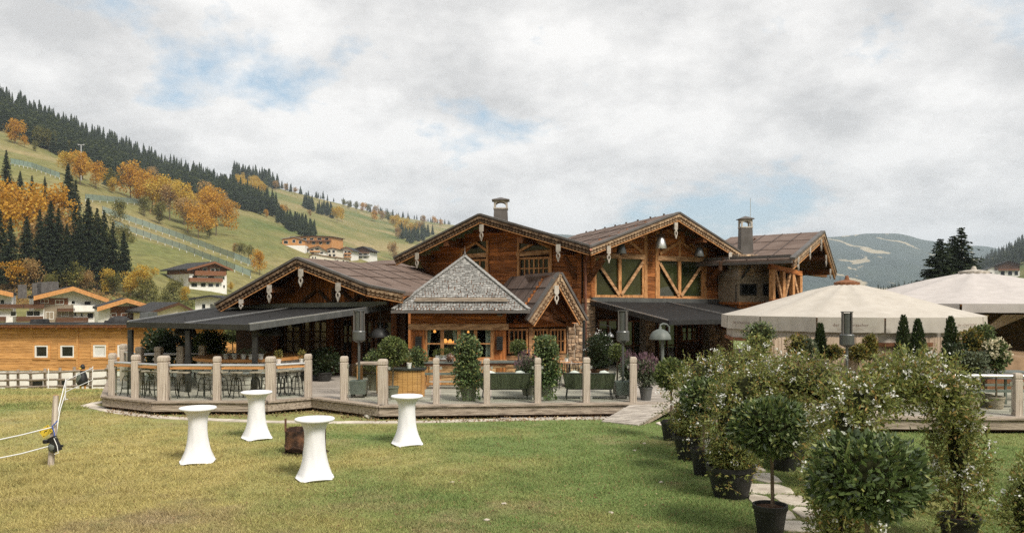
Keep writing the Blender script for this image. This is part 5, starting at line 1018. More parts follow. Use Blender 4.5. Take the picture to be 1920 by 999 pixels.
# ---- awnings
def awning(name, lab, FL, FR, BL, BR, posts, mids, side=True, loc=None, ms=None):
    t = thing('awning', lab, 'awning', loc or (*(FL+FR)[:2], DZ)); b = MB(); n, m = 16, 10; vs = []
    for j in range(m+1):
        for i in range(n+1):
            s, f = i/n, j/m; p = FL.lerp(FR, s).lerp(BL.lerp(BR, s), f); vs.append(p + V((0, 0, -.04*math.sin(math.pi*f)*(.6+.4*abs(math.sin(math.pi*s*len(mids or [1]))))))) 
    fs = [(j*(n+1)+i, j*(n+1)+i+1, (j+1)*(n+1)+i+1, (j+1)*(n+1)+i) for j in range(m) for i in range(n)]
    part('fabric', b.add(vs, fs), m_awn, t, world=True, smooth=True)
    part('front_bar', MB().beam(FL + V((0, 0, -.05)), FR + V((0, 0, -.05)), .12, .16), m_iron, t, world=True)
    part('cassette', MB().beam(BL + V((0, 0, .06)), BR + V((0, 0, .06)), .22, .18), m_gun, t, world=True)
    for a, c in [(FL, BL), (FR, BR)]: part('side_rail', MB().beam(a + V((0, 0, -.06)), c + V((0, 0, -.06)), .07, .17), ms or m_gun, t, world=True); part('rail_trim', MB().beam(a + V((0, 0, .045)), c + V((0, 0, .045)), .05, .035), m_steel, t, world=True)
    for s0, s1 in mids: a = FL.lerp(FR, s0); c = BL.lerp(BR, s1); part('seam_rail', MB().beam(a + V((0, 0, .03)), c + V((0, 0, .03)), .06, .035), m_steel, t, world=True)
    for p in posts: part('awning_post', MB().beam(V((p.x, p.y, DZ)), p + V((0, 0, -.1)), .13, .13, (0, 1, 0)), m_iron, t, world=True)
    return t
FL, FR, BR_, BL_ = P(240, 605, 23.9), P(467, 610, 22.1), P(727, 573, 27.2), P(398, 579, 29.5)
awning('awning', 'long black awning on black posts over the left bar terrace', FL, FR, BL_, BR_, [P(245, 612, 23.95), P(353, 613, 23.1), P(478, 612, 22.6)], [(.49, .50)])
def b3w(px, py, off): u, z = B3.uz(px, py, off); return B3.w(u, off, z)
bl = b3w(1108, 564, 1.05); br = b3w(1372, 568, 1.05); fl = b3w(1252, 602, -3.4); u8 = B3.uz(1372, 568, 1.05)[0]; fr = B3.w(u8, -3.4, fl.z)
awning('awning', 'black awning sloping out below the V braced windows of the right gable', fl, fr, bl, br, [V((fr.x, fr.y, fr.z))], [(.5, .5)], loc=(bl.x, bl.y, DZ), ms=m_iron)
# ---- ramp and steps
ra, rb_ = Gd(1127, 789, .03), Gd(1196, 796, .03); rc, rd = V((3.15, 20.62, DZ+.02)), V((4.20, 20.50, DZ+.02))
ramp = thing('ramp', 'grey plank ramp leading from the deck down to the lawn', 'ramp', ra); n = 14
for i in range(n):
    f0, f1 = i/n + .006, (i+1)/n - .006; a0, c0 = ra.lerp(rc, f0), rb_.lerp(rd, f0); a1, c1 = ra.lerp(rc, f1), rb_.lerp(rd, f1); k = U(-.01, .01); s = (c0-a0).normalized()*k
    part('plank', MB().ext([a0+s, c0+s, c1+s, a1+s], (0, 0, -.04)), m_deck, ramp, world=True)
for a, c in ((ra, rc), (rb_, rd)): part('stringer', MB().beam(a + V((.04 if a is ra else -.04, .03, -.08)), c + V((.04 if a is ra else -.04, 0, -.09)), .06, .10), m_greyx, ramp, world=True)
st = thing('deck_steps', 'two low wooden steps beside the ramp', 'steps', (4.7, 20.1, 0))
for k, (y0, y1, z) in enumerate(((20.02, 20.42, .24), (19.66, 20.02, .12))): part('step', MB().bx(-.42, .55, y0-20.1, y1-20.1, 0, z), m_greyx, st)

# ---------------------------------------------------------------- parasols
def text_mesh(s, size, matl):
    cu = bpy.data.curves.new('lettering', 'FONT'); cu.body = s; cu.size = size; cu.align_x = 'CENTER'; cu.resolution_u = 2; cu.extrude = .0
    ob = bpy.data.objects.new('tmp', cu); C.objects.link(ob); bpy.context.view_layer.update(); me = bpy.data.meshes.new_from_object(ob.evaluated_get(bpy.context.evaluated_depsgraph_get())); bpy.data.objects.remove(ob); me.materials.clear(); me.materials.append(matl); return me
TX1 = text_mesh('der schwarzacher', .27, m_text); TX2 = text_mesh('restaurant lounge après drive', .115, m_text2)
def parasol(lab, c, R, zr, za, val, matl, n, a0, texts, capm, inner=True, el=1.0):
    t = thing('parasol', lab, 'parasol', (c[0], c[1], DZ)); N_ = n; ring = []
    for k in range(N_): a = a0 + 2*math.pi*k/N_; ring.append((R*el*math.sin(a), -R*math.cos(a)))
    vs = []; fs = []; prof = [(.085, 1.0), (.3, .80), (.55, .50), (.8, .205), (1.0, 0.0)]; per = 6
    for f, h in prof:
        for k in range(N_):
            for s in range(per):
                q = s/per; x = ring[k][0]*(1-q) + ring[(k+1) % N_][0]*q; y = ring[k][1]*(1-q) + ring[(k+1) % N_][1]*q; sag = -.045*math.sin(math.pi*q)*math.sin(math.pi*f)*R/3.5
                vs.append((x*f, y*f, zr-DZ + (za-zr)*h + sag))
    m = N_*per
    for j in range(len(prof)-1):
        for k in range(m): q = (k+1) % m; fs.append((j*m+k, (j+1)*m+k, (j+1)*m+q, j*m+q))
    part('canopy', MB().add(vs, fs), matl, t, smooth=True)
    for k in range(N_):                               # one valance flap per side, split at the ribs
        p, q = V((*ring[k], 0)), V((*ring[(k+1) % N_], 0)); fl_ = MB(); pts = []; w = 12
        for i in range(w+1):
            s = .014 + .972*i/w; e = p.lerp(q, s)*1.003; d = 1.0; wob = 1 + .012*math.sin(i*1.9 + k)
            for j in range(4): f = j/3; pts.append((e.x*(1 + .006*math.sin(i*2.1+k*1.3)*f), e.y*(1 + .006*math.sin(i*2.1+k*1.3)*f), zr-DZ+.01 - val*d*f*wob))
        fl_.add(pts, [(i*4+j, (i+1)*4+j, (i+1)*4+j+1, i*4+j+1) for i in range(w) for j in range(3)]); vo = part('valance', fl_, matl, t, smooth=True)
        if k in texts:
            mid = p.lerp(q, .5)*1.02; ang = math.atan2(q.y-p.y, q.x-p.x); side = (q-p).length; sc = min(1., side*.72/2.05)
            for me, dz in ((TX1, -.60*val), (TX2, -.82*val)):
                o = part('lettering', None, None, vo, me=me); o.location = (mid.x, mid.y, zr-DZ+dz+.01); o.rotation_euler = (math.pi/2, 0, ang); o.scale = (sc*val/.52, sc*val/.52, 1)
    part('cap', MB().lathe([(.10*R, -.02), (.10*R, .06), (.05*R, .12), (.02*R, .14), (.012*R, .26), (0, .28)], 18, (0, 0, za-DZ)), capm, t)
    part('mast', MB().tube([(0, 0, 0), (0, 0, za-DZ-.05)], .07, 10), m_gun, t)
    for k in range(N_):
        x, y = ring[k]; part('rib', MB().beam((x*.07, y*.07, za-DZ-.16), (x*.985, y*.985, zr-DZ-.05), .045, .05), m_frame, t)
    if inner:
        for k in range(N_):
            p, q = V((*ring[k], 0))*.96, V((*ring[(k+1) % N_], 0))*.96; part('inner_curtain', MB().add([p + V((0, 0, zr-DZ-val*.5)), q + V((0, 0, zr-DZ-val*.5)), q + V((0, 0, zr-DZ-val*1.65)), p + V((0, 0, zr-DZ-val*1.65))], [(0,1,2,3)]), matl, t)
            part('rim_lath', MB().beam(p*1.01 + V((0, 0, zr-DZ-val*1.75)), q*1.01 + V((0, 0, zr-DZ-val*1.75)), .05, .10), m_brick, t)
    return t
Yu = 24.4; Ru = 232/F*Yu*.985; zr = Zp(596, Yu-Ru)
parasol('large cream parasol with brown lettering on its valance', (X(1588, Yu), Yu), Ru, zr, Zp(533, Yu), .40, m_umb, 14, math.radians(-8.6), {0 - 1, 13, 1, 11, 3, 9}, m_brick)
Yv = 31.5; parasol('pale rose parasol behind the cream one, cut by the right picture edge', (X(1826, Yv), Yv), 5.6, Zp(570, Yv-5.6), Zp(512, Yv), .30, m_umb2, 12, math.radians(-4), set(), m_pend, inner=False)
# ---------------------------------------------------------------- heaters
def heater(loc, lab):
    t = thing('patio_heater', lab, 'heater', loc, group='grey steel patio heaters'); z = .10
    for sx in (-1, 1):
        for sy in (-1, 1): part('foot', MB().box((sx*.16, sy*.16, .05), (.05, .05, .10)), m_iron, t)
    part('base_box', MB().add([(-.20,-.20,z),(.20,-.20,z),(.20,.20,z),(-.20,.20,z),(-.23,-.23,z+.36),(.23,-.23,z+.36),(.23,.23,z+.36),(-.23,.23,z+.36)], [(0,3,2,1),(4,5,6,7),(0,1,5,4),(1,2,6,5),(2,3,7,6),(3,0,4,7)]), m_gall, t)
    part('pole', MB().tube([(0, 0, z+.36), (0, 0, 1.55)], .035, 10), m_gun, t)
    part('collar', MB().lathe([(.06, 1.50), (.165, 1.56), (.175, 1.58), (.175, 1.80), (.165, 1.82), (.12, 1.83)], 20), m_gun, t)
    b = MB(); b.lathe([(.115, 1.83), (.115, 2.34), (.02, 2.345)], 18); hd = part('burner_tube', b, m_gun, t)
    for k in range(4): a = k*math.pi/2 + .5; part('reflector_fin', MB().lathe([(.0, 0)], 3) if False else MB().tube([(.142*math.cos(a), .142*math.sin(a), 1.82), (.142*math.cos(a), .142*math.sin(a), 2.37)], .022, 6), m_chim, hd)
    part('top_plate', MB().lathe([(.15, 2.365), (.15, 2.385), (0, 2.39)], 20), m_gun, hd); return t
h1 = heater((X(673, 21.9), 21.9, DZ), 'grey tower heater by the deck entrance, leftmost of three')
copy_thing(h1, (X(1168, 21.7), 21.7, DZ), 0, 'grey tower heater beside the right sofa, in front of the black awning')
copy_thing(h1, (X(1588, 19.75), 19.75, DZ), 0, 'grey tower heater standing before the cream parasol')
# ---------------------------------------------------------------- bar terrace
def stool():
    t = thing('bar_stool', 'x', 'stool', group='iron bar stools at the rail')
    part('seat', MB().lathe([(.02, .66), (.165, .665), (.175, .68), (.165, .70), (0, .705)], 16), m_greyx, t); part('screw', MB().tube([(0, 0, .36), (0, 0, .66)], .018, 8), m_iron, t)
    for k in range(4):
        a = k*math.pi/2 + .4; c, s = math.cos(a), math.sin(a); part('leg', MB().tube([(c*.02, s*.02, .545), (c*.09, s*.09, .54), (c*.135, s*.135, .45), (c*.15, s*.15, .25), (c*.175, s*.175, .10), (c*.215, s*.215, 0)], .014, 6), m_iron, t)
    pts = [(.165*math.cos(a), .165*math.sin(a), .20) for a in np.linspace(0, 2*math.pi, 15)]; part('foot_ring', MB().tube(pts, .010, 5, False), m_iron, t); part('hub', MB().lathe([(.035, .50), (.035, .56)], 10), m_iron, t); return t
s0 = None; ordn = ['first', 'second', 'third', 'fourth', 'fifth', 'sixth', 'seventh', 'eighth', 'ninth', 'tenth', 'eleventh', 'twelfth', 'thirteenth']
for i, (px, Y) in enumerate(((240, 22.3), (269, 22.2), (285, 21.9), (323, 21.95), (344, 21.75), (383, 21.8), (416, 21.9), (443, 21.75), (479, 21.85), (498, 22.3), (523, 22.2), (537, 22.4), (557, 22.3))):
    lab = f'{ordn[i]} iron bar stool from the left along the bar rail'; loc = (X(px, Y), Y, DZ)
    if s0 is None: s0 = stool(); s0.location = loc; s0['label'] = lab
    else: copy_thing(s0, loc, U(0, 1.5), lab)
bc = V((X(468, 25.2), 25.2, DZ)); bar = thing('stone_bar', 'curved bar counter of pale rubble stone with copper edged top', 'bar counter', bc); R0 = 1.55
b = MB(); nseg = 22; rows = 6
part('core', MB().lathe([(R0-.03, 0), (R0-.03, .82)], 28), m_mort, bar)
for j in range(rows):
    a = U(0, .3)
    while a < 2*math.pi:
        w = U(.13, .27); h0, h1_ = j*.135+.008, (j+1)*.135-.008; q = []
        for (aa, hh) in ((a, h0), (a+w-.015, h0+U(-.01, .01)), (a+w-.015, h1_+U(-.01, .01)), (a, h1_)): q.append((aa, hh))
        o = U(.0, .03); b.add([((R0+o)*math.cos(x), (R0+o)*math.sin(x), z) for x, z in q] + [((R0-.03)*math.cos(x), (R0-.03)*math.sin(x), z) for x, z in q], [(0,1,2,3),(0,4,5,1),(1,5,6,2),(2,6,7,3),(3,7,4,0)]); a += w
part('stone_facing', b, m_rock, bar, stuff=True)
part('ledge', MB().lathe([(R0-.1, .48), (R0+.16, .48), (R0+.16, .54), (R0-.1, .54)], 28), m_zinc, bar); part('top', MB().lathe([(.6, .84), (R0+.10, .84), (R0+.10, .90), (.6, .90)], 28), m_greyx, bar); part('copper_edge', MB().lathe([(R0+.10, .82), (R0+.125, .82), (R0+.125, .905), (R0+.10, .905)], 28), m_barge, bar)
def pot(mb_mat, r, h, taper=.72, rim=True, n=20):
    pr = [(r*taper, 0), (r*.97, h*.86), (r*1.04, h*.86) if rim else (r*.98, h*.87), (r*1.04 if rim else r, h), (r*.92, h), (r*.9, h*.9)]; return MB().lathe(pr, n)
def soil(r, h): return MB().lathe([(r*.9, h*.9), (0, h*.93)], 16)
for i, (px, Y, z, nm) in enumerate(((424, 23.75, 1.25, 'leftmost'), (440, 23.7, 1.25, 'second'), (457, 23.65, 1.25, 'third'), (471, 23.65, 1.25, 'fourth'), (489, 23.7, 1.25, 'rightmost'))):
    t = thing('pail_plant', f'small zinc pail of herbs on the stone bar top, {nm} of five', 'plant', (X(px, Y), Y, z), group='zinc pails on the bar'); part('pail', pot(None, .085, .16), m_zinc, t); part('herbs', None, None, t, me=mesh_np('herbs', *ball_leaves(120, (.12, .12, .11), .06, .02, c=(0, 0, .2)), l_grey))
for px, Y, lab in ((522, 21.75, 'white pot with pale herb standing on the rail shelf behind a thick post'), (566, 21.95, 'white pot with yellow green herb at the right end of the rail shelf')):
    t = thing('herb_pot', lab, 'plant', (X(px, Y), Y, 1.25), group='herb pots on the rail shelf'); part('pot', pot(None, .075, .15), m_plast, t); part('herbs', None, None, t, me=mesh_np('herbs', *ball_leaves(140, (.09, .09, .15), .07, .018, up=1., c=(0, 0, .24)), l_yelgr))
def dome_lamp(px, py, w, Y, zt, lab, matl, rodz=None):
    p = P(px, py, Y); r = w/2/F*Y; t = thing('dome_lamp', lab, 'lamp', p, group='metal dome lamps'); part('shade', MB().lathe([(r, -.02), (r*1.0, .0), (r*.92, r*.34), (r*.66, r*.68), (r*.3, r*.86), (.04, r*.9), (.04, r*1.1), (0, r*1.1)], 22), matl, t, smooth=True)
    if rodz is not None: part('rod', MB().tube([(0, 0, r), (0, 0, rodz - p.z)], .012, 6), m_iron, t)
    return t, p, r
dome_lamp(347, 627, 42, 24.6, 0, 'black dome lamp hanging under the left awning, leftmost', m_iron, 2.5); dome_lamp(506, 628, 44, 24.8, 0, 'black dome lamp hanging under the awning before the glazed doors', m_iron, 2.55); dome_lamp(713, 631, 38, 26.4, 0, 'black dome lamp between the left awning and the bay', m_iron, 2.7); dome_lamp(556, 612, 20, 27.4, 0, 'small black dome lamp near the blinds of the left wing', m_iron, 2.7)
t, p, r = dome_lamp(1238, 635, 41, 24.6, 0, 'grey dome lamp on a swan neck post below the right awning', m_gall)
part('swan_neck', MB().tube([(0, 0, r*1.05), (0, .02, r*1.25), (.10, .06, r*1.38), (.22, .10, r*1.30), (.30, .12, r*1.05), (.30, .12, .2)], .03, 8), m_gall, t); part('post', MB().tube([(.09, .12, -.02), (.09, .12, DZ - p.z)], .05, 10), m_gall, t)
t, p, r = dome_lamp(1144, 631, 15, 27.5, 0, 'small grey dome lamp on a bracket arm by the stone pillar', m_gun); part('bracket_arm', MB().tube([(0, 0, r), (0, .05, r*2.6), (-.3, .3, r*3), (-.62, 2.2, r*1.4)], .016, 6), m_iron, t)
# ---------------------------------------------------------------- furniture on the deck
def sofa(loc, lab, rz):
    t = thing('rope_sofa', lab, 'sofa', loc, rz, 'olive rope sofas'); w, dp = .68, .36
    prof = []                                     # backrest runs round three sides; ropes upright
    for s in np.linspace(0, 1, 61):
        L_ = 2*dp + 2*w; q = s*L_
        if q < dp: prof.append((-w, dp - q))
        elif q < dp + 2*w: prof.append((-w + (q-dp), 0))
        else: prof.append((w, q - dp - 2*w))
    b = MB()
    for i, (x, y) in enumerate(prof): b.beam((x*.92, y*.9 + .03, .30), (x*1.02, y, .70), .028, .02, (0, 1, 0))
    part('woven_back', b, m_rope_g, t, stuff=True)
    part('back_shell', MB().add([(x*.91, y*.89+.045, .30) for x, y in prof] + [(x*1.0, y+.016, .695) for x, y in prof], [(i, i+1, i+62, i+61) for i in range(60)]), m_rope_g, t)
    part('top_rail', MB().tube([(x*1.03, y, .705) for x, y in prof], .018, 6), m_iron, t); part('seat_frame', MB().bx(-w*.9, w*.9, .03, dp*1.8, .27, .31), m_iron, t); part('seat_cushion', MB().bx(-w*.84, w*.84, .07, dp*1.75, .312, .43), m_cush, t)
    for x in (-.58, .58):
        for y, yy in ((.06, .02), (.58, .62)): part('leg', MB().tube([(x, y, .28), (x*1.06, yy, 0)], .014, 6), m_iron, t)
    for x in (-.40, .42):
        o = part('pillow', MB().blob((0, 0, 0), (.20, .09, .19), 2, .1, 3), m_cush, t, smooth=True); o.location = (x, .22, .58); o.rotation_euler = (-.35, .5*(1 if x > 0 else -1), 0)
    return t
sf = sofa((X(947, 21.25), 21.25, DZ), 'olive rope garden sofa between the two ivy pots', .02); copy_thing(sf, (X(1105, 21.3), 21.3, DZ), -.05, 'olive rope garden sofa left of the tower heater')
def cabinet():
    t = thing('serving_cabinet', 'honey coloured plank serving cabinet with a dark top', 'cabinet', (X(762, 22.3), 22.3, DZ)); w = .5
    for i in range(7): part('front_plank', MB().bx(-w+.02+i*.137, -w+.15+i*.137, -.25, -.225, .04, .70), m_larch, t)
    part('carcass', MB().bx(-w+.01, w-.01, -.224, .25, .02, .70), m_larch, t); part('corner_post', MB().bx(w-.05, w+.03, -.27, -.19, 0, .72), m_barge, t); part('corner_post', MB().bx(-w-.03, -w+.05, -.27, -.19, 0, .72), m_barge, t); part('top', MB().bx(-w-.05, w+.05, -.30, .28, .72, .76), m_slate, t)
    return t
cabinet()
t = thing('herb_pot', 'white pot with small herb on the serving cabinet', 'plant', (X(767, 22.2), 22.2, DZ+.76)); part('pot', pot(None, .07, .16), m_plast, t); part('herbs', None, None, t, me=mesh_np('herbs', *ball_leaves(90, (.08, .08, .1), .06, .02, c=(0, 0, .22)), l_yelgr))
t = thing('high_table', 'small high wooden table in glass by the deck entrance', 'table', (X(693, 23), 23, DZ)); part('top', MB().bx(-.34, .34, -.3, .3, .82, .87), m_greyx, t)
for x in (-.28, .28):
    for y in (-.24, .24): part('leg', MB().box((x, y, .41), (.07, .07, .82)), m_frame, t)
def beerset(loc, lab, w=.95):
    t = thing('picnic_table', lab, 'table', loc, group='long wooden tables before the bay'); part('top', MB().bx(-w, w, -.26, .26, .72, .76), m_gall, t); part('apron', MB().bx(-w+.05, w-.05, -.22, .22, .66, .715), m_brick, t)
    for x in (-w*.75, w*.75): part('leg', MB().box((x, 0, .33), (.07, .36, .66)), m_frame, t)
    return t
def bench(loc, lab, w=.95):
    t = thing('bench', lab, 'bench', loc, group='benches before the bay'); part('seat', MB().bx(-w, w, -.15, .15, .43, .47), m_gall, t); part('rail', MB().bx(-w+.08, w-.08, -.02, .02, .12, .19), m_frame, t)
    for x in (-w*.8, w*.8): part('leg', MB().box((x, 0, .215), (.06, .24, .43)), m_frame, t)
beerset((X(845, 24.6), 24.6, DZ), 'long grey topped wooden table before the bay window, left'); beerset((X(960, 24.8), 24.8, DZ), 'long grey topped wooden table before the bay window, right', .9)
bench((X(845, 23.9), 23.9, DZ), 'grey wooden bench in front of the left long table'); bench((X(962, 24.1), 24.1, DZ), 'grey wooden bench in front of the right long table', .85)
t = thing('sphere_lantern', 'round pierced metal lantern ball on the left long table', 'lantern', (X(844, 24.45), 24.45, DZ+.76+.135)); b = MB().blob((0, 0, 0), (.135, .135, .135), 3, 0); part('shell', b, m_rust, t, smooth=True)
hs = MB()
for d in sph(46): d = V(d); hs.box(d*.134, (.022, .022, .022))
part('perforations', hs, m_pend, t, stuff=True)
t = thing('planter_box', 'grey box planter of green fern on the bay window sill', 'planter', BB.w(BB.uz(833, 665, -.15)[0], -.16, zsill)); part('box', MB().bx(-.28, .28, -.08, .08, 0, .14), m_zinc, t); part('fern', None, None, t, me=mesh_np('fern', *ball_leaves(420, (.34, .14, .13), .10, .02, c=(0, 0, .2)), l_box))
t = thing('bistro_table', 'round bistro table with a pale top before the stone wall', 'table', (X(1068, 24.6), 24.6, DZ)); part('top', MB().lathe([(.42, .72), (.44, .735), (.42, .75), (0, .75)], 22), m_greyx, t); part('column', MB().tube([(0, 0, 0), (0, 0, .72)], .03, 8), m_iron, t); part('foot', MB().lathe([(.25, 0), (.22, .03), (.03, .06)], 14), m_iron, t)
t2 = thing('herb_pot', 'tiny white herb pot on the round bistro table', 'plant', (X(1062, 24.6), 24.6, DZ+.75)); part('pot', pot(None, .06, .11), m_plast, t2); part('herbs', None, None, t2, me=mesh_np('herbs', *ball_leaves(70, (.08, .08, .07), .05, .02, c=(0, 0, .16)), l_grey))
def ichair(loc, rz, lab):
    t = thing('bistro_chair', lab, 'chair', loc, rz, 'iron bistro chairs'); part('seat', MB().lathe([(.20, .44), (.21, .46), (0, .465)], 16), m_frame, t)
    for a in (.8, 2.35, 3.95, 5.5): part('leg', MB().tube([(.17*math.cos(a), .17*math.sin(a), .45), (.23*math.cos(a), .23*math.sin(a), 0)], .013, 6), m_iron, t)
    pts = [(.21*math.cos(a), .21*math.sin(a), .80) for a in np.linspace(.3, math.pi-.3, 9)]; part('back_hoop', MB().tube(pts, .022, 6), m_frame, t)
    for a in np.linspace(.45, math.pi-.45, 5): part('back_bar', MB().tube([(.19*math.cos(a), .19*math.sin(a), .46), (.21*math.cos(a), .21*math.sin(a), .80)], .010, 5), m_iron, t)
ichair((X(1056, 24.0), 24.0, DZ), math.pi*1.05, 'iron bistro chair with wooden hoop, left of the round table'); ichair((X(1087, 24.1), 24.1, DZ), math.pi*.9, 'iron bistro chair with wooden hoop, right of the round table'); ichair((X(1048, 25.1), 25.1, DZ), .4, 'iron bistro chair behind the round table')
# ---- right terrace
rs = thing('reed_screen', 'pale split reed screen below the cream parasol', 'screen', (X(1600, 20.9), 20.9, DZ)); x0, x1 = X(1430, 20.9), X(1822, 20.9); L0 = rootloc(rs); b = MB(); x = x0
while x < x1: w = U(.010, .022); h = Zp(632, 20.9) - DZ + U(-.012, .012); b.bx(x-L0.x, x+w-L0.x, -.012+U(0, .008), .006, .05, h); x += w + .001
part('reeds', b, m_reed, rs, stuff=True); part('backing', MB().bx(x0-L0.x, x1-L0.x, .012, .03, .05, Zp(634, 20.9)-DZ), m_reed, rs)
for px in (1432, 1530, 1630, 1730, 1820): xx = X(px, 20.9)-L0.x; part('post', MB().bx(xx-.04, xx+.04, .032, .11, 0, Zp(634, 20.9)-DZ), m_dark, rs)
railing('right terrace railing with round capped post near the picture edge', [(1640, 18.75, 14), (1775, 18.55, 14), (1907, 18.4, 17), (2040, 18.3, 17)], 1.0, range(3), .92, top=.8)
for i, (px, Y) in enumerate(((1850, 20.2), (1870, 21.6))):
    t = thing('terrace_table', ('green framed table behind the right railing, nearer one', 'green framed table behind the right railing, farther one')[i], 'table', (X(px, Y), Y, DZ), group='green framed terrace tables'); part('top', MB().bx(-.8, .8, -.35, .35, .70, .74), m_gall, t); part('bench_rail', MB().bx(-.7, .7, -.62, -.38, .40, .44), m_gall, t)
    for x in (-.65, .65):
        for y in (-.28, .28): part('leg', MB().box((x, y, .35), (.05, .05, .70)), m_gall, t)
hut = thing('bar_hut', 'dark timber bar wall under the pale rose parasol', 'building', (X(1900, 33), 33, DZ)); fh = Fac(X(1900, 33.0), 33.0, 0); part('wall', MB().bx(-2.2, 6, 0, .3, DZ, 3.2), m_dark, hut, M=fh.M); plank_wall(hut, fh, 0, DZ, 1.6, lambda z: -2.2, lambda z: 6., ph=.2, matl=m_dark)
p = P(1786, 590, 27.5)
for k, (dx, w) in enumerate(((-.55, .22), (.0, .22), (.62, .22))):
    t = thing('drape', ('gathered tan drape under the rose parasol, leftmost', 'gathered tan drape under the rose parasol, middle', 'gathered tan drape under the rose parasol, rightmost')[k], 'drape', (X(1830, 27.3), 27.3, 1.75), group='tan drapes of the rose parasol'); b = MB(); pts = []; n = 18
    for j in range(6):
        f = j/5
        for i in range(n+1): s = i/n; tx = dx*2.2 + (s-.5)*.9; pts.append(((tx)*(f) + (s-.5)*.12*(1-f), .05*math.sin(s*25)*f, f*.75))
    b.add(pts, [(j*(n+1)+i, j*(n+1)+i+1, (j+1)*(n+1)+i+1, (j+1)*(n+1)+i) for j in range(5) for i in range(n)]); part('cloth', b, m_reed, t, smooth=True)
m_tan = mat('tan canvas cover', (.20, .13, .075), (.30, .20, .12), 3, rough=.85, bump=.2)
for i, (px, py, Y, sz) in enumerate(((1895, 665, 24.2, (1.9, 1.0, .55)), (1880, 640, 27.0, (2.2, 1.2, 1.0)))):
    solo('covered_furniture', MB().add([(-sz[0]/2,-sz[1]/2,0),(sz[0]/2,-sz[1]/2,0),(sz[0]/2,sz[1]/2,0),(-sz[0]/2,sz[1]/2,0),(-sz[0]*.42,-sz[1]*.4,sz[2]),(sz[0]*.46,-sz[1]*.4,sz[2]*.85),(sz[0]*.46,sz[1]*.4,sz[2]*.9),(-sz[0]*.4,sz[1]*.4,sz[2]*1.05)], [(0,3,2,1),(4,5,6,7),(0,1,5,4),(1,2,6,5),(2,3,7,6),(3,0,4,7)]), m_tan, ('furniture under a tan canvas cover at the right edge', 'peaked tan canvas cover behind the hydrangea')[i], 'covered furniture', (X(px, Y), Y, DZ if i else DZ+.45), group='tan canvas covers')
solo('wooden_crate_table', MB().bx(-.95, .95, -.4, .4, 0, .44).bx(-1.0, 1.0, -.45, .45, .405, .448), m_brick, 'dark wooden plinth carrying the tan canvas cover', 'plinth', (X(1895, 24.2), 24.2, DZ))

# ---------------------------------------------------------------- plants
def leafpart(name, vf, matl, par): return part(name, None, None, par, me=mesh_np(name, *vf, matl))
def core(r, c, k=.80): return MB().blob(c, [q*k for q in r], 2, .1, 5)
def ball_tree(px, Y, z0, r, zc, lab, potr, poth, potm, leafm, n=2200, ln=.085, wd=.032, lean=0., grp=None, trunk=True, up=.35, x=None):
    xx = X(px, Y) if x is None else x
    t = thing('ball_topiary', lab, 'topiary', (xx, Y, z0), 0, grp); part('pot', pot(None, potr, poth), potm, t); part('soil', soil(potr, poth), m_soil, t)
    if trunk: part('stem', MB().tube([(lean*.4, 0, poth*.85), (lean*.2+.012, .01, (poth+zc-z0)/2), (-.01, 0, zc-z0-r[2]*.5), (0, 0, zc-z0)], [.026, .022, .022, .015], 8), m_bark, t)
    part('shade_core', core(r, (0, 0, zc-z0)), m_core, t, smooth=True); leafpart('crown', ball_leaves(n, r, ln, wd, up, .72, .07, (0, 0, zc-z0)), leafm, t); return t
XL = 3.42
lg = 'laurel ball trees in black pots along the path'
ball_tree(0, 7.15, 0, (.485, .485, .375), 1.46, 'big laurel ball tree nearest the camera, cut by the lower edge', .22, .40, m_black, l_laurel, 3400, .085, .032, grp=lg, x=X(1625, 7.15))
ball_tree(0, 10.25, 0, (.46, .46, .35), 1.40, 'laurel ball tree in the black pot at the bottom centre right', .215, .41, m_black, l_laurel, 3000, .095, .036, grp=lg, x=X(1444, 10.25), lean=.08)
ball_tree(0, 13.8, 0, (.36, .36, .33), 1.32, 'middle laurel ball tree half lost in the jasmine', .21, .46, m_black, l_laurel, 2000, grp=lg, x=X(1318, 13.8))
ball_tree(0, 17.2, 0, (.33, .33, .31), 1.42, 'far laurel ball tree at the foot of the deck beside the steps', .22, .42, m_black, l_box, 2000, grp=lg, x=X(1258, 17.2))
ball_tree(736, 21.55, DZ, (.39, .39, .40), 1.62, 'large clipped ball tree in an olive pot behind the entrance post', .17, .34, m_potg, l_box, 2000, .075, .032)
ball_tree(972, 25.2, DZ, (.26, .26, .25), 1.50, 'small clipped ball tree in front of the porch windows', .16, .3, m_potg, l_box, 1100, .06, .026)
ball_tree(1157, 22.6, DZ, (.235, .235, .24), 1.52, 'small clipped ball tree beside the tower heater', .15, .3, m_potg, l_box, 1100, .06, .026)
ball_tree(436, 31, 0.2, (.36, .36, .3), 1.62, 'tiny ball tree far behind the bar', .16, .3, m_gall, l_box, 700, .08, .035)
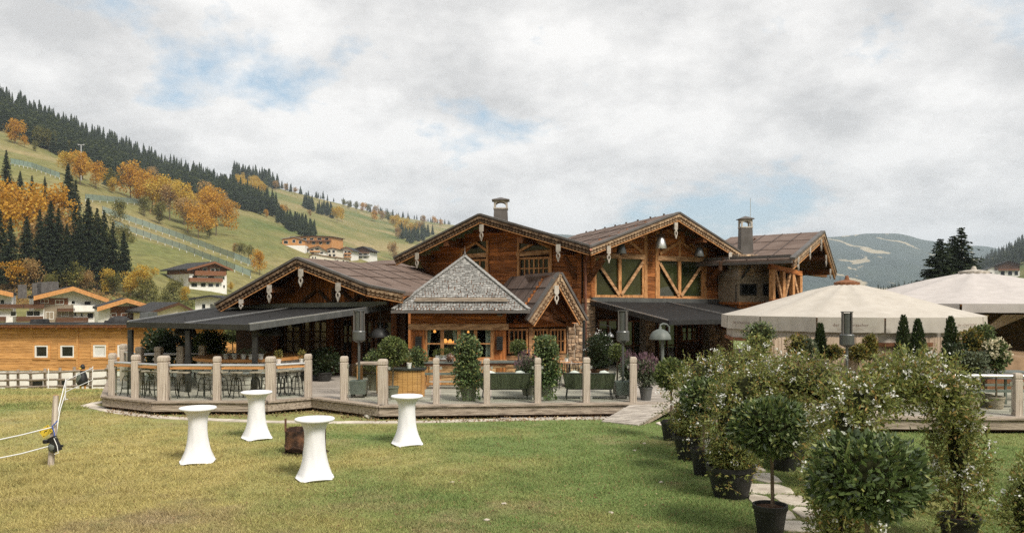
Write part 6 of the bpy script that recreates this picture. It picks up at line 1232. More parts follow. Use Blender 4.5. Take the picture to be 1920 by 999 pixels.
# jasmine on hoops over the path
def jasmine(lab, a, c, ztop, pots=True, th=.27, n=9000, nf=190, grp='flowering jasmine arches over the path'):
    a = V((*a, 0)); c = V((*c, 0)); t = thing('jasmine_arch', lab, 'arch', a, 0, grp); L0 = rootloc(t); path = []
    mid = (a+c)/2; half = (c-a)/2
    for s in np.linspace(0, 1, 41):
        ang = math.pi*s; k = math.cos(ang); hz = math.sin(ang)
        if s < .5: pass
        r_ = 1 - .0*hz; zz = .35 + (ztop-.35)*abs(hz)**.52
        path.append(mid - half*(abs(k)**.62*(1 if k > 0 else -1))*r_ + V((0, 0, zz)))
    path = np.array([(p.x-L0.x, p.y-L0.y, p.z) for p in path]); seg = np.linalg.norm(np.diff(path, axis=0), axis=1); cs = np.concatenate([[0], np.cumsum(seg)]); cs /= cs[-1]
    def at(s): return np.stack([np.interp(s, cs, path[:, i]) for i in range(3)], 1)
    def radius(s): return th*(1.05 + .32*np.sin(s*17+a.x*3) + .22*np.sin(s*39+1)) * np.where(path[0, 2] + 0*s < 9, 1, 1)
    m = n // 9; s = rng.random(m); d = sph(m); rad = radius(s) * rng.random(m)**.42; org = at(s) + d*rad[:, None]*np.array([1., 1.15, .85]); dirs = d + rng.normal(size=(m, 3))*.45 + np.array([0, 0, .35])
    dirs = unit(dirs); P_ = []; D_ = []                       # sprigs: leaves along little shoots
    for k in range(9):
        f = .022 + k*.024; P_.append(org + dirs*f + rng.normal(size=(m, 3))*.006); D_.append(dirs*.55 + rng.normal(size=(m, 3))*.75)
    leafpart('foliage', leaves(np.concatenate(P_), np.concatenate(D_), rng.uniform(.04, .085, m*9), rng.uniform(.015, .028, m*9)), l_jasm, t)
    part('shade_core', MB().tube([V(p) for p in path[1:-1]], [float(radius(np.array([q]))[0])*.50*(.45+.55*min(1, 4*q, 4*(1-q))) for q in cs[1:-1]], 9), m_core, t, smooth=True)
    m2 = m // 3; sh_ = leaves(org[:m2], dirs[:m2], np.full(m2, .26), np.full(m2, .006)); leafpart('shoots', sh_, l_rust, t)['kind'] = 'stuff'
    s = rng.random(nf)**1.0; d = sph(nf); d[:, 2] = np.abs(d[:, 2])*.8 + d[:, 2]*.2; d = unit(d); o = at(s) + d*(radius(s)*rng.uniform(.95, 1.28, nf))[:, None]; k = rng.integers(4, 11, nf); idx = np.repeat(np.arange(nf), k); q = o[idx] + rng.normal(size=(len(idx), 3))*.034
    L_ = [leaves(q, sph(len(q)), .030*rng.uniform(.8, 1.3, len(q)), .024) for _ in range(2)]; leafpart('blossom', cat_np(L_), l_flow, t)
    part('hoop', MB().tube([V(p) for p in path[::2]], .018, 6), m_iron, t)
    for e, p in ((0, a), (1, c)):
        off = V((p.x-L0.x, p.y-L0.y, 0)); rr = .33 if pots[e] > .3 else .24
        b = MB(); 
        if pots[e]:
            for r, z in (): pass
            pb_ = pot(None, pots[e], .48 if pots[e] > .3 else .40); pb_.v = [(x+off.x, y+off.y, z) for x, y, z in pb_.v]; part('pot', pb_, m_black, t); sb = soil(pots[e], .48 if pots[e] > .3 else .40); sb.v = [(x+off.x, y+off.y, z) for x, y, z in sb.v]; part('soil', sb, m_soil, t)
        for q in range(5): part('stem', MB().tube([off + V((U(-.08, .08), U(-.08, .08), .3)), off + V((U(-.12, .12), U(-.12, .12), .9)), V(path[6 if e == 0 else -7]) + V((U(-.1, .1), 0, 0))], [.011, .009, .006], 5), m_bark, t)
    return t
jasmine('jasmine arch nearest the camera, its right leg in a black pot', (3.52, 8.55), (5.48, 9.75), 2.08, (.22, .235), .26, 22000, 150)
jasmine('middle jasmine arch rising from the widest black pot', (3.38, 12.3), (5.25, 12.7), 1.76, (.36, .25), .36, 20000, 130)
jasmine('far jasmine arch nearest to the deck', (3.40, 15.1), (5.10, 15.5), 1.68, (.34, .25), .40, 18000, 120)
def bush(name, lab, cat, loc, r, leafm, n, ln, wd, grp=None, potspec=None, flowers=None, up=.3, shell=.55, lump=.16, zc=None):
    t = thing(name, lab, cat, loc, 0, grp); z = zc if zc is not None else r[2]*.9
    if potspec: part('pot', pot(None, *potspec[:2]), potspec[2], t); part('soil', soil(*potspec[:2]), m_soil, t); z += potspec[1]*.8
    part('shade_core', core(r, (0, 0, z), .72), m_core, t, smooth=True); leafpart('foliage', ball_leaves(n, r, ln, wd, up, shell, lump, (0, 0, z)), leafm, t)
    part('stem', MB().tube([(0, 0, (potspec[1]*.8 if potspec else 0)), (0, 0, z)], [.03, .015], 6), m_bark, t)
    if flowers:
        fm, nf, fs, sp = flowers; d = sph(nf); d[:, 2] = np.abs(d[:, 2]); o = d*np.array(r)*rng.uniform(.92, 1.12, nf)[:, None] + np.array([0, 0, z])
        if sp == 'spike': vf = cat_np([leaves(o + np.array([0, 0, k*.035]), rng.normal(size=(nf, 3))*.4 + np.array([0, 0, 1]), fs, fs*.35) for k in range(5)])
        else:
            k = sp; idx = np.repeat(np.arange(nf), k); q = o[idx] + sph(len(idx))*fs*1.1; vf = leaves(q, sph(len(q)), fs, fs*.8)
        leafpart('blossom', vf, fm, t)
    return t
bush('jasmine_bush', 'dark jasmine bush at the bottom right picture corner', 'bush', (5.52, 8.25, 0), (.42, .42, .62), l_jasm, 5200, .05, .017, None, (.22, .38, m_black), (l_flow, 40, .028, 5), zc=.55)
bush('jasmine_bush', 'low jasmine spilling below the big laurel ball', 'bush', (X(1578, 8.9), 8.75, 0), (.40, .34, .36), l_jasm, 3800, .05, .017, None, None, (l_flow, 46, .028, 6), zc=.42)
bush('jasmine_bush', 'bushy jasmine filling the wide black pot', 'bush', (3.36, 12.25, .42), (.36, .36, .33), l_jasm, 4200, .05, .017, None, None, (l_flow, 30, .028, 5), zc=.26)
bush('jasmine_bush', 'bushy jasmine in the far wide black pot', 'bush', (3.40, 15.05, .42), (.36, .36, .40), l_jasm, 3600, .05, .017, None, None, (l_flow, 30, .028, 5), zc=.34)
bush('jasmine_bush', 'jasmine bush at the right side of the path below the middle arch', 'bush', (5.1, 14.6, 0), (.42, .42, .62), l_jasm, 4200, .05, .017, None, (.27, .34, m_black), (l_flow, 40, .028, 5), zc=.5)
bush('jasmine_bush', 'leafy jasmine column between the two far arches', 'bush', (4.85, 14.2, 0), (.36, .34, .62), l_jasm, 6500, .05, .017, None, (.27, .34, m_black), (l_flow, 40, .028, 6), zc=.62)
# ivy columns on the deck
def ivy(px, Y, lab, hmul=1.):
    t = thing('ivy_column', lab, 'plant', (X(px, Y), Y, DZ), 0, 'ivy columns in olive pots'); part('pot', pot(None, .23, .42), m_potg, t); part('soil', soil(.23, .42), m_soil, t); L_ = []
    for z, r, n in ((.55, .40, 800), (.80, .40, 800), (1.05, .33, 600), (1.32, .34, 700), (1.52, .30, 500)): L_.append(ball_leaves(n, (r, r, .22), .07, .058, -.25, .45, .2, (U(-.04, .04), 0, z*hmul)))
    m = 260; a = rng.uniform(0, 6.28, m); q = np.stack([.30*np.cos(a), .30*np.sin(a), rng.uniform(.05, .5, m)], 1); L_.append(leaves(q, rng.normal(size=(m, 3))*.5 + np.array([0, 0, -1]), .06, .05)); leafpart('foliage', cat_np(L_), l_ivy, t)
    part('shade_core', MB().lathe([(.08, .4), (.27, .6), (.26, .95), (.2, 1.1), (.22, 1.35), (.05, 1.6)], 12), m_core, t, smooth=True); part('frame_pole', MB().tube([(0, 0, .3), (0, 0, 1.6)], .02, 6), m_bark, t)
ivy(878, 21.15, 'tall ivy column left of the first rope sofa'); ivy(1022, 21.3, 'tall ivy column between the two rope sofas')
bush('sage_pot', 'grey sage with purple flower spikes behind the second ivy column', 'plant', (X(990, 22.4), 22.4, DZ), (.36, .36, .42), l_grey, 1500, .08, .03, None, (.2, .3, m_potg), (l_lav, 90, .07, 'spike'), zc=.45)
bush('sage_pot', 'grey sage with purple flower spikes in a dark pot right of the last post', 'plant', (X(1211, 21.25), 21.25, DZ), (.34, .34, .38), l_grey, 1600, .08, .03, None, (.18, .36, m_gun), (l_lav, 120, .08, 'spike'), zc=.42)
bush('sage_pot', 'sage with reddish spikes left of the last post', 'plant', (X(1180, 22.2), 22.2, DZ), (.26, .26, .40), l_grey, 1000, .08, .03, None, (.18, .3, m_potg), (l_lav, 70, .07, 'spike'), zc=.45)
bush('rose_bush', 'dark bush with white blossoms against the stone pillar', 'bush', (X(1124, 26.3), 26.3, DZ), (.46, .42, .62), l_dark, 2000, .08, .05, None, (.3, .4, m_dark), (l_flow, 26, .05, 3), zc=.65)
bush('shrub', 'dark evergreen shrub under the left awning', 'bush', (X(303, 27), 27, DZ-.6), (.72, .6, .80), l_dark, 2200, .13, .07, None, (.3, .4, m_potg), zc=1.2); bush('shrub', 'leafy green shrub behind the bar stools under the left awning', 'bush', (X(394, 26.6), 26.6, DZ), (.52, .5, .62), l_ivy, 2000, .10, .05, None, (.26, .45, m_potg), zc=.75); bush('shrub', 'dark shrub behind the awning post', 'bush', (X(365, 27.2), 27.2, DZ), (.5, .5, .7), l_dark, 1500, .11, .06, None, None, zc=.85)
bush('shrub', 'dark leafy planter in the lodge doorway', 'bush', (X(607, 26.2), 26.2, DZ), (.52, .4, .42), l_dark, 1500, .09, .05, None, (.3, .3, m_iron), zc=.4)
bush('shrub', 'small shrub with red flowers left of the clipped ball', 'bush', (X(700, 23.6), 23.6, DZ), (.24, .24, .3), l_ivy, 700, .08, .04, None, (.18, .45, m_potg), (l_lav, 6, .05, 3), zc=.5)
bush('shrub', 'leafy shrub beside the bay panel behind the cabinet', 'bush', (X(782, 24.4), 24.4, DZ), (.30, .28, .34), l_ivy, 900, .08, .04, None, (.2, .45, m_potg), zc=.5)
# planting along the reed screen
for i, (px, h, w) in enumerate(((1538, 50, 25), (1694, 62, 30), (1721, 56, 30), (1783, 60, 32))):
    Y = 20.35; hh = h*1.25/F*Y; t = thing('thuja', ('small dark thuja beside the yellow shrub at the reed screen', 'small dark thuja at the reed screen, left of the close pair', 'small dark thuja at the reed screen, right of the close pair', 'small dark thuja near the right end of the reed screen')[i], 'conifer', (X(px, Y), Y, Zp(672, Y)), 0, 'thujas along the reed screen'); n = 900; z = rng.random(n); a = rng.uniform(0, 6.28, n); r = (w/2/F*Y)*(1-z)**.7*rng.uniform(.75, 1.1, n)
    leafpart('foliage', leaves(np.stack([r*np.cos(a), r*np.sin(a), z*hh], 1), np.stack([np.cos(a)*.5, np.sin(a)*.5, np.ones(n)], 1) + rng.normal(size=(n, 3))*.25, .10, .035), l_thuja, t); part('shade_core', MB().lathe([(w/2/F*Y*.8, 0), (w/2/F*Y*.6, hh*.4), (0, hh*.92)], 10), m_core, t); part('planter', MB().bx(-.16, .16, -.16, .16, -(Zp(672, Y)-DZ), .01), m_greyx, t)
for i, (px, py, Y, r, lm, lab) in enumerate(((1497, 652, 20.3, (.30, .26, .38), l_yelgr, 'yellowing leafy shrub before the reed screen'), (1516, 656, 20.2, (.22, .2, .26), l_grey, 'grey green shrub next to the yellowing one'), (1425, 625, 20.6, (.42, .3, .30), l_ivy, 'green climber at the left end of the parasol rim'), (1560, 660, 20.4, (.30, .2, .18), l_yelgr, 'thin yellow climber left of the screen heater'), (1632, 650, 20.5, (.16, .15, .34), l_yelgr, 'slim yellow shrub right of the screen heater'), (1610, 662, 20.4, (.3, .2, .2), l_yelgr, 'loose low shrub behind the screen heater'), (1822, 640, 20.0, (.34, .3, .34), l_yelgr, 'tall yellow green shrub at the right end of the screen'), (1845, 628, 20.1, (.24, .24, .30), l_ivy, 'bright leafy shrub top beside the tan drapes'), (1822, 682, 19.4, (.42, .36, .34), l_grey, 'dense grey green shrub right of the jasmine'), (1790, 665, 19.7, (.3, .25, .3), l_dark, 'dark shrub between thuja and grey green shrub'), (1420, 650, 19.8, (.35, .3, .3), l_jasm, 'flowering shrub behind the far jasmine arch'))):
    z = Zp(py, Y); bush('shrub', lab, 'bush', (X(px, Y), Y, DZ), r, lm, 700, .075, .04, 'shrubs along the reed screen', (.2, .3, m_greyx), zc=z-DZ-.24)
hy = bush('hydrangea', 'cream hydrangea with round flower heads by the right terrace', 'bush', (X(1868, 19.6), 19.6, DZ), (.30, .28, .36), l_ivy, 900, .09, .05, None, (.2, .3, m_greyx), (l_hyd, 22, .075, 26), zc=Zp(668, 19.6)-DZ-.24)

# ---------------------------------------------------------------- cocktail tables
def cocktail():
    t = thing('cocktail_table', 'x', 'table', group='white covered cocktail tables on the lawn'); H = 1.03
    prof = [(0, .335), (.02, .33), (.10, .29), (.20, .243), (.32, .205), (.45, .182), (.58, .17), (.70, .168), (.80, .176), (.87, .200), (.92, .237), (.955, .278), (.972, .298)]; n = 56; vs = []; fs = []
    for i, (f, r) in enumerate(prof):
        q = .17 * max(0, 1 - f/.55)**1.3
        for k in range(n):
            a = 2*math.pi*k/n; sq_ = 1/max(abs(math.cos(a)), abs(math.sin(a))); sq_ = min(sq_, 1.32); rr = r * ((1 - q*2.2) + q*2.2*(sq_*.88)) * (1 + .010*math.sin(3*a + f*9)*math.sin(f*math.pi) + .014*math.sin(7*a - f*14)*math.sin(f*math.pi)**2 + .045*max(0, math.sin(4*a + f*3.2 + 1.1))**6*math.sin(f*math.pi)**1.5 - .03*max(0, math.sin(4*a - f*5 + 2.4))**8*(1-f)); z = f*H
            if i == 0: z = .012 + .022*abs(math.sin(2*a))**2*0 + .03*(1 - min(1, (sq_-1)/.3))
            vs.append((rr*math.cos(a), rr*math.sin(a), z))
    for i in range(len(prof)-1):
        for k in range(n): q = (k+1) % n; fs.append((i*n+k, i*n+q, (i+1)*n+q, (i+1)*n+k))
    part('skirt_cover', MB().add(vs, fs), m_white, t, smooth=True)
    part('top_cover', MB().lathe([(.27, H-.055), (.318, H-.048), (.332, H-.03), (.333, H-.012), (.326, H-.002), (.30, H+.002), (0, H+.003)], 48), m_white, t, smooth=True); part('base_plate', MB().lathe([(.26, 0), (.26, .02), (.03, .03), (.03, .98)], 16), m_gun, t); return t
ct = cocktail()
for i, (px, py, rz, lab) in enumerate(((371, 866, .25, 'white covered cocktail table, the leftmost of the four'), (481, 822, .65, 'white covered cocktail table nearest to the deck corner'), (590, 897, .45, 'white covered cocktail table standing before the rusty fire drum'), (763, 833, .5, 'white covered cocktail table, the rightmost of the four'))):
    p = Gd(px, py)
    if i == 0: ct.location = p; ct.rotation_euler = (0, 0, rz); ct['label'] = lab
    else: copy_thing(ct, p, rz, lab)
# ---- rusty drum
p = Gd(573, 848); t = thing('fire_drum', 'rusty steel fire drum with a torn rim behind the front cocktail table', 'fire pit', p); R = .395; b = MB(); n = 48; vs = []
for k in range(n+1):
    a = 2*math.pi*k/n; top = .47 + .010*math.sin(a*3) + .006*math.sin(a*17); low = .0
    if math.radians(196) < a < math.radians(290): low = .13 + .03*math.sin(a*6)
    for rr in (R, R-.012):
        vs.append((rr*math.cos(a), rr*math.sin(a), low)); vs.append((rr*math.cos(a), rr*math.sin(a), top))
fs = []
for k in range(n): a = k*4; c = (k+1)*4; fs += [(a, c, c+1, a+1), (c+2, a+2, a+3, c+3), (a+1, c+1, c+3, a+3), (c, a, a+2, c+2)]
part('drum', b.add(vs, fs), m_rust, t); part('tab', MB().box((-.37, -.10, .56), (.02, .08, .26)), m_rust, t); part('tab', MB().box((.37, -.12, .48), (.02, .06, .12)), m_rust, t)
part('ash', MB().lathe([(R-.02, .07), (.2, .10), (0, .13)], 20), m_soil, t); part('lip', MB().tube([((R+.008)*math.cos(a), (R+.008)*math.sin(a), .145 + .025*math.sin(a*6)) for a in np.linspace(math.radians(196), math.radians(290), 14)], .012, 5), m_rust, t); part('burnt_ground', MB().lathe([(.46, .004), (.40, .022), (0, .024)], 20), m_soil, t)
# ---------------------------------------------------------------- left side: fence post, ropes, rail fence, low building
pb0 = Gd(94, 874); pt0 = P(105, 741, pb0.y + .05); fp = thing('fence_post', 'leaning wooden post carrying the electric fence gear at left', 'post', pb0); part('timber', MB().tube([pb0 - V((0, 0, .1)), pb0.lerp(pt0, .5) + V((.012, 0, 0)), pt0], [.058, .052, .048], 9), m_grey, fp, world=True); part('cut_top', MB().tube([pt0, pt0 + (pt0-pb0).normalized()*.006], .046, 9), m_beam, fp, world=True)
yy = pb0.y - .06
sg = thing('warning_sign', 'small yellow warning plate with black mark hung on the leaning post', 'sign', P(86, 808, yy)); o = part('plate', MB().bx(-.075, .075, -.004, .004, -.10, .10), m_yel, sg); o.rotation_euler = (0, .95, .1)
o2 = part('black_mark', MB().prism([(-.012, .05), (.018, .01), (.0, .008), (.014, -.05), (-.02, .0), (-.002, .004)], -.008, -.0045), m_black, sg); o2.rotation_euler = (0, .95, .1)
for k in range(4): o3 = part('hole', MB().box(((-1)**k*.05, -.006, (.075 if k < 2 else -.075)), (.016, .003, .016)), m_black, sg); o3.rotation_euler = (0, .95, .1)
eg = thing('fence_energizer', 'black and grey fence energizer box strapped to the leaning post', 'device', P(103, 832, yy)); o = part('housing', MB().bx(-.05, .06, -.06, .05, -.14, .14), m_black, eg); o.rotation_euler = (0, -.42, 0); o = part('grey_bag', MB().blob((-.03, -.02, -.05), (.075, .06, .10), 2, .15, 4), m_gall, eg, smooth=True); part('white_cord', MB().tube([(.02, -.07, .12), (.08, -.07, -.02), (.10, -.07, -.15), (.03, -.07, -.17)], .007, 5), m_rope, eg); part('knob', MB().lathe([(.025, -.02), (.025, .02)], 8, (.14, -.02, -.03)), m_black, eg); part('reel', MB().lathe([(.05, -.03), (.05, .03), (0, .03)], 10, (-.15, -.03, .05)), m_black, eg)
solo('blue_strap', MB().tube([P(108, 788, yy), P(98, 799, yy-.01), P(102, 812, yy), P(102, 822, yy)], .010, 5), m_blue, 'blue webbing strap tied round the leaning post', 'strap')
solo('fence_rope', MB().tube([P(-30, 830, 12.2), P(40, 815, 13.4), P(96, 801, yy)], .011, 6), m_rope, 'upper white fence rope running left from the leaning post', 'rope'); solo('fence_rope', MB().tube([P(-30, 864, 12.4), P(40, 850, 13.4), P(92, 836, yy)], .011, 6), m_rope, 'lower white fence rope running left from the leaning post', 'rope')
w1 = V((X(122, 24.0), 24.0, 0)); w1.z = float(ground_z(w1.x, w1.y)); w2 = V((X(173, 33.5), 33.5, 0)); w2.z = float(ground_z(w2.x, w2.y)); w3 = V((X(90, 34), 34, 0)); w3.z = float(ground_z(w3.x, w3.y))
for p, h, lab in ((w1, .68, 'short white plastic fence stake halfway to the rail fence'), (w2, .98, 'white plastic fence stake in front of the dark figure'), (w3, .9, 'white plastic fence stake by the rail fence at left')):
    t = thing('fence_stake', lab, 'stake', p, 0, 'white plastic fence stakes'); part('shaft', MB().tube([(0, 0, -.1), (.02, 0, h)], [.022, .016], 6), m_rope, t); part('hook', MB().box((.03, 0, h*.85), (.06, .02, .02)), m_rope, t); part('tread', MB().box((.04, 0, .06), (.10, .02, .02)), m_rope, t)
solo('fence_rope', MB().tube([P(103, 795, yy), P(115, 745, 19), w1 + V((.02, 0, .62)), w2 + V((.02, 0, .92))], .012, 6), m_rope, 'upper white fence rope running back to the white stakes', 'rope'); solo('fence_rope', MB().tube([P(104, 820, yy), P(112, 770, 18), w1 + V((.02, 0, .28)), w2 + V((.02, 0, .42))], .012, 6), m_rope, 'lower white fence rope running back to the white stakes', 'rope')
rf = thing('rail_fence', 'grey rustic fence of three rails in front of the low timber building', 'fence', (X(120, 42), 42, 0)); pp = []
for px, Y in ((-60, 49), (-20, 47.6), (15, 46.5), (34, 45.8), (58, 45), (84, 44), (112, 43), (139, 42), (170, 41), (203, 39.5), (236, 37.5)):
    x = X(px, Y); z = float(ground_z(x, Y)); pp.append(V((x, Y, z))); h = 1.22*U(.95, 1.08); part('post', MB().tube([V((x, Y, z-.2)), V((x+U(-.03, .03), Y, z+h))], [.085, .075], 8), m_greyx, rf, world=True)
for a, c in zip(pp[:-1], pp[1:]):
    for zz in (.28, .66, 1.06): part('rail', MB().tube([a + V((-.08, -.10, zz+U(-.03, .03))), c + V((.08, -.10, zz+U(-.03, .03)))], [.062, .055], 7), m_greyx, rf, world=True)
x, Y = X(155, 38.3), 38.3; fz = float(ground_z(x, Y)); t = thing('garden_figure', 'dark bird like figure with grey cloak and orange feet at the rail fence', 'statue', (x, Y, fz))
part('body', MB().lathe([(.02, .26), (.20, .27), (.245, .36), (.225, .55), (.17, .78), (.105, .92), (.085, .98), (.10, 1.06), (.105, 1.15), (.07, 1.24), (0, 1.28)], 18), m_black, t, smooth=True); o = part('cloak', MB().blob((0, 0, 0), (.14, .08, .30), 2, .12, 2), m_gall, t, smooth=True); o.location = (-.10, -.15, .56); o.rotation_euler = (.22, .25, 0); o = part('beak', MB().lathe([(.045, 0), (.03, .06), (0, .15)], 8), m_yel, t); o.location = (-.03, -.06, 1.07); o.rotation_euler = (1.4, 0, -.6); part('collar', MB().lathe([(.10, .95), (.135, .99), (.10, 1.02)], 14), m_barge, t)
for sx in (-.10, .11): part('foot', MB().tube([(sx, 0, .30), (sx, 0, .05), (sx-.02, -.14, .02)], [.05, .05, .06], 7), m_yel if sx < 0 else m_barge, t)
lb = thing('low_building', 'long low larch clad building on a white plinth at left', 'building', (X(150, 50), 50, BASE)); fb_ = Fac(X(150, 50), 50.0, 0.0); u0, u1 = fb_.uz(-110, 650)[0], fb_.uz(500, 650)[0]; zt, zb = Zp(613, 50), Zp(694, 50)
wr = [(66, 647, 91, 670), (114, 647, 140, 670), (175.5, 646, 200, 669), (221, 646, 246, 669)]; plank_wall(lb, fb_, 0, zb, zt, lambda z: u0, lambda z: u1, [fb_.rect(r) for r in wr], ph=.19, matl=m_larch, mn=2.5, mx_=5.)
part('plinth', MB().bx(u0, u1, .02, .4, BASE-.2, zb), m_plast, lb, M=fb_.M); part('backing_wall', MB().bx(u0, u1, .08, 8, zb, zt), m_larch, lb, M=fb_.M); part('roof', MB().bx(u0, u1, -.55, 7, zt, zt+.10), m_slate, lb, M=fb_.M); part('roof_edge', MB().bx(u0, u1, -.62, -.55, zt-.02, zt+.17), m_soff, lb, M=fb_.M); part('metal_flashing', MB().bx(u0, u1, -.64, -.5, zt+.172, zt+.20), m_gun, lb, M=fb_.M)
for k in range(26): x = u0 + .5 + k*(u1-u0-1)/25; part('rafter_end', MB().bx(x-.05, x+.05, -.50, -.06, zt-.13, zt-.005), m_larch, lb, M=fb_.M)
u = fb_.uz(146, 650)[0]; part('corner_batten', MB().bx(u-.07, u+.07, -.09, .02, zb, zt), m_larch, lb, M=fb_.M)
for i, r in enumerate(wr):
    a = fb_.rect(r); f = MB(); k = .13; f.bx(a[0]-k, a[2]+k, -.085, -.02, a[3], a[3]+k); f.bx(a[0]-k, a[2]+k, -.085, -.02, a[1]-k, a[1]); f.bx(a[0]-k, a[0], -.085, -.02, a[1], a[3]); f.bx(a[2], a[2]+k, -.085, -.02, a[1], a[3]); part('window_surround', f, m_larch, lb, M=fb_.M); win(lb, fb_, r, 1, 1, m_plast, -.01, .09, .06, (m_pane, m_pane, m_cush, m_blind)[i])
for px0, px1 in ((57, 80), (108, 124)): a = fb_.rect((px0, 711, px1, 729), .0); part('cellar_window', MB().bx(a[0], a[2], -.01, .03, a[1], a[3]), m_pane, lb, M=fb_.M)
for r, mm, lab in (((80, 607, 150, 619), m_gall, 'flat green grey service box on the low building roof'), ((69, 598, 81, 617), m_slate, 'dark upright vent on the low building roof'), ((205, 600, 242, 617), m_slate, 'dark round topped housing on the low building roof'), ((271, 585, 287, 615), m_gun, 'grey steel flue box behind the awning corner')):
    Y = 54.; x0, x1 = X(r[0], Y), X(r[2], Y); z0, z1 = zt+.10, Zp(r[1], Y); b = MB(); w = (x1-x0)/2; b.add([(-w,-.8,0),(w,-.8,0),(w,.8,0),(-w,.8,0),(-w*.94,-.7,z1-z0),(w*.9,-.7,z1-z0),(w*.9,.7,z1-z0),(-w*.94,.7,z1-z0)], [(0,3,2,1),(4,5,6,7),(0,1,5,4),(1,2,6,5),(2,3,7,6),(3,0,4,7)])
    if r[0] == 205: b.lathe([(w*1.02, z1-z0), (w*.9, z1-z0+.12), (w*.45, z1-z0+.26), (0, z1-z0+.3)], 16)
    solo('roof_unit', b, mm, lab, 'roof unit', ((x0+x1)/2, Y, z0), group='units on the low building roof')
# ---------------------------------------------------------------- paths, stones, litter, gravel
pe = bpy.data.objects.new('paver_path', None); C.objects.link(pe); pe['kind'] = 'structure'
line = [Gd(*q) for q in ((236, 746), (200, 752), (160, 759), (205, 770), (255, 778), (310, 783), (390, 787), (490, 790.5), (600, 792), (720, 792), (850, 789.5), (980, 786), (1110, 783.5))]
seg = [(b_-a_).length for a_, b_ in zip(line[:-1], line[1:])]; tot = sum(seg)
def along(s):
    for a_, b_, l in zip(line[:-1], line[1:], seg):
        if s <= l: return a_.lerp(b_, s/l), (b_-a_).normalized()
        s -= l
    return line[-1], (line[-1]-line[-2]).normalized()
s = 0.; strip = []
while s < tot - .3:
    w = U(.55, .95); a, d = along(s); c, d2 = along(min(s+w-.02, tot)); n1 = V((-d.y, d.x, 0)); n2 = V((-d2.y, d2.x, 0)); h1, h2 = U(.15, .20), U(.15, .20); zz = U(.008, .022)
    q = [a - n1*h1, c - n2*U(.15, .20), c + n2*h2, a + n1*U(.15, .2)]
    if d.dot(d2) > .3: part('paver', MB().ext([V((p.x, p.y, zz)) for p in q][::-1], (0, 0, -.04)), m_flag, pe); strip.append(a)
    s += w
sp = bpy.data.objects.new('stone_path', None); C.objects.link(sp); sp['kind'] = 'structure'
y = 7.2; stones_xy = []
while y < 19.4:
    hgt = U(.55, .85); xl, xr = 3.50 + U(-.06, .06), 4.50 + U(-.06, .06); ncol = random.choice((1, 2, 2, 2)); cuts = [xl] + sorted(U(3.85, 4.2) for _ in range(ncol-1)) + [xr]
    for a, c in zip(cuts[:-1], cuts[1:]):
        cx, cy = (a+c)/2, y + hgt/2; rx, ry = (c-a)/2 - .022, hgt/2 - .022; q = []
        for k in range(9):
            an = 2*math.pi*k/9 + U(-.15, .15); ce, se = math.cos(an), math.sin(an); m = 1/max(abs(ce), abs(se)); m = min(m, 1.25) * U(.86, 1.0); q.append((cx + rx*ce*m, cy + ry*se*m))
        z = U(.022, .036); inn = [(cx + (a2-cx)*.97, cy + (b2-cy)*.97, z) for a2, b2 in q]; out = [(a2, b2, z-.010) for a2, b2 in q]; low = [(a2, b2, -.03) for a2, b2 in q]
        part('flagstone', MB().add(inn + out + low, [tuple(range(9))] + [(k+9, (k+1) % 9+9, (k+1) % 9, k) for k in range(9)] + [(k+18, (k+1) % 9+18, (k+1) % 9+9, k+9) for k in range(9)]), m_flag, sp); stones_xy.append((cx, cy, rx, ry))
    y += hgt
gp = [(-.3, 20.28), (.6, 20.12), (2.4, 20.10), (2.9, 20.35), (2.9, 20.62), (-.3, 20.45)]; solo('gravel', MB().slab(gp, -.02, .016), m_gravel, kind='structure')
rk = MB()
for i, (px, py, s_) in enumerate(((262, 764, .16), (277, 766, .17), (291, 768, .15), (305, 767, .17), (283, 773, .12), (248, 762, .12), (430, 771, .12), (452, 773, .11), (398, 772, .10), (590, 750, .12), (700, 782, .2), (520, 772, .17), (318, 771, .16))):
    p = Gd(px, py); p.y = min(p.y, 22.0); solo('rock', MB().blob((0, 0, .25*s_), (s_*U(.8, 1.3), s_, s_*U(.55, .75)), 2, .22, i), m_rock, ('pale rounded rock in the row below the left deck edge' if px < 330 else 'pale stone lying at the foot of the deck'), 'rock', (p.x, p.y, 0), U(0, 6), 'rocks below the left deck edge' if px < 330 else 'stones at the foot of the deck')
for i, (px, py) in enumerate(((912, 976), (945, 945), (1145, 962), (1190, 845), (1208, 832), (848, 905), (1240, 905))): solo('stone_chip', MB().blob((0, 0, .012), (.055, .035, .02), 1, .2, i), m_flag, 'small pale stone chip lying on the lawn', 'stone', Gd(px, py), U(0, 6), 'stone chips on the lawn')
def inpoly(px, py, poly):
    ins = np.zeros(len(px), bool); j = len(poly)-1
    for i in range(len(poly)):
        xi, yi = poly[i]; xj, yj = poly[j]
        if yi != yj: ins ^= ((yi > py) != (yj > py)) & (px < (xj-xi)*(py-yi)/(yj-yi) + xi)
        j = i
    return ins
n = 5200; q = np.stack([rng.uniform(-11, 2.8, n), rng.uniform(19.6, 22, n)], 1); edge = np.interp(q[:, 0], [p[0] for p in DP[1:7]], [p[1] for p in DP[1:7]]); k = (q[:, 1] < edge + .05) & (q[:, 1] > edge - .62 - rng.random(n)*.15); q = q[k]; n = len(q)
v, f = leaves(np.stack([q[:, 0], q[:, 1], rng.uniform(.012, .05, n)], 1), rng.normal(size=(n, 3))*np.array([1, 1, .25]), rng.uniform(.03, .075, n), rng.uniform(.02, .045, n)); solo('leaf_litter', None, None, 'dry leaf litter strewn along the foot of the deck', 'leaves', kind='stuff', me=mesh_np('leaf_litter', v, f, l_litter))
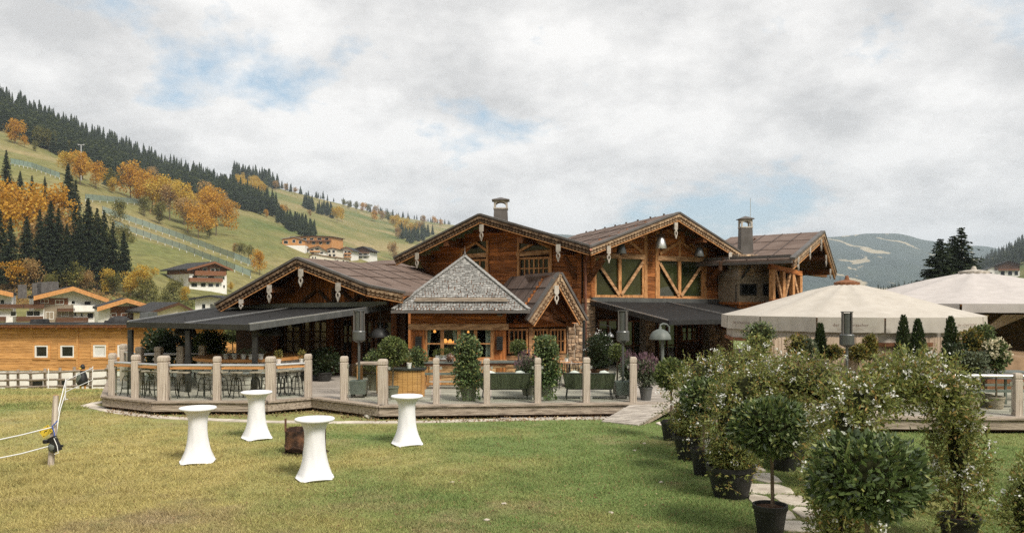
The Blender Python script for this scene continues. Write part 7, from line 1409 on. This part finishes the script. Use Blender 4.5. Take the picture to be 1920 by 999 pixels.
n = 1500; py = rng.uniform(790, 1010, n); px = rng.uniform(0, 1300, n); Y = F*CZ/(py-HY); v, f = leaves(np.stack([(px-HX)/F*Y, Y, rng.uniform(.02, .04, n)], 1), rng.normal(size=(n, 3))*np.array([1, 1, .25]), rng.uniform(.02, .05, n), rng.uniform(.014, .03, n)); solo('fallen_leaves', None, None, 'scattered fallen leaves on the lawn', 'leaves', kind='stuff', me=mesh_np('fallen_leaves', v, f, l_litter))
# ---- grass
n = 820000; px = rng.uniform(-380, 2300, n); py = rng.uniform(738, 1012, n); Y = F*CZ/(py-HY); x = (px-HX)/F*Y
far = rng.random(n) < .06; Y = np.where(far, rng.uniform(22, 46, n), Y); x = np.where(far, (rng.uniform(-320, 215, n)-HX)/F*Y, x)
k = ~inpoly(x, Y, DP) & ~inpoly(x, Y, gp) & (Y < 47)
for cx, cy, rx, ry in stones_xy: k &= ~((np.abs(x-cx) < rx*.93) & (np.abs(Y-cy) < ry*.93))
for a in strip: k &= ~(((x-a.x-.25)**2 + (Y-a.y)**2) < .20)
k &= ~((Y > 19.55) & (x > -9) & (x < 2.9) & (rng.random(n) < .72))
x, Y = x[k], Y[k]; n = len(x); z = ground_z(x, Y); a = rng.uniform(0, 6.28, n); tall = 1 + 1.1*np.exp(-(((x+8.3)/2.2)**2 + ((Y-13.)/2.2)**2)) ; cl = np.sin(x*3.1+np.sin(Y*2.3)*2)*np.sin(Y*3.7+np.sin(x*1.9)*2); tall = tall*(1 + .55*np.clip(cl, -.6, 1)); h = rng.uniform(.016, .046, n)*tall*np.where(Y > 22, 1.6, 1); w = rng.uniform(.005, .010, n)*np.where(Y > 22, 2.2, 1); ln_ = rng.normal(size=(n, 2))*h[:, None]*.75
v = np.empty((n, 3, 3)); v[:, 0] = np.stack([x-np.cos(a)*w, Y-np.sin(a)*w, z-.004], 1); v[:, 1] = np.stack([x+np.cos(a)*w, Y+np.sin(a)*w, z-.004], 1); v[:, 2] = np.stack([x+ln_[:, 0], Y+ln_[:, 1], z+h], 1)
me = bpy.data.meshes.new('grass'); me.vertices.add(3*n); me.vertices.foreach_set('co', v.ravel()); me.loops.add(3*n); me.loops.foreach_set('vertex_index', np.arange(3*n, dtype=np.int32)); me.polygons.add(n); me.polygons.foreach_set('loop_start', np.arange(0, 3*n, 3, dtype=np.int32)); me.materials.append(m_blade); me.update(); me.validate()
solo('grass', None, None, 'short autumn grass of the lawn', 'grass', kind='stuff', me=me)
# ---------------------------------------------------------------- valley haze
hz = bpy.data.materials.new('valley haze'); hz.use_nodes = True; t_ = hz.node_tree; t_.nodes.clear(); oo = N(t_, 'ShaderNodeOutputMaterial'); vv = N(t_, 'ShaderNodeVolumePrincipled'); vv.inputs['Color'].default_value = (.76, .87, .98, 1); vv.inputs['Density'].default_value = 1.1e-4; t_.links.new(vv.outputs[0], oo.inputs['Volume'])
solo('haze', MB().bx(-9600, 9600, -9600, 9600, -16, 640), hz, kind='stuff', label='thin bluish haze filling the valley', cat='haze')
